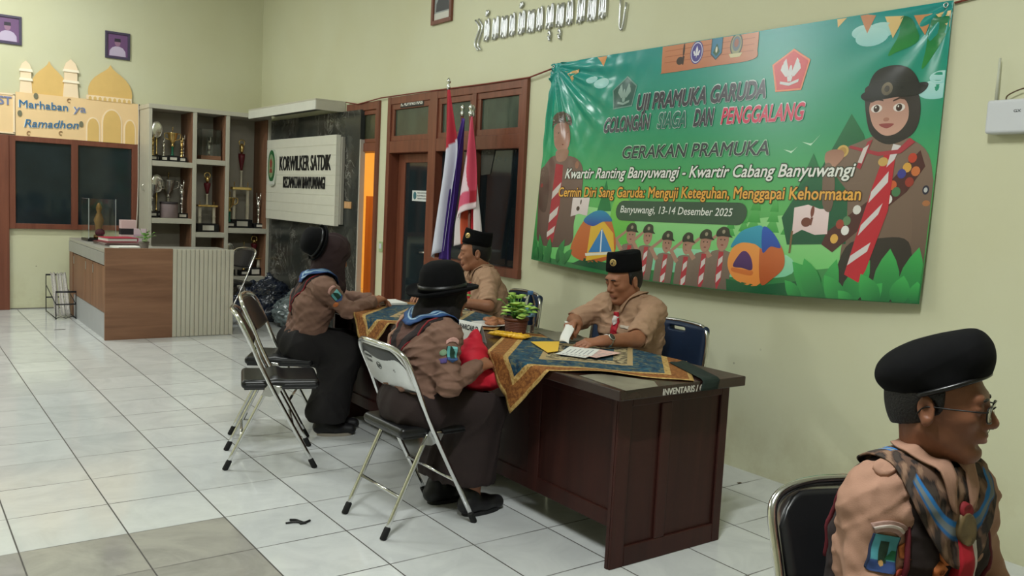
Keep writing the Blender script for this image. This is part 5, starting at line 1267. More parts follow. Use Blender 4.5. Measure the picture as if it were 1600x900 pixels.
class Print:
    """collects flat coloured shapes into one printed part of the banner"""
    def __init__(s, name, layer): s.n = name; s.l = layer; s.V = []; s.T = []; s.C = []; s.L = []; s.B = []
    def level(s, pts):
        b = (min(p[0] for p in pts), min(p[1] for p in pts), max(p[0] for p in pts), max(p[1] for p in pts))
        l = 1 + max([q[4] for q in s.B if q[0] < b[2] and b[0] < q[2] and q[1] < b[3] and b[1] < q[3]], default=-1); s.B.append((*b, l)); return l
    def poly(s, pts, c, c2=None, gdir=(0, 1)):
        k = len(s.V); pts = [tuple(p) for p in pts]; s.L += [s.level(pts)] * len(pts)
        g = [p[0] * gdir[0] + p[1] * gdir[1] for p in pts]; lo, hi = min(g), max(g)
        for p, q in zip(pts, g):
            w = (q - lo) / (hi - lo + 1e-9); s.V.append(p); s.C.append(c if c2 is None else tuple(c[i] * (1 - w) + c2[i] * w for i in range(3)))
        s.T += [tuple(k + i for i in t) for t in tessellate_polygon([[V((p[0], p[1], 0)) for p in pts]])]; return s
    def blob(s, pts, c, c2=None, n=5, gdir=(0, 1)):
        P = [V((*p, 0)) for p in pts]; m = len(P); out = []
        for i in range(m):
            a, b, d, e = P[i - 1], P[i], P[(i + 1) % m], P[(i + 2) % m]
            for k in range(n):
                t = k / n; q = .5 * ((2 * b) + (d - a) * t + (2 * a - 5 * b + 4 * d - e) * t * t + (3 * b - a - 3 * d + e) * t ** 3); out.append((q.x, q.y))
        return s.poly(out, c, c2, gdir)
    def ell(s, c, rx, ry, col, col2=None, n=24, rot=0.):
        cr, sr_ = math.cos(rot), math.sin(rot)
        return s.poly([(c[0] + rx * math.cos(2 * PI * i / n) * cr - ry * math.sin(2 * PI * i / n) * sr_, c[1] + rx * math.cos(2 * PI * i / n) * sr_ + ry * math.sin(2 * PI * i / n) * cr) for i in range(n)], col, col2)
    def text(s, body, p0, p1, h, col, bold=.02, shear=0.):
        v, t = text_tris(body, bold, shear); p0, p1 = V(p0), V(p1); d = p1 - p0; w = d.length; d = d / w; nrm = V((-d.y, d.x))
        x0, x1 = v[:, 0].min(), v[:, 0].max(); sx = w / (x1 - x0); k = len(s.V)
        for a in v:
            q = p0 + d * float((a[0] - x0) * sx) + nrm * float(a[1] * h / .73); s.V.append((q.x, q.y)); s.C.append(col)
        nc = _nc.get((body, bold, shear), len(v)); s.L += [.16 * (i // nc) for i in range(len(v))]
        s.T += [tuple(int(i) + k for i in tr) for tr in t]; return s
    def build(s, maxlen=.07, label=None):
        o = vinyl(s.n, s.V, s.T, s.C, s.L, s.l, maxlen)
        if label: o['label'] = label
        return o
# the sheet with its printed ground
nu, nv = 320, 150; vs = []; cols = []
def ground(u, v):
    t = v / BH; A, B_, C_ = np.array(srgb(20, 146, 142)), np.array(srgb(44, 152, 106)), np.array(srgb(92, 176, 94)); D = np.array(srgb(34, 110, 62))
    c = A * max(0, (t - .6) / .4) + B_ * (1 - max(0, (t - .6) / .4)) if t > .6 else (B_ * ((t - .3) / .3) + C_ * (1 - (t - .3) / .3) if t > .3 else C_ * (t / .3) + D * (1 - t / .3))
    return c * (1 + .05 * math.sin(u * 3.1 + 2 * t))
for i in range(nu + 1):
    for j in range(nv + 1):
        u, v = BW * i / nu, BH * j / nv; vs.append(bpos(u, v) - bO); cols.append(ground(u, v))
me = bpy.data.meshes.new('vinyl_sheet'); me.from_pydata(vs, [], [(i * (nv + 1) + j, (i + 1) * (nv + 1) + j, (i + 1) * (nv + 1) + j + 1, i * (nv + 1) + j + 1) for i in range(nu) for j in range(nv)])
at = me.color_attributes.new('Col', 'FLOAT_COLOR', 'POINT'); at.data.foreach_set('color', np.concatenate([np.array(cols), np.ones((len(cols), 1))], 1).astype(np.float32).ravel())
sheet = link('vinyl_sheet', me, M_VINYL, ban, True)
c_ = lambda *a: srgb(*a)
# landscape: pines, ferns, clouds, bunting
p = Print('printed_landscape', 1)
G1, G2, G3 = c_(20, 104, 62), c_(52, 150, 70), c_(96, 190, 92)
def pine(b, w, h, col, col2, lv=3):
    x, y = b
    for k in range(lv):
        y0 = y + h * k * .27; ww = w * (1 - k * .22); p.poly([(x - ww / 2, y0), (x + ww / 2, y0), (x, y0 + h * (.46 if k < lv - 1 else 1 - .27 * (lv - 1)))], col, col2)
p.blob([(0.150, 0.361), (0.455, 0.406), (0.822, 0.390), (1.296, 0.354), (1.852, 0.355), (2.317, 0.407), (2.585, 0.366), (2.956, 0.351), (2.968, 0.228), (2.104, 0.096), (1.107, 0.057), (0.139, 0.057)], c_(96, 190, 100), c_(150, 214, 140))
p.blob([(1.005, 0.156), (1.372, 0.189), (1.870, 0.197), (2.260, 0.197), (2.272, 0.092), (1.743, 0.067), (1.016, 0.072)], c_(120, 200, 160), c_(150, 214, 176))
for b, w, h in (((2.018, 0.289), .12, .24), ((2.144, 0.306), .10, .20), ((2.268, 0.298), .13, .26), ((1.954, 0.260), .09, .16), ((1.861, 0.277), .08, .14)): pine(b, w, h, c_(60, 158, 70), c_(104, 190, 104))
p.poly([(2.399, 0.655), (2.533, 0.926), (2.615, 0.819), (2.689, 0.652)], c_(18, 92, 58), c_(28, 112, 66)); p.poly([(2.264, 0.526), (2.340, 0.729), (2.458, 0.528)], c_(18, 100, 58), c_(30, 120, 70))
p.poly([(2.198, 0.385), (2.306, 0.578), (2.444, 0.654), (2.568, 0.529), (2.595, 0.268), (2.254, 0.249)], c_(12, 80, 56), c_(20, 100, 62))
p.poly([(0.695, 0.377), (0.745, 0.585), (0.835, 0.381)], c_(30, 120, 66)); p.blob([(0.835, 0.381), (0.899, 0.510), (1.033, 0.407), (1.089, 0.202), (0.876, 0.212)], c_(90, 182, 70), c_(130, 200, 90))
p.poly([(1.243, 0.332), (1.313, 0.443), (1.407, 0.338)], c_(84, 170, 90))
for cx, cy_, r in (((2.554, 1.332)[0], (2.554, 1.332)[1], .07), ((2.641, 1.327)[0], (2.641, 1.327)[1], .08), ((2.599, 1.301)[0], (2.599, 1.301)[1], .09), ((2.957, 1.015)[0], (2.957, 1.015)[1], .09), ((2.982, 1.072)[0], (2.982, 1.072)[1], .06), ((0.579, 1.238)[0], (0.579, 1.238)[1], .07), ((0.475, 1.269)[0], (0.475, 1.269)[1], .05)):
    p.ell((cx, cy_), r, r * .5, c_(150, 206, 204), c_(178, 220, 216))
for k, (q, cc) in enumerate(((((2.382, 1.466), (2.474, 1.440), (2.399, 1.373)), c_(226, 186, 120)), (((2.518, 1.427), (2.612, 1.405), (2.572, 1.322)), c_(196, 132, 92)), (((2.662, 1.392), (2.763, 1.381), (2.714, 1.281)), c_(222, 190, 130)), (((2.812, 1.377), (2.905, 1.373), (2.877, 1.276)), c_(200, 140, 92)), (((2.914, 1.374), (2.996, 1.374), (2.995, 1.293)), c_(224, 190, 130)), (((0.500, 1.428), (0.612, 1.429), (0.597, 1.347)), c_(214, 150, 96)), (((0.189, 1.349), (0.325, 1.355), (0.250, 1.273)), c_(214, 170, 110)))): p.poly(q, cc)
for q in (((2.748, 1.374), (2.804, 1.360), (2.847, 1.258), (2.738, 1.210), (2.699, 1.202), (2.743, 1.289)), ((2.902, 1.341), (2.970, 1.361), (3.000, 1.304), (2.933, 1.189), (2.878, 1.117), (2.892, 1.224))): p.blob(q, c_(40, 140, 60), c_(20, 110, 70))
for a, b, cq in (((2.149, 0.754), (2.201, 0.733), (2.237, 0.769)), ((2.259, 0.792), (2.316, 0.770), (2.368, 0.829))): p.poly([a, b, cq, (b[0] + .008, b[1] + .014), (b[0] - .006, b[1] + .012)], c_(196, 232, 204))
p.build()
# ferns in front
def fern_leaf(P, b, tip, w, c, c2):
    bx, by = b; tx, ty = tip; d = V((tx - bx, ty - by)); L_ = d.length; d.normalize(); n = V((-d.y, d.x)); pts = []
    for t, ww in ((0, .3), (.2, .8), (.4, 1), (.6, .9), (.8, .55), (1, 0)): pts.append(V(b) + d * L_ * t + n * w * ww * .5)
    for t, ww in ((.8, .55), (.6, .9), (.4, 1), (.2, .8), (0, .3)): pts.append(V(b) + d * L_ * t - n * w * ww * .5)
    P.poly([(q.x, q.y) for q in pts], c, c2, (d.x, d.y))
# scouts: generic figures as printed
fg = Print('printed_scout', 2)
SK, SK2, UN, UN2, UD = c_(186, 140, 120), c_(160, 112, 92), c_(128, 104, 90), c_(104, 82, 70), c_(74, 56, 48)
# girl at the right
fg.blob([(2.449, 0.611), (2.481, 0.726), (2.595, 0.781), (2.729, 0.821), (2.847, 0.794), (2.956, 0.715), (2.999, 0.534), (2.999, 0.230), (2.981, 0.107), (2.927, 0.007), (2.623, 0.007), (2.574, 0.201), (2.579, 0.431), (2.476, 0.528)], UN2, UN)
fg.blob([(2.893, 0.717), (2.976, 0.649), (3.015, 0.444), (2.999, 0.139), (2.933, 0.102), (2.921, 0.380), (2.881, 0.595)], c_(96, 76, 66), UN)
fg.blob([(2.597, 0.252), (2.766, 0.304), (2.915, 0.293), (2.949, 0.103), (2.928, 0.001), (2.588, 0.003)], c_(36, 32, 34), c_(50, 42, 40))
fg.poly([(2.460, 0.260), (2.480, 0.322), (2.742, 0.531), (2.860, 0.672), (2.918, 0.732), (2.950, 0.655), (2.874, 0.533), (2.691, 0.370), (2.527, 0.224)], c_(76, 34, 36))
for q, cc in (((2.883, 0.696), c_(190, 60, 40)), ((2.862, 0.650), c_(214, 160, 70)), ((2.906, 0.632), c_(200, 110, 60)), ((2.839, 0.620), c_(56, 56, 140)), ((2.882, 0.580), c_(150, 50, 40)), ((2.799, 0.564), c_(200, 90, 50)), ((2.822, 0.532), c_(70, 120, 80)), ((2.786, 0.494), c_(224, 220, 214)), ((2.631, 0.439), c_(220, 216, 210)), ((2.584, 0.382), c_(90, 130, 90)), ((2.582, 0.334), c_(230, 228, 224)), ((2.528, 0.291), c_(220, 170, 80)), ((2.549, 0.364), c_(160, 60, 50))): fg.ell(q, .022, .024, cc, n=12)
fg.blob([(2.595, 1.011), (2.604, 1.058), (2.703, 1.072), (2.820, 1.050), (2.881, 0.991), (2.896, 0.884), (2.862, 0.804), (2.758, 0.764), (2.666, 0.804), (2.623, 0.883)], c_(40, 34, 34), c_(52, 44, 42))
fg.blob([(2.628, 0.961), (2.653, 0.991), (2.744, 1.000), (2.819, 0.970), (2.838, 0.887), (2.798, 0.824), (2.730, 0.808), (2.668, 0.849), (2.638, 0.907)], c_(206, 158, 140), c_(176, 132, 118))
for q in ((2.668, 0.943), (2.786, 0.942)):
    fg.ell(q, .030, .020, c_(226, 216, 210), n=16); fg.ell(q, .016, .018, c_(60, 36, 30), n=14); fg.ell((q[0] - .004, q[1] + .006), .004, .005, c_(230, 225, 220), n=8)
    fg.poly([(q[0] - .034, q[1] + .030), (q[0], q[1] + .042), (q[0] + .034, q[1] + .034), (q[0] + .030, q[1] + .042), (q[0], q[1] + .052), (q[0] - .034, q[1] + .038)], c_(60, 40, 34))
fg.ell((2.726, 0.887), .016, .010, c_(170, 116, 100), n=12); fg.blob([(2.690, 0.863), (2.728, 0.868), (2.769, 0.863), (2.733, 0.843)], c_(150, 72, 72))
fg.blob([(2.575, 1.006), (2.607, 1.033), (2.756, 1.043), (2.903, 1.055), (2.915, 1.024), (2.865, 0.995), (2.762, 0.993), (2.626, 0.981)], c_(22, 22, 24))
fg.blob([(2.620, 1.009), (2.616, 1.079), (2.652, 1.133), (2.732, 1.150), (2.813, 1.130), (2.863, 1.076), (2.880, 1.003), (2.760, 0.999)], c_(28, 28, 30), c_(46, 44, 44))
fg.ell((2.713, 1.037), .030, .032, c_(90, 80, 64), c_(120, 106, 82)); fg.ell((2.713, 1.037), .014, .016, c_(60, 52, 44))
RD, WH = c_(188, 30, 50), c_(214, 206, 206)
fg.poly([(2.739, 0.720), (2.797, 0.713), (2.793, 0.438), (2.721, 0.147), (2.692, 0.086), (2.611, 0.121), (2.645, 0.304), (2.699, 0.562)], RD)
for q in (((2.695, 0.531), (2.772, 0.632), (2.775, 0.579), (2.687, 0.474)), ((2.664, 0.363), (2.762, 0.475), (2.747, 0.420), (2.655, 0.311)), ((2.630, 0.212), (2.727, 0.282), (2.715, 0.237), (2.620, 0.165)), ((2.778, 0.766), (2.819, 0.756), (2.793, 0.688), (2.757, 0.651))): fg.poly(q, WH)
for a in (((2.641, 0.780), (2.667, 0.792), (2.620, 0.642), (2.598, 0.653)), ((2.860, 0.794), (2.888, 0.772), (2.822, 0.719), (2.707, 0.708), (2.545, 0.751), (2.550, 0.764), (2.704, 0.728), (2.804, 0.737))): fg.poly(a, c_(170, 50, 64))
fg.poly([(2.623, 0.748), (2.652, 0.767), (2.624, 0.672), (2.602, 0.678)], c_(214, 200, 196))
fg.ell((2.737, 0.679), .026, .022, c_(200, 160, 90)); fg.ell((2.509, 0.736), .034, .032, c_(206, 170, 96)); fg.ell((2.509, 0.736), .022, .021, c_(180, 140, 74))
fg.blob([(2.413, 0.728), (2.457, 0.746), (2.509, 0.739), (2.520, 0.706), (2.488, 0.666), (2.460, 0.647), (2.419, 0.675)], SK, SK2)
fg.blob([(2.414, 0.654), (2.457, 0.667), (2.491, 0.561), (2.488, 0.429), (2.435, 0.461)], UN2, UN)
fg.ell((2.965, 0.543), .016, .022, c_(40, 40, 60)); fg.ell((2.965, 0.543), .009, .012, c_(190, 190, 190)); fg.ell((2.974, 0.480), .018, .014, c_(170, 110, 70))
fg.build(label='printed girl scout in black bowler hat'); fg = Print('printed_scout', 2)
# boy at the left
fg.blob([(0.008, 0.499), (0.030, 0.676), (0.140, 0.758), (0.374, 0.745), (0.481, 0.672), (0.504, 0.505), (0.469, 0.304), (0.455, 0.146), (0.092, 0.125), (0.027, 0.311)], c_(92, 68, 62), c_(124, 98, 90))
fg.blob([(0.111, 0.960), (0.179, 1.002), (0.269, 0.988), (0.304, 0.884), (0.275, 0.791), (0.203, 0.784), (0.136, 0.841)], c_(176, 130, 114), c_(150, 112, 96))
fg.blob([(0.083, 0.943), (0.086, 1.034), (0.169, 1.075), (0.276, 1.041), (0.307, 0.969), (0.225, 0.990), (0.122, 0.987)], c_(74, 62, 54), c_(92, 78, 66))
fg.ell((0.169, 0.921), .007, .005, c_(50, 34, 30), n=8); fg.ell((0.250, 0.922), .007, .005, c_(50, 34, 30), n=8); fg.ell((0.224, 0.838), .010, .004, c_(120, 62, 58), n=8)
fg.blob([(0.165, 0.794), (0.295, 0.800), (0.277, 0.728), (0.190, 0.721)], c_(158, 118, 100))
fg.poly([(0.178, 0.703), (0.259, 0.692), (0.283, 0.365), (0.255, 0.143), (0.177, 0.167), (0.174, 0.409)], c_(168, 46, 60))
for q in (((0.176, 0.501), (0.262, 0.570), (0.262, 0.511), (0.176, 0.446)), ((0.176, 0.339), (0.271, 0.401), (0.264, 0.342), (0.176, 0.279)), ((0.171, 0.213), (0.261, 0.263), (0.252, 0.217), (0.175, 0.176))): fg.poly(q, c_(208, 196, 192))
fg.ell((0.417, 0.691), .022, .026, SK2); fg.blob([(0.003, 0.649), (0.075, 0.676), (0.124, 0.546), (0.121, 0.360), (0.021, 0.405)], c_(84, 62, 56), c_(110, 86, 78))
for q in (((0.033, 0.546), (0.075, 0.574)), ((0.358, 0.503), (0.410, 0.482))): fg.ell(q[0], .014, .016, c_(150, 60, 60), n=10)
fg.build(label='printed boy scout with red and white scarf'); fg = Print('printed_scout', 2)
# saluting children
for k, (hx, hy, s_) in enumerate(((1.059, 0.246) + (1.05,), (1.210, 0.246) + (.98,), (1.384, 0.214) + (1.,), (1.552, 0.212) + (.96,), (1.690, 0.235) + (1.04,), (1.817, 0.253) + (1.12,))):
    w = .075 * s_; fg = Print('printed_scout', 2)
    fg.blob([(hx - w, hy - .09), (hx - w * .5, hy - .055), (hx + w * .5, hy - .055), (hx + w, hy - .09), (hx + w * .95, hy - .26), (hx + w * .9, hy - .36), (hx - w * .9, hy - .36), (hx - w * .95, hy - .26)], c_(84, 68, 62), c_(132, 112, 100))
    fg.poly([(hx - w * 1.1, hy - .10), (hx - w * 2.0, hy - .035), (hx - w * .6, hy + .03), (hx - w * .55, hy + .012), (hx - w * 1.5, hy - .035), (hx - w * .75, hy - .085)], c_(172, 130, 112))
    fg.ell((hx, hy), .040 * s_, .052 * s_, c_(178, 134, 116), c_(150, 108, 92), 18)
    fg.blob([(hx - .044 * s_, hy + .018), (hx - .044 * s_, hy + .048), (hx - .01, hy + .070), (hx + .032, hy + .062), (hx + .044 * s_, hy + .030), (hx + .060 * s_, hy + .016), (hx, hy + .020)], c_(40, 42, 36), c_(62, 62, 52))
    fg.ell((hx, hy + .044), .012, .011, c_(150, 140, 120), n=10)
    for q in (-1, 1): fg.ell((hx + q * .014, hy + .002), .005, .0035, c_(40, 28, 26), n=8)
    fg.ell((hx, hy - .026), .010, .004, c_(130, 70, 66), n=8)
    fg.poly([(hx - .018, hy - .06), (hx + .018, hy - .06), (hx + .024, hy - .20), (hx, hy - .26), (hx - .02, hy - .2)], c_(176, 50, 64)); fg.poly([(hx - .012, hy - .10), (hx + .016, hy - .08), (hx + .018, hy - .11), (hx - .012, hy - .14)], c_(210, 200, 198)); fg.poly([(hx - .014, hy - .18), (hx + .02, hy - .155), (hx + .02, hy - .19), (hx - .01, hy - .22)], c_(210, 200, 198)); fg.build()
# tents, flags, panels
te = Print('printed_tent', 3)
te.blob([(0.483, 0.092), (0.525, 0.247), (0.632, 0.354), (0.760, 0.370), (0.871, 0.297), (0.930, 0.129), (0.737, 0.056)], c_(186, 92, 46), c_(200, 110, 56))
te.poly([(0.657, 0.060), (0.655, 0.279), (0.780, 0.315), (0.890, 0.246), (0.931, 0.121)], c_(222, 178, 58)); te.poly([(0.670, 0.114), (0.773, 0.271), (0.904, 0.137)], c_(52, 124, 186)); te.poly([(0.768, 0.262), (0.780, 0.263), (0.798, 0.126), (0.786, 0.125)], c_(220, 226, 230))
te.blob([(0.571, 0.312), (0.663, 0.372), (0.772, 0.379), (0.862, 0.322), (0.768, 0.311), (0.675, 0.280)], c_(36, 70, 160), c_(44, 140, 180))
te.poly([(0.638, 0.107), (0.928, 0.138), (0.930, 0.125), (0.647, 0.090)], c_(224, 220, 206))
te.build(); te = Print('printed_tent', 3)
te.blob([(1.878, 0.123), (1.891, 0.209), (1.976, 0.261), (2.085, 0.267), (2.118, 0.051), (1.955, 0.054)], c_(226, 136, 60), c_(236, 156, 80)); te.blob([(2.086, 0.260), (2.192, 0.259), (2.243, 0.206), (2.254, 0.137), (2.199, 0.082), (2.118, 0.051)], c_(176, 84, 44), c_(204, 106, 54))
te.blob([(1.881, 0.219), (1.932, 0.296), (2.013, 0.329), (2.086, 0.331), (2.103, 0.225), (2.045, 0.243), (1.955, 0.246)], c_(34, 136, 170), c_(58, 160, 190)); te.blob([(2.086, 0.331), (2.156, 0.306), (2.219, 0.233), (2.153, 0.235), (2.105, 0.204)], c_(30, 70, 160), c_(40, 90, 186))
te.blob([(1.915, 0.126), (1.953, 0.190), (1.991, 0.204), (2.035, 0.170), (2.050, 0.113), (1.979, 0.119)], c_(66, 32, 92), c_(86, 44, 110)); te.blob([(1.912, 0.117), (1.980, 0.112), (2.055, 0.107), (2.049, 0.085), (1.973, 0.090), (1.913, 0.099)], c_(206, 108, 48))
te.build(); te = Print('printed_flag', 3)
te.poly([(2.277, 0.298), (2.269, 0.440), (2.351, 0.458), (2.422, 0.437), (2.478, 0.438), (2.485, 0.312), (2.414, 0.305), (2.334, 0.328)], c_(224, 196, 196), c_(236, 214, 214)); te.poly([(2.270, 0.319), (2.282, 0.319), (2.283, 0.209), (2.271, 0.208)], c_(120, 90, 60))
te.ell((2.353, 0.367), .030, .024, c_(112, 54, 46)); te.ell((2.382, 0.423), .011, .030, c_(122, 60, 50)); te.poly([(2.377, 0.392), (2.392, 0.392), (2.386, 0.351), (2.374, 0.354)], c_(112, 54, 46))
te.build(); te = Print('printed_flag', 3)
te.poly([(0.423, 0.333), (0.419, 0.463), (0.603, 0.466), (0.599, 0.344), (0.510, 0.354)], c_(216, 200, 200), c_(228, 214, 212)); te.ell((0.492, 0.389), .018, .016, c_(70, 50, 44)); te.ell((0.514, 0.434), .007, .018, c_(74, 52, 46))
te.build()
fe = Print('printed_ferns', 4)
for b, t_, w in (((2.518, -0.038), (2.560, 0.193), .10), ((2.627, -0.033), (2.737, 0.197), .12), ((2.832, -0.010), (2.831, 0.257), .13), ((2.929, -0.005), (2.970, 0.271), .11), ((2.731, -0.021), (2.815, 0.091), .09), ((2.897, -0.009), (2.915, 0.132), .10), ((2.441, -0.020), (2.359, 0.089), .09), ((2.626, -0.027), (2.502, 0.112), .10), ((2.517, -0.022), (2.304, 0.168), .12), ((2.479, -0.016), (2.372, 0.187), .11), ((2.800, -0.019), (2.698, 0.129), .10), ((2.985, 0.001), (2.981, 0.107), .08), ((2.680, -0.033), (2.590, 0.043), .07), ((2.383, -0.019), (2.273, 0.075), .07)):
    fern_leaf(fe, b, t_, w, c_(16, 96, 54), c_(60, 172, 84))
fe.build(); fe = Print('printed_ferns', 4)
for b, t_, w in (((0.093, 0.011), (0.009, 0.159), .06), ((0.146, 0.011), (0.082, 0.195), .06), ((0.221, 0.016), (0.221, 0.179), .07), ((0.330, 0.019), (0.395, 0.178), .07), ((0.401, 0.024), (0.494, 0.120), .06), ((0.258, 0.013), (0.138, 0.119), .06), ((0.437, 0.022), (0.348, 0.103), .06), ((0.045, 0.013), (0.065, 0.095), .05)):
    fern_leaf(fe, b, t_, w, c_(18, 96, 50), c_(54, 140, 74))
fe.build(); fe = Print('printed_ground', 3)
fe.poly([(0.506, 0.027), (0.635, 0.076), (1.047, 0.062), (1.110, 0.033), (0.868, 0.022)], c_(20, 76, 50)); fe.build(); fe = Print('printed_ground', 3); fe.poly([(1.877, 0.059), (2.111, 0.039), (2.353, 0.075), (2.476, 0.008), (2.241, -0.006), (1.893, 0.001)], c_(16, 84, 52), c_(26, 92, 56))
fe.build()
# wooden plaque with four emblems, pentagons
em = Print('printed_emblems', 3)
em.blob([(1.138, 1.437), (1.136, 1.453), (1.477, 1.458), (1.873, 1.456), (1.888, 1.442), (1.893, 1.327), (1.864, 1.266), (1.552, 1.257), (1.167, 1.251), (1.148, 1.268)], c_(190, 116, 78), c_(206, 136, 96), 6)
for a, b in (((1.191, 1.454), (1.200, 1.422)), ((1.824, 1.451), (1.832, 1.422))): em.poly([(a[0] - .006, a[1]), (a[0] + .006, a[1]), (b[0] + .006, b[1]), (b[0] - .006, b[1])], c_(60, 40, 30))
for k in range(3):
    a, b = ((1.167, 1.387), (1.867, 1.389))[0], ((1.167, 1.387), (1.867, 1.389))[1]; dz = -.035 * k
    em.poly([(a[0], a[1] + dz), (b[0], b[1] + dz), (b[0], b[1] + dz - .004), (a[0], a[1] + dz - .004)], c_(170, 98, 64))
em.ell((1.301, 1.315), .030, .024, c_(56, 36, 28)); em.ell((1.326, 1.378), .008, .038, c_(58, 38, 30)); em.poly([(1.320, 1.341), (1.336, 1.339), (1.332, 1.289), (1.321, 1.290)], c_(56, 36, 28))
q = (1.434, 1.351); em.ell(q, .052, .068, c_(70, 60, 140)); em.ell(q, .046, .061, c_(216, 212, 226)); em.ell(q, .041, .055, c_(70, 58, 140))
em.poly([(q[0], q[1] + .040), (q[0] + .010, q[1] + .015), (q[0] + .006, q[1] - .008), (q[0], q[1] - .036), (q[0] - .006, q[1] - .008), (q[0] - .010, q[1] + .015)], c_(226, 222, 232))
for s_ in (-1, 1): em.poly([(q[0] + s_ * .006, q[1] - .010), (q[0] + s_ * .018, q[1] + .012), (q[0] + s_ * .028, q[1] + .008), (q[0] + s_ * .024, q[1] - .006), (q[0] + s_ * .012, q[1] - .016)], c_(226, 222, 232))
em.poly([(q[0] - .02, q[1] - .012), (q[0] + .02, q[1] - .012), (q[0] + .02, q[1] - .018), (q[0] - .02, q[1] - .018)], c_(226, 222, 232))
q = (1.590, 1.356); em.poly([(q[0] - .044, q[1] + .066), (q[0] + .044, q[1] + .066), (q[0] + .044, q[1] - .03), (q[0], q[1] - .066), (q[0] - .044, q[1] - .03)], c_(50, 60, 60)); em.poly([(q[0] - .038, q[1] + .060), (q[0] + .038, q[1] + .060), (q[0] + .038, q[1] - .026), (q[0], q[1] - .058), (q[0] - .038, q[1] - .026)], c_(40, 120, 156)); em.poly([(q[0] - .026, q[1] - .02), (q[0], q[1] + .03), (q[0] + .026, q[1] - .02), (q[0], q[1] - .045)], c_(30, 84, 50)); em.ell((q[0], q[1] - .006), .008, .018, c_(220, 214, 190)); em.poly([(q[0] - .05, q[1] + .062), (q[0] + .05, q[1] + .062), (q[0] + .046, q[1] + .076), (q[0] - .046, q[1] + .076)], c_(206, 200, 180))
q = (1.737, 1.362); em.ell(q, .046, .066, c_(60, 70, 56)); em.ell(q, .038, .056, c_(150, 150, 110)); em.ell((q[0], q[1] + .006), .030, .042, c_(96, 110, 120)); em.ell((q[0], q[1] + .01), .016, .024, c_(150, 84, 60)); em.poly([(q[0] - .05, q[1] - .048), (q[0] + .05, q[1] - .048), (q[0] + .034, q[1] - .07), (q[0] - .034, q[1] - .07)], c_(206, 196, 150))
def penta(pts, edge, fill, bird, k=.9):
    cx, cy_ = sum(a[0] for a in pts) / 5, sum(a[1] for a in pts) / 5
    em.poly([(cx + (a[0] - cx) * 1.06, cy_ + (a[1] - cy_) * 1.06) for a in pts], edge); em.poly([(cx + (a[0] - cx) * .96, cy_ + (a[1] - cy_) * .96) for a in pts], fill)
    w = max(a[0] for a in pts) - min(a[0] for a in pts)
    for s_ in (-1, 1):
        for j in range(3): em.poly([(cx + s_ * w * (.02 + .02 * j), cy_ - w * .08), (cx + s_ * w * (.15 + .05 * j), cy_ + w * (.30 - .07 * j)), (cx + s_ * w * (.22 + .03 * j), cy_ + w * (.22 - .09 * j)), (cx + s_ * w * (.08 + .02 * j), cy_ - w * .13)], bird)
    em.ell((cx, cy_ - w * .02), w * .05, w * .16, bird); em.poly([(cx - w * .08, cy_ - w * .12), (cx + w * .08, cy_ - w * .12), (cx + w * .05, cy_ - w * .24), (cx - w * .05, cy_ - w * .24)], bird); em.poly([(cx - w * .26, cy_ - w * .22), (cx, cy_ - w * .27), (cx + w * .26, cy_ - w * .20), (cx + w * .25, cy_ - w * .27), (cx, cy_ - w * .34), (cx - w * .26, cy_ - w * .28)], bird)
penta([(2.141, 1.289), (2.246, 1.224), (2.210, 1.076), (2.053, 1.077), (2.014, 1.219)], c_(226, 120, 70), c_(204, 40, 44), c_(206, 206, 206))
penta([(0.832, 1.260), (0.931, 1.194), (0.905, 1.070), (0.733, 1.059), (0.710, 1.178)], c_(110, 150, 140), c_(52, 92, 84), c_(140, 166, 158))
em.build()
# lettering
tx = Print('printed_lettering', 5)
def line(body, p0, p1, h, fill, edge, b0=.075, b1=.028, shear=0., grow=.003, dx=(0, 0)):
    p0, p1 = V(p0), V(p1); d = (p1 - p0).normalized()
    t0 = Print('printed_lettering', 5); t0.text(body, p0 - d * grow, p1 + d * grow, h * 1.03, edge, b0, shear); t0.build(.06)
    t1 = Print('printed_lettering', 6); t1.text(body, p0, p1, h, fill, b1, shear); t1.build(.06)
INK, EDG = c_(58, 56, 66), c_(206, 212, 212)
line('UJI PRAMUKA GARUDA', (0.957, 1.037), (1.987, 1.048), .100, INK, EDG, .062, .040, .15)
line('GOLONGAN', (0.657, 0.906), (1.097, 0.913), .094, c_(72, 72, 80), EDG, .062, .040, .15)
line('SIAGA', (1.165, 0.914), (1.410, 0.912), .094, c_(30, 112, 92), EDG, .062, .040, .15)
line('DAN', (1.472, 0.912), (1.628, 0.913), .100, INK, EDG, .062, .040, .15)
line('PENGGALANG', (1.686, 0.914), (2.253, 0.911), .094, c_(206, 30, 74), c_(226, 216, 220), .05, .028, .15)
line('GERAKAN PRAMUKA', (0.871, 0.728), (2.059, 0.728), .082, c_(56, 62, 66), c_(170, 210, 180), .045, .016, .12)
line('Kwartir Ranting Banyuwangi - Kwartir Cabang Banyuwangi', (0.302, 0.597), (2.596, 0.608), .072, c_(232, 232, 226), c_(44, 62, 48), .06, .018, .2)
line('Cermin Diri Sang Garuda: Menguji Keteguhan, Menggapai Kehormatan', (0.254, 0.469), (2.644, 0.488), .068, c_(232, 170, 72), c_(84, 56, 30), .065, .018, 0.)
pl = Print('date_panel', 4); a, b = (0.945, 0.389), (1.902, 0.397); r = .062
pl.poly([(a[0] + r * math.cos(t), a[1] + r * math.sin(t)) for t in np.linspace(PI / 2, 1.5 * PI, 10)] + [(b[0] + r * math.cos(t), b[1] + r * math.sin(t)) for t in np.linspace(-PI / 2, PI / 2, 10)], c_(58, 84, 66)); pl.build()
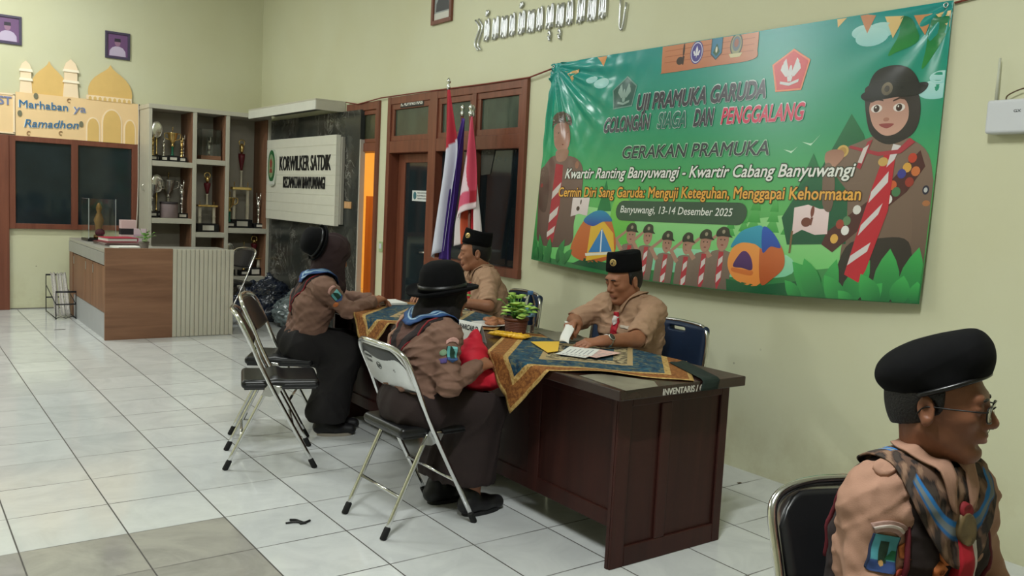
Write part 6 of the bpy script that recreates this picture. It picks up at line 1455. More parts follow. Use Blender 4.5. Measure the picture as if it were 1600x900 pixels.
t1 = Print('printed_lettering', 6); t1.text('Banyuwangi, 13-14 Desember 2025', (0.928, 0.376), (1.862, 0.381), .046, c_(232, 234, 228), .008, .1); t1.build(.06)
# eyelets
for (u, v) in ((.03, BH - .02), (BW - .03, BH - .02)):
    q = bpos(u, v, .003) - bO; MB().tube([q + V((0, .010 * math.cos(t), .010 * math.sin(t))) for t in [2 * PI * k / 16 for k in range(16)]], .0028, 6, closed=True).build('eyelet', M_CHROME, ban)

# ---------------------------------------------------------------- flags on poles
def flag(label, top, base, left, right, colfn, nfold=3, amp=.035, seed=0., x0=3.22):
    t = empty('flag', (base[0], base[1], 0), 0, label, 'flag', 'flags on poles'); O = V(t.location)
    tp = V((x0 + .03, top[0], top[1]))
    MB().tube([(0, 0, .02), tuple(tp - O - V((0, 0, .03)))], .0125, 10).build('pole', M_FRAME, t)
    MB().lathe([(.013, -.03), (.016, -.02), (.016, 0), (.009, .012), (.018, .03), (.018, .042), (.004, .062)], 14, tuple(tp - O)).build('finial', M_CHROME, t)
    MB().lathe([(.13, 0), (.13, .02), (.05, .035), (.022, .10), (.02, .16), (.016, .16)], 20).build('stand', mat('dark cast stand', srgb(40, 38, 36), .6), t)
    L_ = bez([(0, *p) for p in left], 8); R_ = bez([(0, *p) for p in right], 8); n, m = 44, 40
    def at(P, s):
        k = s * (len(P) - 1); i = min(int(k), len(P) - 2); return P[i].lerp(P[i + 1], k - i)
    rows = []; cols = []
    for i in range(n + 1):
        s = i / n; a, b = at(L_, s), at(R_, s); row = []
        for j in range(m + 1):
            q = j / m; p = a.lerp(b, q); am = amp * min(1, s * 3 + .1)
            row.append(V((x0 + am * math.sin(q * PI * nfold + seed + s * 1.3) + .3 * am * math.sin(q * PI * nfold * 2.3 + 2 * seed), p.y + .2 * am * math.sin(q * 14 + seed), p.z)) - O); cols.append(colfn(q, s))
        rows.append(row)
    bm = bmesh.new(); vs = [[bm.verts.new(p) for p in r] for r in rows]
    for a, b in zip(vs, vs[1:]):
        for j in range(m): bm.faces.new((a[j], a[j + 1], b[j + 1], b[j])).smooth = True
    me = bpy.data.meshes.new('cloth'); bm.to_mesh(me); bm.free()
    ca = me.color_attributes.new('Col', 'FLOAT_COLOR', 'POINT'); ca.data.foreach_set('color', np.array([(*c, 1) for c in cols], np.float32).ravel())
    o = link('flag_cloth', me, VM('flag cloth', .7), t); md = o.modifiers.new('thickness', 'SOLIDIFY'); md.thickness = .003; md.offset = 0
    return t
R1, W1, P1 = srgb(168, 26, 46), srgb(206, 208, 224), srgb(62, 34, 116)
flag('red and white flag, leftmost of the flags', (2.655, 2.358), (3.31, 2.66), [(2.623, 2.322), (2.639, 1.922), (2.686, 1.643), (2.737, 1.282), (2.784, 0.97)], [(2.585, 2.319), (2.504, 2.017), (2.478, 1.818), (2.554, 1.467), (2.628, 1.045)],
     lambda q, s: R1 if s < .49 - .14 * q else W1, 2, .03, .4)
def purple(q, s):
    d = abs((q - .35) - .25 * math.sin((s - .30) * 6)) if .30 < s < .62 else 1
    return srgb(200, 196, 214) if (d < .05 and int(s * 90) % 2) else (srgb(70, 40, 128) if q > .5 else P1)
flag('purple flag hanging between the red and white one and the pink one', (2.515, 2.145), (3.36, 2.42), [(2.477, 2.1), (2.551, 1.848), (2.626, 1.468), (2.695, 1.103), (2.715, 0.976)], [(2.421, 2.087), (2.445, 1.821), (2.473, 1.471), (2.524, 1.165), (2.527, 0.97)], purple, 3, .03, 1.2, 3.27)
def pink(q, s):
    if s > .93: return srgb(226, 206, 212)
    if .76 < s: return srgb(206, 86, 116) if q < .78 else R1
    e = .30 + .62 * s
    if q > e: return srgb(196, 62, 88)
    return srgb(214, 112, 140) if s < .36 - .25 * q else srgb(224, 200, 210)
flag('pink and white flag with white hem, in front of a brown pole', (2.254, 2.123), (3.24, 2.17), [(2.202, 2.086), (2.268, 1.811), (2.33, 1.569), (2.383, 1.316)], [(2.184, 2.086), (2.135, 1.809), (2.118, 1.595), (2.12, 1.409)], pink, 2, .025, .2, 3.18)
def red2(q, s): return srgb(216, 206, 208) if q > .86 else (srgb(206, 30, 52) if q > .40 else (srgb(196, 84, 50) if q > .25 else srgb(206, 196, 198)))
flag('red flag with white edges, rightmost of the flags, behind the pink one', (2.328, 2.128), (3.36, 2.10), [(2.278, 1.938), (2.33, 1.572), (2.448, 1.321), (2.448, 1.094)], [(2.247, 1.884), (2.16, 1.574), (2.104, 1.311), (2.093, 1.181)], red2, 3, .03, 2., 3.25)

# ---------------------------------------------------------------- wall pieces, right wall
sp_ = MB().box(XW - .018, XW - .006, 3.525, 3.96, 2.288, 2.362, .002).build('name_plate', mat('black plastic sign', srgb(30, 28, 28), .5), d2); tag(sp_)
text_obj('plate_lettering', 'R. ADMINISTRASI', mat('white sign paint', srgb(226, 224, 216), .6), (XW - .0185, 3.945, 2.305), (0, -1, 0), (0, 0, 1), .40, .042, sp_, bold=.02, depth=.0008)
stk = MB().box(XD + .0085, XD + .0115, 3.555, 3.85, 1.432, 1.53).build('door_sticker', mat('white paper sticker', srgb(214, 216, 214), .6), leaf)
MB().prism([(3.80 + .03 * math.cos(a), 1.482 + .036 * math.sin(a)) for a in [2 * PI * k / 20 for k in range(20)]], XD + .0075, XD + .0085, 0).build('sticker_emblem', mat('teal print', srgb(60, 110, 120), .6), stk)
for k, s_ in enumerate(('PINTU DITUTUP', 'KEMBALI', 'TERIMA KASIH')): text_obj('sticker_lettering', s_, mat('grey print', srgb(70, 76, 80), .6), (XD + .0083, 3.755, 1.502 - k * .026), (0, -1, 0), (0, 0, 1), .17, .013, stk, depth=.0004)
wp = MB().prism([(2.657, 1.891), (2.446, 1.901), (2.509, 1.681), (2.639, 1.671)], XW + .040, XW + .0425, 0).build('window_notice', mat('grey paper behind glass', srgb(92, 92, 84), .7), d2)
text_obj('notice_lettering', 'MAL', mat('pale print', srgb(140, 140, 132), .7), (XW + .0395, *(2.635, 1.848)), (0, -1, 0), (0, 0, 1), .12, .05, wp, .0, depth=.0005)
cd = MB().tube([(XW - .032, *p) for p in ((5.116, 2.416), (4.828, 2.378), (4.328, 2.407), (3.54, 2.404), (2.521, 2.394), (1.944, 2.394), (1.686, 2.431))], .006, 7)
tag(cd.build('electric_cable', mat('red brown electric cord', srgb(122, 52, 40), .6)), 'red brown cable strung along the tops of the timber frames to the banner corner', 'cable')
tag(MB().tube([(XW - .012, *p) for p in ((-1.221, 2.453), (-1.331, 2.464), (-1.518, 2.455))], .005, 7).build('electric_cable', mat('red brown electric cord', srgb(122, 52, 40), .6)), 'red brown cable running right from the upper right banner corner', 'cable')
# silver script lettering
M_SIL = mat('silver acrylic lettering', (.62, .63, .64), .25, .85, noise=.1)
sc_ = empty('script_lettering', (XW, 1.8, 2.8), 0, 'silver traditional script lettering high on the wall above the banner', 'lettering'); so = V(sc_.location)
def stroke(mb, pts, r=.009):
    mb.tube([V((XW - .014, p[0], p[1])) - so for p in bez([(0, *p) for p in pts], 4) for p in [(p.y, p.z)]], r, 8, rb=r * .8)
def glyph(name, segs):
    mb = MB()
    for s_ in segs: stroke(mb, s_)
    mb.build(name, M_SIL, sc_)
glyph('bracket', [[(2.743, 2.924), (2.681, 2.854), (2.737, 2.739), (2.685, 2.677)], [(2.696, 2.927), (2.634, 2.853), (2.69, 2.733), (2.648, 2.677)]])
glyph('bracket', [[(1.011, 2.824), (1.008, 2.651), (0.976, 2.634), (0.953, 2.79)]])
y0, z0, y1, z1 = 2.60, 2.745, 1.10, 2.725
for k in range(13):
    f_ = k / 13; yy = y0 + (y1 - y0) * f_; zz = z0 + (z1 - z0) * f_; w, h_ = .085, .165; r_ = random.Random(k)
    A = lambda a, b: (yy - a * w, zz + b * h_)
    S_ = [[A(0, -.05), A(.02, .6), A(.14, .95), A(.26, .6), A(.26, .1)], [A(.26, .1), A(.36, -.04), A(.46, .1), A(.46, .9)]]
    if k % 3 == 0: S_ += [[A(.46, .9), A(.60, 1.0), A(.72, .7), A(.72, 0)], [A(.05, .25), A(.15, .12), A(.2, .3)]]
    elif k % 3 == 1: S_ += [[A(.62, 0), A(.62, .9), A(.74, 1.0), A(.86, .85), A(.86, 0)]]
    else: S_ += [[A(.66, .95), A(.66, .1), A(.76, -.03), A(.88, .1), A(.88, .95)]]
    if k in (0, 4, 9): S_ += [[A(.1, 1.25), A(.2, 1.4), A(.3, 1.25), A(.2, 1.15), A(.1, 1.25)], [A(.42, 1.2), A(.46, 1.4), A(.54, 1.25)]]
    if k in (7, 8): S_ += [[A(.3, -.25), A(.45, -.15), A(.6, -.3), A(.45, -.45), A(.3, -.35), A(.5, -.55), A(.6, -.5)]]
    glyph('script_character', S_)
# portraits
def bust(parent, o, U, N, w, h, coat, skin, ground, hatc=None):
    """framed photograph print: o centre, U right, N out of the wall"""
    U, N, Z = V(U), V(N), V((0, 0, 1)); o = V(o)
    def pl(pts, d, nm, m):
        mb = MB(); vs = [mb.bm.verts.new(o + U * p[0] + Z * p[1] + N * d) for p in pts]; mb.bm.faces.new(vs); mb.bm.normal_update(); bmesh.ops.solidify(mb.bm, geom=mb.bm.faces[:], thickness=.0006); return mb.build(nm, m, parent)
    pl([(-w / 2, -h / 2), (w / 2, -h / 2), (w / 2, h / 2), (-w / 2, h / 2)], .008, 'photo_ground', ground)
    pl([(-w * .40, -h * .46), (w * .40, -h * .46), (w * .38, -h * .24), (w * .26, -h * .10), (w * .1, -h * .04), (-w * .1, -h * .04), (-w * .26, -h * .10), (-w * .38, -h * .24)], .0090, 'photo_shirt', coat)
    pl([(w * .14 * math.cos(a), h * .12 + h * .155 * math.sin(a)) for a in [2 * PI * k / 20 for k in range(20)]], .0098, 'photo_face', skin)
    pl([(-w * .15, h * .16), (w * .15, h * .16), (w * .14, h * .30), (-w * .14, h * .30)], .0106, 'photo_cap', hatc or mat('dark print', srgb(50, 44, 56), .5))
def frame_box(parent, o, U, N, w, h, t, d, m):
    U, N, Z = V(U), V(N), V((0, 0, 1)); M_ = Matrix(((U.x, N.x, 0, o[0]), (U.y, N.y, 0, o[1]), (0, 0, 1, o[2]), (0, 0, 0, 1))); f = MB()
    for (a, b, c, e) in ((-w / 2, w / 2, h / 2 - t, h / 2), (-w / 2, w / 2, -h / 2, -h / 2 + t), (-w / 2, -w / 2 + t, -h / 2 + t, h / 2 - t), (w / 2 - t, w / 2, -h / 2 + t, h / 2 - t)): f.box(a, b, 0.001, d, c, e, .002, M_)
    f.build('picture_frame', m, parent)
M_PFR = mat('dark purple grey frame', srgb(70, 62, 84), .4, noise=.1)
for (cx, cz, lab) in ((1.832, 3.047, 'framed purple portrait of a capped person in white, alone above the golden domes'), (.725, 3.058, 'framed purple portrait of a capped person in white, at the left edge')):
    pr_ = empty('portrait', (cx, YB, cz), 0, lab, 'picture', 'framed portraits')
    frame_box(pr_, (0, 0, 0), (1, 0, 0), (0, -1, 0), .268, .305, .026, .022, M_PFR)
    bust(pr_, (0, 0, 0), (1, 0, 0), (0, -1, 0), .222, .26, mat('white uniform print', srgb(190, 176, 200), .4), mat('mauve face print', srgb(150, 112, 138), .4), mat('purple photo ground', srgb(112, 78, 120), .35))
pr_ = empty('portrait', (XW, 3.284, 3.19), 0, 'brown framed portrait with dark suit, cut by the top edge of the photo', 'picture', 'framed portraits')
frame_box(pr_, (0, 0, 0), (0, -1, 0), (-1, 0, 0), .335, .43, .034, .025, M_FRAME)
bust(pr_, (0, 0, .03), (0, -1, 0), (-1, 0, 0), .27, .30, mat('dark suit print', srgb(62, 62, 66), .4), mat('face print', srgb(170, 130, 110), .4), mat('grey photo ground', srgb(150, 156, 156), .35))
MB().box(-.0095, -.008, -.133, .133, -.18, -.12).build('photo_caption_strip', mat('white photo border', srgb(206, 204, 196), .5), pr_)
# wall device
rt = empty('wall_device', (XW, -1.55, 1.92), 0, 'white wall box with an antenna and a thin cable right of the banner', 'router')
f = Field(.004); f.box((-.035, -.01, .005), (.034, .125, .072), .012, k=.004); link('housing', f.mesh('housing'), mat('white plastic', srgb(206, 208, 212), .4), rt)
MB().tube([(-.03, .095, .075), (-.028, .097, .26)], [.007, .005], 10).build('antenna', mat('pale plastic', srgb(196, 198, 180), .4), rt)
MB().tube(bez([(-.03, .055, .075), (-.03, .045, .10), (-.028, -.02, .125), (-.03, -.12, .13)], 8), .003, 6).build('cable', mat('brown cable', srgb(90, 70, 48), .6), rt)
text_obj('housing_lettering', 'GX', mat('grey print', srgb(70, 76, 80), .6), (-.0692, .0, .02), (0, -1, 0), (0, 0, 1), .03, .012, rt, depth=.0003)
sw = MB().box(XW - .012, XW - .001, 4.235, 4.31, .92, 1.02, .003).build('wall_switch', mat('pale green stained plate', srgb(166, 186, 140), .6, noise=.2, nscale=40)); tag(sw, 'small pale green stained switch on the narrow strip between the two doors', 'switch')
MB().box(XW - .017, XW - .012, 4.25, 4.295, .95, 1.0, .002).build('rocker', mat('white plastic', srgb(206, 208, 212), .4), sw)
# partition and floor pieces in the lit room
struct('wall_partition', MB().box(4.40, 4.46, 5.2, 6.36, .0, 1.46, .002), wood_mat('orange brown panelling', srgb(150, 84, 40), srgb(176, 104, 56), 2, 8, .45))

# ---------------------------------------------------------------- festive boards on the back wall
mq = empty('festive_board', (1.43, YB, 1.92), 0, 'peach mosque shaped board with domes reading Marhaban ya Ramadhon', 'sign')
M_PEACH = mat('peach foam board', srgb(240, 206, 156), .7, noise=.02); M_PEACHL = mat('pale cream foam board', srgb(246, 222, 188), .7); M_GOLDB = mat('gold foam board', srgb(226, 188, 116), .7, noise=.04)
def bp(nm, pts, y0, y1, m): return MB().prism([(p[0] - 1.43, p[1] - 1.92) for p in pts], -y1, -y0, 1).build(nm, m, mq)
bp('board', [(.795, 1.925), (2.062, 1.925), (2.062, 2.402), (.795, 2.402)], .015, .035, M_PEACH)
bp('dark_edge', [(2.062, 1.93), (2.075, 1.93), (2.075, 2.40), (2.062, 2.40)], .012, .034, mat('dark board edge', srgb(70, 46, 40), .6))
def dome(cx, w, z, h, y0, y1, m, nm):
    pf = [(1, 0), (1.03, .14), (1.0, .30), (.90, .46), (.72, .61), (.48, .74), (.26, .84), (.10, .93), (0, 1.04)]
    bp(nm, [(cx - w / 2 * a, z + h * b) for a, b in pf] + [(cx + w / 2 * a, z + h * b) for a, b in pf[-2::-1]], y0, y1, m)
dome(1.125, .36, 2.40, .36, .012, .022, M_GOLDB, 'dome'); dome(1.755, .46, 2.44, .36, .012, .022, M_GOLDB, 'dome')
bp('parapet', [(1.50, 2.40), (1.985, 2.40), (1.985, 2.45), (1.50, 2.45)], .014, .040, M_PEACHL)
for k in range(9):
    a = 1.522 + k * .052; bp('parapet_arch', [(a, 2.398), (a + .032, 2.398), (a + .032, 2.425), (a + .016, 2.442), (a, 2.425)], .040, .042, M_GOLDB)
for (cx, w, h) in ((.895, .125, .33), (1.34, .16, .40)):
    tw = bp('minaret', [(cx - w / 2, 2.40), (cx + w / 2, 2.40), (cx + w * .42, 2.40 + h * .42), (cx + w * .42, 2.40 + h * .70), (cx + w * .44, 2.40 + h * .80), (cx + w * .3, 2.40 + h * .95), (cx, 2.40 + h * 1.06), (cx - w * .3, 2.40 + h * .95), (cx - w * .44, 2.40 + h * .80), (cx - w * .42, 2.40 + h * .70), (cx - w * .42, 2.40 + h * .42)], .014, .030, M_PEACHL)
    for zz in (.40, .70): bp('balcony', [(cx - w * .54, 2.40 + h * zz), (cx + w * .54, 2.40 + h * zz), (cx + w * .48, 2.40 + h * zz + .028), (cx - w * .48, 2.40 + h * zz + .028)], .030, .042, mat('white foam trim', srgb(252, 240, 216), .7))
for (cx, w, h) in ((1.57, .12, .26), (1.77, .19, .37), (1.965, .105, .27)):
    arc = lambda g: [(cx - w / 2 - g, 1.928), (cx + w / 2 + g, 1.928), (cx + w / 2 + g, 1.928 + h * .6)] + [(cx + (w / 2 + g) * math.cos(a), 1.928 + h * .6 + (h * .4 + g) * math.sin(a)) for a in [PI * k / 12 for k in range(1, 12)]] + [(cx - w / 2 - g, 1.928 + h * .6)]
    bp('arch_frame', arc(.016), .035, .040, M_PEACHL); bp('arch', arc(0), .040, .043, M_GOLDB)
M_BLUE = mat('blue foam letters', srgb(58, 112, 156), .6); M_LAV = mat('lavender foam letters', srgb(126, 134, 170), .6)
def bt(s_, p0, p1, h, m, bold, sh=0.):
    a = V((p0[0] - 1.43, -.036, p0[1] - 1.92)); b = V((p1[0] - 1.43, -.036, p1[1] - 1.92)); d = (b - a); w = d.length; d.normalize(); up = V((-d.z, 0, d.x))
    text_obj('board_lettering', s_, mat('white letter backing', srgb(236, 236, 230), .7), a - d * .006 - up * .005, d, up, w + .012, h * 1.03, mq, bold + .02, sh, .004)
    text_obj('board_lettering', s_, m, a + V((0, -.004, 0)), d, up, w, h, mq, bold, sh, .008)
bt('Marhaban', (0.828, 2.24), (1.308, 2.245), .085, M_BLUE, .005); bt('ya', (1.367, 2.247), (1.493, 2.245), .085, M_LAV, .0); bt('Ramadhon', (0.877, 2.03), (1.42, 2.058), .088, M_BLUE, .004, .25)
for q in ((0.99, 2.376), (0.834, 2.172), (1.446, 2.111)): MB().prism([(q[0] - 1.43 + .022 * math.cos(a), q[1] - 1.92 + .034 * math.sin(a)) for a in [2 * PI * k / 16 for k in range(16)]], -.044, -.036, 1).build('lantern', mat('grey green lantern', srgb(120, 118, 96), .6), mq)
for q in ((1.321, 2.363), (0.92, 1.964), (1.237, 1.992)): MB().tube([(q[0] - 1.43 + .018 * math.cos(a), -.042, q[1] - 1.92 + .02 * math.sin(a)) for a in [.6 + 4.6 * k / 12 for k in range(13)]], .005, 6).build('crescent', mat('tan crescent', srgb(176, 140, 100), .6), mq)
lb = empty('notice_board', (.5, YB, 1.93), 0, 'peach board with white rim at the left edge of the photo, ending in ST', 'sign')
MB().box(-.4, .288, -.03, -.012, .015, .445, .002).build('board', M_PEACH, lb); MB().box(.27, .288, -.036, -.03, .02, .44).box(-.4, .288, -.036, -.03, .43, .447).box(-.4, .288, -.036, -.03, .013, .03).build('rim', M_PEACHL, lb)
text_obj('board_lettering', 'ST', M_LAV, ((0.647, 2.255)[0] - .5 - .015, -.031, (0.647, 2.255)[1] - 1.93), (1, 0, 0), (0, 0, 1), .125, .09, lb, .03, 0, .008)
cb = MB().tube(bez([(2.055, YB - .05, 2.40), (2.058, YB - .06, 2.2), (2.057, YB - .05, 1.9), (2.055, YB - .06, 1.4), (2.045, YB - .05, 1.0), (2.03, YB - .05, .75)], 8), .005, 7).build('white_cable', mat('white cable', srgb(206, 200, 188), .5)); tag(cb, 'thin white cable hanging down beside the trophy shelf', 'cable')

# ---------------------------------------------------------------- things on and round the reception counter
ZC = .846
def sheet_stack(name, label, cat, loc, w, d, h, rz, m, group=None, n=3):
    t = empty(name, loc, rz, label, cat, group); r_ = random.Random(int(loc[0] * 1000 + loc[1] * 77))
    for k in range(n):
        a = r_.uniform(-.06, .06); M_ = Matrix.Rotation(a, 4, 'Z'); MB().box(-w / 2, w / 2, -d / 2, d / 2, h * k / n + .0003, h * (k + 1) / n, 0, M_).build('sheet', m[k % len(m)] if isinstance(m, (list, tuple)) else m, t)
    return t
M_PAPER = mat('white paper', srgb(222, 222, 216), .7); M_PAPER2 = mat('grey paper', srgb(176, 174, 168), .7)
sheet_stack('paper_pile', 'white papers on the near corner of the reception counter', 'papers', (*(1.483, 5.528), ZC), .24, .20, .018, .2, M_PAPER)
sheet_stack('magazine_pile', 'dark magazines and papers lying under the red folder on the counter', 'magazines', (1.50, 6.02, ZC), .34, .42, .03, .1, (M_TBASE, M_PAPER2, mat('maroon cover', srgb(96, 40, 44), .5)), n=6)
rf = empty('red_folder', (1.53, 6.14, ZC + .031), .15, 'thick red folder on top of the magazines on the reception counter', 'folder')
MB().box(-.15, .15, -.14, .14, 0, .005, .001).box(-.15, .15, -.14, .14, .032, .038, .001).box(.143, .15, -.14, .14, 0, .038, .001).build('cover', mat('red folder cover', srgb(168, 34, 64), .5), rf); MB().box(-.145, .14, -.135, .135, .005, .032).build('pages', M_PAPER, rf)
gc = empty('statue_case', (1.44, 6.62, ZC), .1, 'clear case with a golden statuette at the far end of the reception counter', 'display case')
MB().box(-.14, .14, -.12, .12, 0, .03, .003).build('case_base', M_TBASE, gc)
MB().box(-.135, .135, -.118, -.115, .03, .44).box(-.135, .135, .115, .118, .03, .44).box(-.135, -.132, -.115, .115, .03, .44).box(.132, .135, -.115, .115, .03, .44).box(-.135, .135, -.118, .118, .44, .443).build('case_cover', M_ACRYL, gc)
for (a, b) in ((-.135, -.118), (.13, -.118)): MB().box(a, a + .006, b - .001, b + .006, .03, .445).build('case_edge', mat('pale acrylic edge', srgb(170, 178, 176), .3), gc)
MB().lathe([(.05, .03), (.05, .06), (.03, .07), (.035, .16), (.05, .22), (.03, .28), (.018, .30), (.03, .335), (.026, .365), (.01, .40)], 20).build('statuette', mat('golden brown statuette', srgb(150, 112, 62), .4, .3, noise=.2, nscale=30), gc)
MB().sphere((.0, -.04, .09), (.05, .03, .04), 8).build('flower_trim', mat('plum cloth flower', srgb(104, 40, 62), .8), gc)
def small_box(label, x, y, z, w, d, h, m1, m2, rz=0.):
    t = empty('tissue_box', (x, y, z), rz, label, 'box', 'boxes on the counter'); MB().box(-w / 2, w / 2, -d / 2, d / 2, 0, h, .002).build('box_body', m1, t); MB().box(-w / 2 - .001, w / 2 + .001, -d / 2 - .001, d / 2 + .001, h * .35, h * .62).build('box_band', m2, t); return t
small_box('pink and black banded box standing behind the red folder', 1.69, 6.46, ZC, .15, .10, .235, mat('pale pink card', srgb(214, 186, 186), .6), mat('dark band', srgb(36, 34, 40), .5))
small_box('upright pale lilac card box right of the banded box', 1.76, 6.22, ZC, .12, .05, .155, mat('pale lilac card', srgb(196, 178, 186), .6), mat('lilac band', srgb(176, 152, 166), .6), -.3)
def plant(label, loc, pot_r, pot_h, potm, n, ln, seed, group='potted plants', lc=(96, 150, 56)):
    t = empty('potted_plant', loc, 0, label, 'plant', group); r_ = random.Random(seed)
    rg_ = [(pot_r * .80, 0), (pot_r * .82, .004)]
    for k in range(7):
        z = pot_h * (.08 + .10 * k); rr = pot_r * (.83 + .02 * k); rg_ += [(rr, z), (rr + pot_r * .04, z + pot_h * .03), (rr + pot_r * .04, z + pot_h * .06), (rr, z + pot_h * .085)]
    rg_ += [(pot_r * .97, pot_h * .82), (pot_r * 1.06, pot_h * .84), (pot_r * 1.06, pot_h), (pot_r * .95, pot_h), (pot_r * .92, pot_h * .88)]
    MB().lathe(rg_, 28).build('pot', potm, t); MB().lathe([(pot_r * .93, pot_h * .86), (pot_r * .3, pot_h * .92)], 16).build('soil', mat('dark soil', srgb(46, 34, 26), .9), t)
    lm = mat('yellow green leaf %d' % lc[0], srgb(*lc), .45, noise=.3, nscale=30, spec=.4); lm2 = mat('deep green leaf', srgb(104, 158, 66), .45, noise=.3, nscale=30)
    for k in range(n):
        a = r_.uniform(0, 6.28); tl = r_.uniform(.1, 1.1); L_ = ln * r_.uniform(.30, .95); d = V((math.cos(a) * math.sin(tl), math.sin(a) * math.sin(tl), math.cos(tl))); b = V((0, 0, pot_h * .9)) + V((math.cos(a), math.sin(a), 0)) * pot_r * .25 * r_.random(); e = b + d * L_
        mb = MB(); sd = d.cross(V((0, 0, 1))).normalized(); lw = ln * r_.uniform(.15, .24); nl = d.cross(sd); rows = []; ll = ln * r_.uniform(.36, .5)
        for q in range(7):
            s_ = q / 6; c = e + (d * .75 + V((0, 0, .25)) - V((0, 0, .75)) * s_) * ll * s_; w = lw * math.sin(PI * min(1, s_ * .92 + .06)) ** .8; rows.append([c - sd * w + nl * w * .35, c - nl * .0, c + sd * w + nl * w * .35])
        mb.grid(rows); lf = mb.build('leaf', lm if k % 3 else lm2, t, .0012); MB().tube([tuple(b), tuple(b.lerp(e, .5) + V((0, 0, .01))), tuple(e)], .0018, 6).build('stem', lm2, lf)
    return t
plant('small pale plant in a pot at the right of the papers on the reception counter', (*(1.624, 5.461), ZC), .045, .07, mat('grey pot', srgb(120, 112, 104), .6), 14, .13, 4, lc=(120, 140, 92))
# wire rack with newspapers
wr = empty('wire_rack', (1.15, 7.12, 0), 0, 'black wire rack holding newspapers on the floor left of the counter', 'rack')
M_WIRE = mat('black wire', srgb(44, 44, 48), .4, .4)
f = MB()
for (y, h) in ((-.36, .30), (.32, .42)):
    f.tube([(-.095, y, 0), (-.095, y, h), (.095, y, h), (.095, y, 0)], .005, 6)
    for zz in (.16, h - .01): f.tube([(-.095, y, zz), (.095, y, zz)], .008, 6)
for x in (-.095, .095): f.tube([(x, -.36, .16), (x, .32, .30)], .005, 6).tube([(x, -.36, .012), (x, .32, .012)], .005, 6)
f.tube([(-.095, -.36, .012), (-.05, -.36, .03), (0, -.36, .012), (.05, -.36, .03), (.095, -.36, .012)], .004, 6); f.build('wire_frame', M_WIRE, wr)
for k, (xa, zz) in enumerate(((0, 0), (.05, .004), (-.055, .006))):
    rows = [[V((xa + (s - .5) * .045 + .04 * (q - .5), -.30 + .55 * q, .035 + zz + .40 * q ** .8 + .01 * math.sin(s * 9 + k))) for s in [j / 8 for j in range(9)]] for q in [i / 10 for i in range(11)]]
    nw = MB().grid(rows).build('newspaper', mat('grey newsprint', srgb(176, 172, 166), .8, noise=.25, nscale=60), None, .006); nw.location = wr.location; tag(nw, ('folded newspaper lying topmost in the wire rack', 'newspaper in the middle of the wire rack', 'newspaper leaning at the left of the wire rack')[k], 'newspaper', 'newspapers in the wire rack')
# plastic bags by the marble wall
M_BAG = mat('dark blue plastic film', srgb(26, 34, 52), .18, noise=.4, nscale=8, spec=.7, bump=.5, bscale=18)
M_BAG2 = mat('clear crumpled plastic film', srgb(104, 116, 118), .15, noise=.5, nscale=14, spec=.8, bump=.7, bscale=26)
for k, (x, y, w, d, h, m, lab) in enumerate(((3.16, 6.22, .27, .32, .50, M_BAG, 'large dark blue plastic bag by the marble wall, left of the clear one'), (3.22, 5.62, .22, .28, .40, M_BAG2, 'grey clear plastic bag on the floor by the marble wall, nearest the far girl'), (3.18, 6.85, .22, .26, .34, M_BAG, 'smaller dark plastic bag behind the large one, below the trophy shelf'))):
    F = Field(.012); F.ell((0, 0, h * .34), (w, d, h * .36), .05); F.ell((.02, .03, h * .62), (w * .66, d * .62, h * .28), .08); F.cap((0, -.02, h * .7), (.01, .02, h * .98), .07, .03, .06); F.ell((-.06, -d * .5, h * .3), (w * .5, d * .4, h * .3), .06); F.half((0, 0, .004), (0, 0, -1))
    wv = folds(.022, 17, k + 1.5); b_ = link('plastic_bag', F.mesh('plastic_bag', lambda P: wv(P) + .010 * np.abs(np.sin(P[:, 0] * 41 + 5 * np.sin(P[:, 2] * 23))) * np.sin(P[:, 1] * 37)), m); b_.location = (x, y, 0); tag(b_, lab, 'bag', 'plastic bags by the wall')

# ---------------------------------------------------------------- things on the desks
ZD = .7655
M_POT = mat('terracotta brown pot', srgb(104, 62, 48), .5, noise=.06)
plant('leafy green plant in a ribbed brown pot between the two desks, beside the bottle', (2.323, .352, .758), .064, .088, M_POT, 46, .135, 11, lc=(168, 204, 96))
plant('green plant in a pot on the far desk behind the hat of the nearer girl', (2.30, 1.02, ZD), .05, .075, M_POT, 30, .14, 23, lc=(140, 180, 80))
bt_ = empty('water_bottle', (2.440, .392, .758), 0, 'clear plastic water bottle with a blue label behind the potted plant', 'bottle')
M_PET = mat('clear bottle plastic', (.90, .97, .98), .04, 0, trans=1., ior=1.08, spec=.6)
MB().lathe([(.001, .002), (.028, .0), (.032, .01), (.031, .03), (.029, .035), (.032, .045), (.031, .06), (.029, .065), (.032, .075), (.032, .15), (.029, .16), (.02, .188), (.0135, .198), (.0135, .208)], 24).build('bottle_body', M_PET, bt_)
MB().lathe([(.0325, .085), (.0328, .086), (.0328, .140), (.0325, .141)], 24).build('bottle_label', mat('blue white label', srgb(126, 170, 196), .4, noise=.15, nscale=40), bt_)
MB().lathe([(.0145, .203), (.0155, .204), (.0155, .222), (.014, .224)], 18).build('bottle_cap', mat('blue cap', srgb(64, 104, 150), .4), bt_)
def plate(label, loc, snack, r=.105):
    t = empty('plate', loc, 0, label, 'plate', 'plates of snacks'); MB().lathe([(r * .55, 0), (r * .6, .002), (r * .95, .012), (r, .014), (r * .97, .016), (r * .6, .006), (.001, .005)], 32).build('dish', mat('white glazed plate', srgb(224, 222, 218), .25), t)
    return t
plate('white plate of brown fried snacks on the table left of the ribbed pot', (2.345, .640, .758), 0)
rs = random.Random(5)
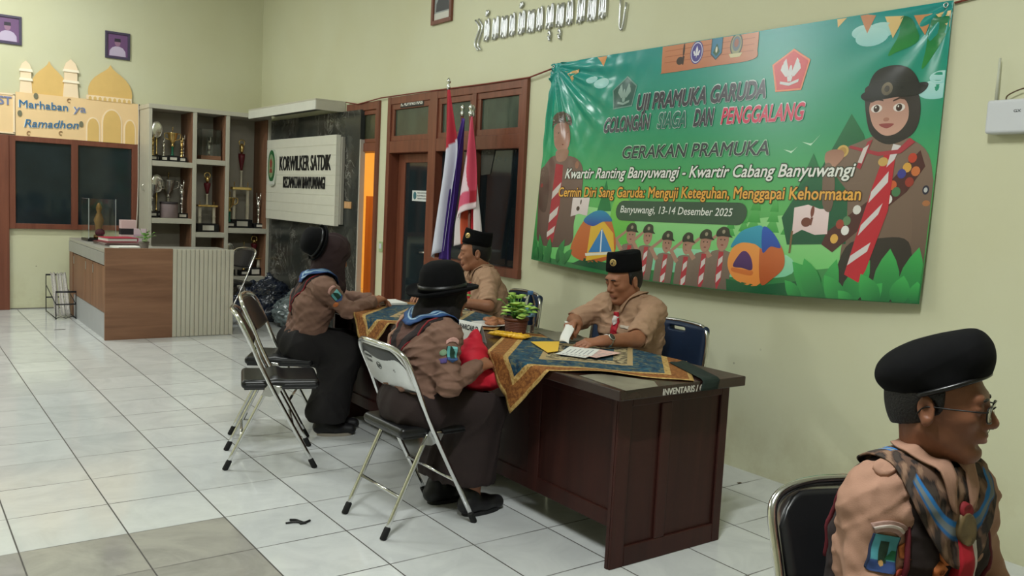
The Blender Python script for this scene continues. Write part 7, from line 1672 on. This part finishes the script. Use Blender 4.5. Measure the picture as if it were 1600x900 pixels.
for k in range(9):
    a = rs.uniform(0, 6.28); rr = .055 * math.sqrt(rs.random()); F = Field(.004); F.ell((0, 0, .014), (.032, .022, .013), .01); F.ell((.012, .006, .018), (.016, .014, .010), .008)
    if k == 0: snm = F.mesh('fried_snack', folds(.003, 90, 1))
    o = bpy.data.objects.new('fried_snack', snm); COL.objects.link(o)
    if k == 0: snm.materials.append(mat('golden brown fried dough', srgb(160, 104, 70), .6, noise=.3, nscale=60))
    o.location = (2.345 + .028 + rr * math.cos(a), .640 - .012 + rr * math.sin(a), .763 + (.012 if k > 5 else 0)); o.rotation_euler = (0, 0, rs.uniform(0, 6.28)); tag(o, 'piece of brown fried snack heaped on the white plate left of the ribbed pot', 'snack', 'fried snacks on the plate')
plate('small white plate on the far desk just right of the scarf of the nearer girl', (2.24, .94, ZD), 1, .07)
nc = empty('name_card', (1.955, .295, .758), math.radians(4), 'white folded name card reading KWA and D behind the red bag', 'card')
nrm = V((-.94, 0, .34)).normalized(); Uc, Vc = V((0, -1, 0)), V((.34, 0, .94)); wv_, hv_ = .30, .135
mb = MB(); vs = [mb.bm.verts.new(p) for p in ((-.034, .145, 0), (-.034, -.145, 0), (.0, -.145, .094), (.0, .145, .094), (.034, -.145, 0), (.034, .145, 0))]; mb.bm.faces.new(vs[:4]); mb.bm.faces.new((vs[3], vs[2], vs[4], vs[5])); card = mb.build('card', M_PAPER, nc, .0012)
U_, V_ = V((0, -1, 0)), V((.034, 0, .094)).normalized()
ink = mat('black print', srgb(34, 34, 38), .6)
text_obj('card_lettering', 'KWARCAB D', ink, V((-.034, .052, 0)) + V_ * .058 + V((-.0022, 0, .001)), U_, V_, .18, .026, nc, .02, 0, .0003)
MB().tube([V((-.034, .078, 0)) + V_ * .060 + V((-.002, 0, 0)) + U_ * .007 * math.cos(a) + V_ * .008 * math.sin(a) for a in [2 * PI * k / 12 for k in range(12)]], .004, 6, closed=True).tube([V((-.034, .072, 0)) + V_ * .062 + V((-.002, 0, 0)), V((-.034, .070, 0)) + V_ * .088 + V((-.002, 0, 0))], .002, 6).build('card_emblem', ink, nc)
MB().tube([V((-.034, .060, 0)) + V_ * .026 + V((-.002, 0, 0)) + U_ * .062 * math.cos(a) + V_ * .020 * math.sin(a) for a in [2 * PI * k / 28 for k in range(28)]], .0025, 6, closed=True).build('card_ring', mat('red print', srgb(176, 40, 48), .6), nc)
text_obj('card_lettering', '15', ink, V((-.034, .080, 0)) + V_ * .019 + V((-.0022, 0, .001)), U_, V_, .032, .015, nc, .02, 0, .0003)
yp = empty('snack_packet', (2.205, .245, .766), math.radians(-66), 'shiny yellow snack packet lying on the cloth in front of the ribbed pot', 'packet')
F = Field(.004); F.box((0, 0, .008), (.105, .036, .0095), .009, k=.004); 
wv = folds(.0035, 70, 3); link('packet_body', F.mesh('packet_body', wv), mat('yellow foil', srgb(222, 172, 44), .28, noise=.2, nscale=30, spec=.6), yp)
for q in (-1, 1): MB().box(q * .105 - .008, q * .105 + .008, -.036, .036, .006, .009).build('crimped_end', mat('yellow foil end', srgb(206, 160, 60), .35), yp)
ye = MB().prism([(2.197, 0.054), (2.343, 0.005), (2.151, -0.22), (2.081, -0.231)], .7690, .7705, 2).build('yellow_envelope', mat('yellow paper', srgb(226, 182, 62), .7)); tag(ye, 'yellow paper envelope on the cloth, left of the white papers', 'envelope')
for k, (a, rz, lab) in enumerate((((2.215, -.30, .7712), .45, 'white sheet fanned lowest under the left hand of the man reading'), ((2.245, -.27, .7728), .65, 'white sheet fanned topmost under the hand with the wristwatch'), ((2.285, -.335, .7720), .25, 'pink tinted printed sheet under the wristwatch arm'))):
    m = M_PAPER if k < 2 else mat('pink tinted paper', srgb(216, 176, 166), .7); sh_ = MB().box(-.105, .105, -.075, .075, 0, .0008).build('paper_sheet', m); sh_.location = a; sh_.rotation_euler = (0, 0, rz); tag(sh_, lab, 'paper', 'papers on the nearest desk')
    pr2 = MB()
    for j in range(6): pr2.box(-.085, .06 - .02 * (j % 3), -.055 + j * .02, -.050 + j * .02, .0008, .0011)
    pr2.build('printed_lines', mat('grey print lines', srgb(150, 150, 154), .7), sh_)
rows = [[V((2.405 - .12 * s + .012 * math.sin(s * 5), .015 - .13 * s + (q - .5) * .07, .858 - .070 * s ** 1.5 + .006 * math.sin(q * 3) + .012 * (q - .5) * (1 - s))) for q in [i / 8 for i in range(9)]] for s in [j / 12 for j in range(13)]]
pa = MB().grid(rows).build('held_paper', M_PAPER, None, .0008); tag(pa, 'curved paper held up in the right hand of the man reading', 'paper')
gf = MB().box(-.10, .10, -.15, .15, 0, .008, .001).build('grey_folder', mat('grey card folder', srgb(120, 116, 100), .6)); gf.location = (2.50, .16, .758); gf.rotation_euler = (0, 0, -.35); tag(gf, 'grey folder lying behind the yellow packet, right of the bottle', 'folder')
fp = MB().box(-.14, .14, -.10, .10, 0, .014, .001).build('paper_pad', M_PAPER); fp.location = (2.20, 1.66, ZD); fp.rotation_euler = (0, 0, -.1); tag(fp, 'white paper pad on the far desk in front of the hands of the far girl', 'paper')
ww = MB().prism([(1.905, -0.665), (2.023, -0.67), (2.123, -0.878), (2.064, -0.958), (1.882, -0.967)], .7575, .7586, 2).build('paper_under_glass', mat('grey beige worn paper', srgb(128, 122, 106), .4, noise=.25, nscale=14)); tag(ww, 'grey beige worn sheet stuck on the bare front corner of the nearest desk', 'paper')
# red cloth bag in the hands of the nearer girl
F = Field(.0055); F.ell((0, 0, .055), (.085, .115, .055), .03); F.ell((.0, .0, .13), (.062, .085, .09), .05); F.ell((.07, -.05, .05), (.075, .09, .05), .04); F.cap((.01, -.01, .15), (.032, .012, .262), .055, .014, .06); F.cap((-.02, -.06, .06), (-.01, -.04, .15), .05, .035, .04)
wv = folds(.006, 17, 6)
rb_ = link('red_cloth_bag', F.mesh('red_cloth_bag', wv), mat('red cloth', srgb(190, 20, 44), .7, noise=.12, nscale=12)); rb_.location = (1.785, -.035, .588); tag(rb_, 'bright red cloth bag on the lap of the nearer girl', 'bag')
# scraps on the floor
sc1 = MB().tube(bez([(-.05, .02, .004), (-.01, .01, .006), (.03, -.02, .004)], 5), .0045, 6).tube(bez([(-.02, .045, .005), (0, .02, .009), (.02, -.015, .006), (.055, .0, .004)], 5), .0055, 6).box(0, .03, -.022, -.006, .001, .008, .002).build('hair_clip', mat('black plastic', srgb(18, 18, 20), .5)); sc1.location = (1.052, .176, 0); tag(sc1, 'broken black hair clip lying on the floor tiles', 'hair clip')
sc2 = MB().prism([(-.05, -.008), (.04, -.012), (.055, .004), (-.03, .012)], .0006, .0022, 2).build('dark_scrap', mat('dark scrap', srgb(52, 46, 42), .8)); sc2.location = (*(0.985, 6.067), 0); tag(sc2, 'thin dark scrap on the floor in front of the wire rack', 'scrap')
sc3 = MB().prism([(-.014, -.006), (.012, -.008), (.016, .006), (-.010, .008)], .0006, .003, 2).build('leaf_scrap', mat('brown scrap', srgb(96, 84, 62), .8)); sc3.location = (*(3.334, -0.392), 0); tag(sc3, 'tiny brown scrap on the floor between the nearest desk and the wall', 'scrap')
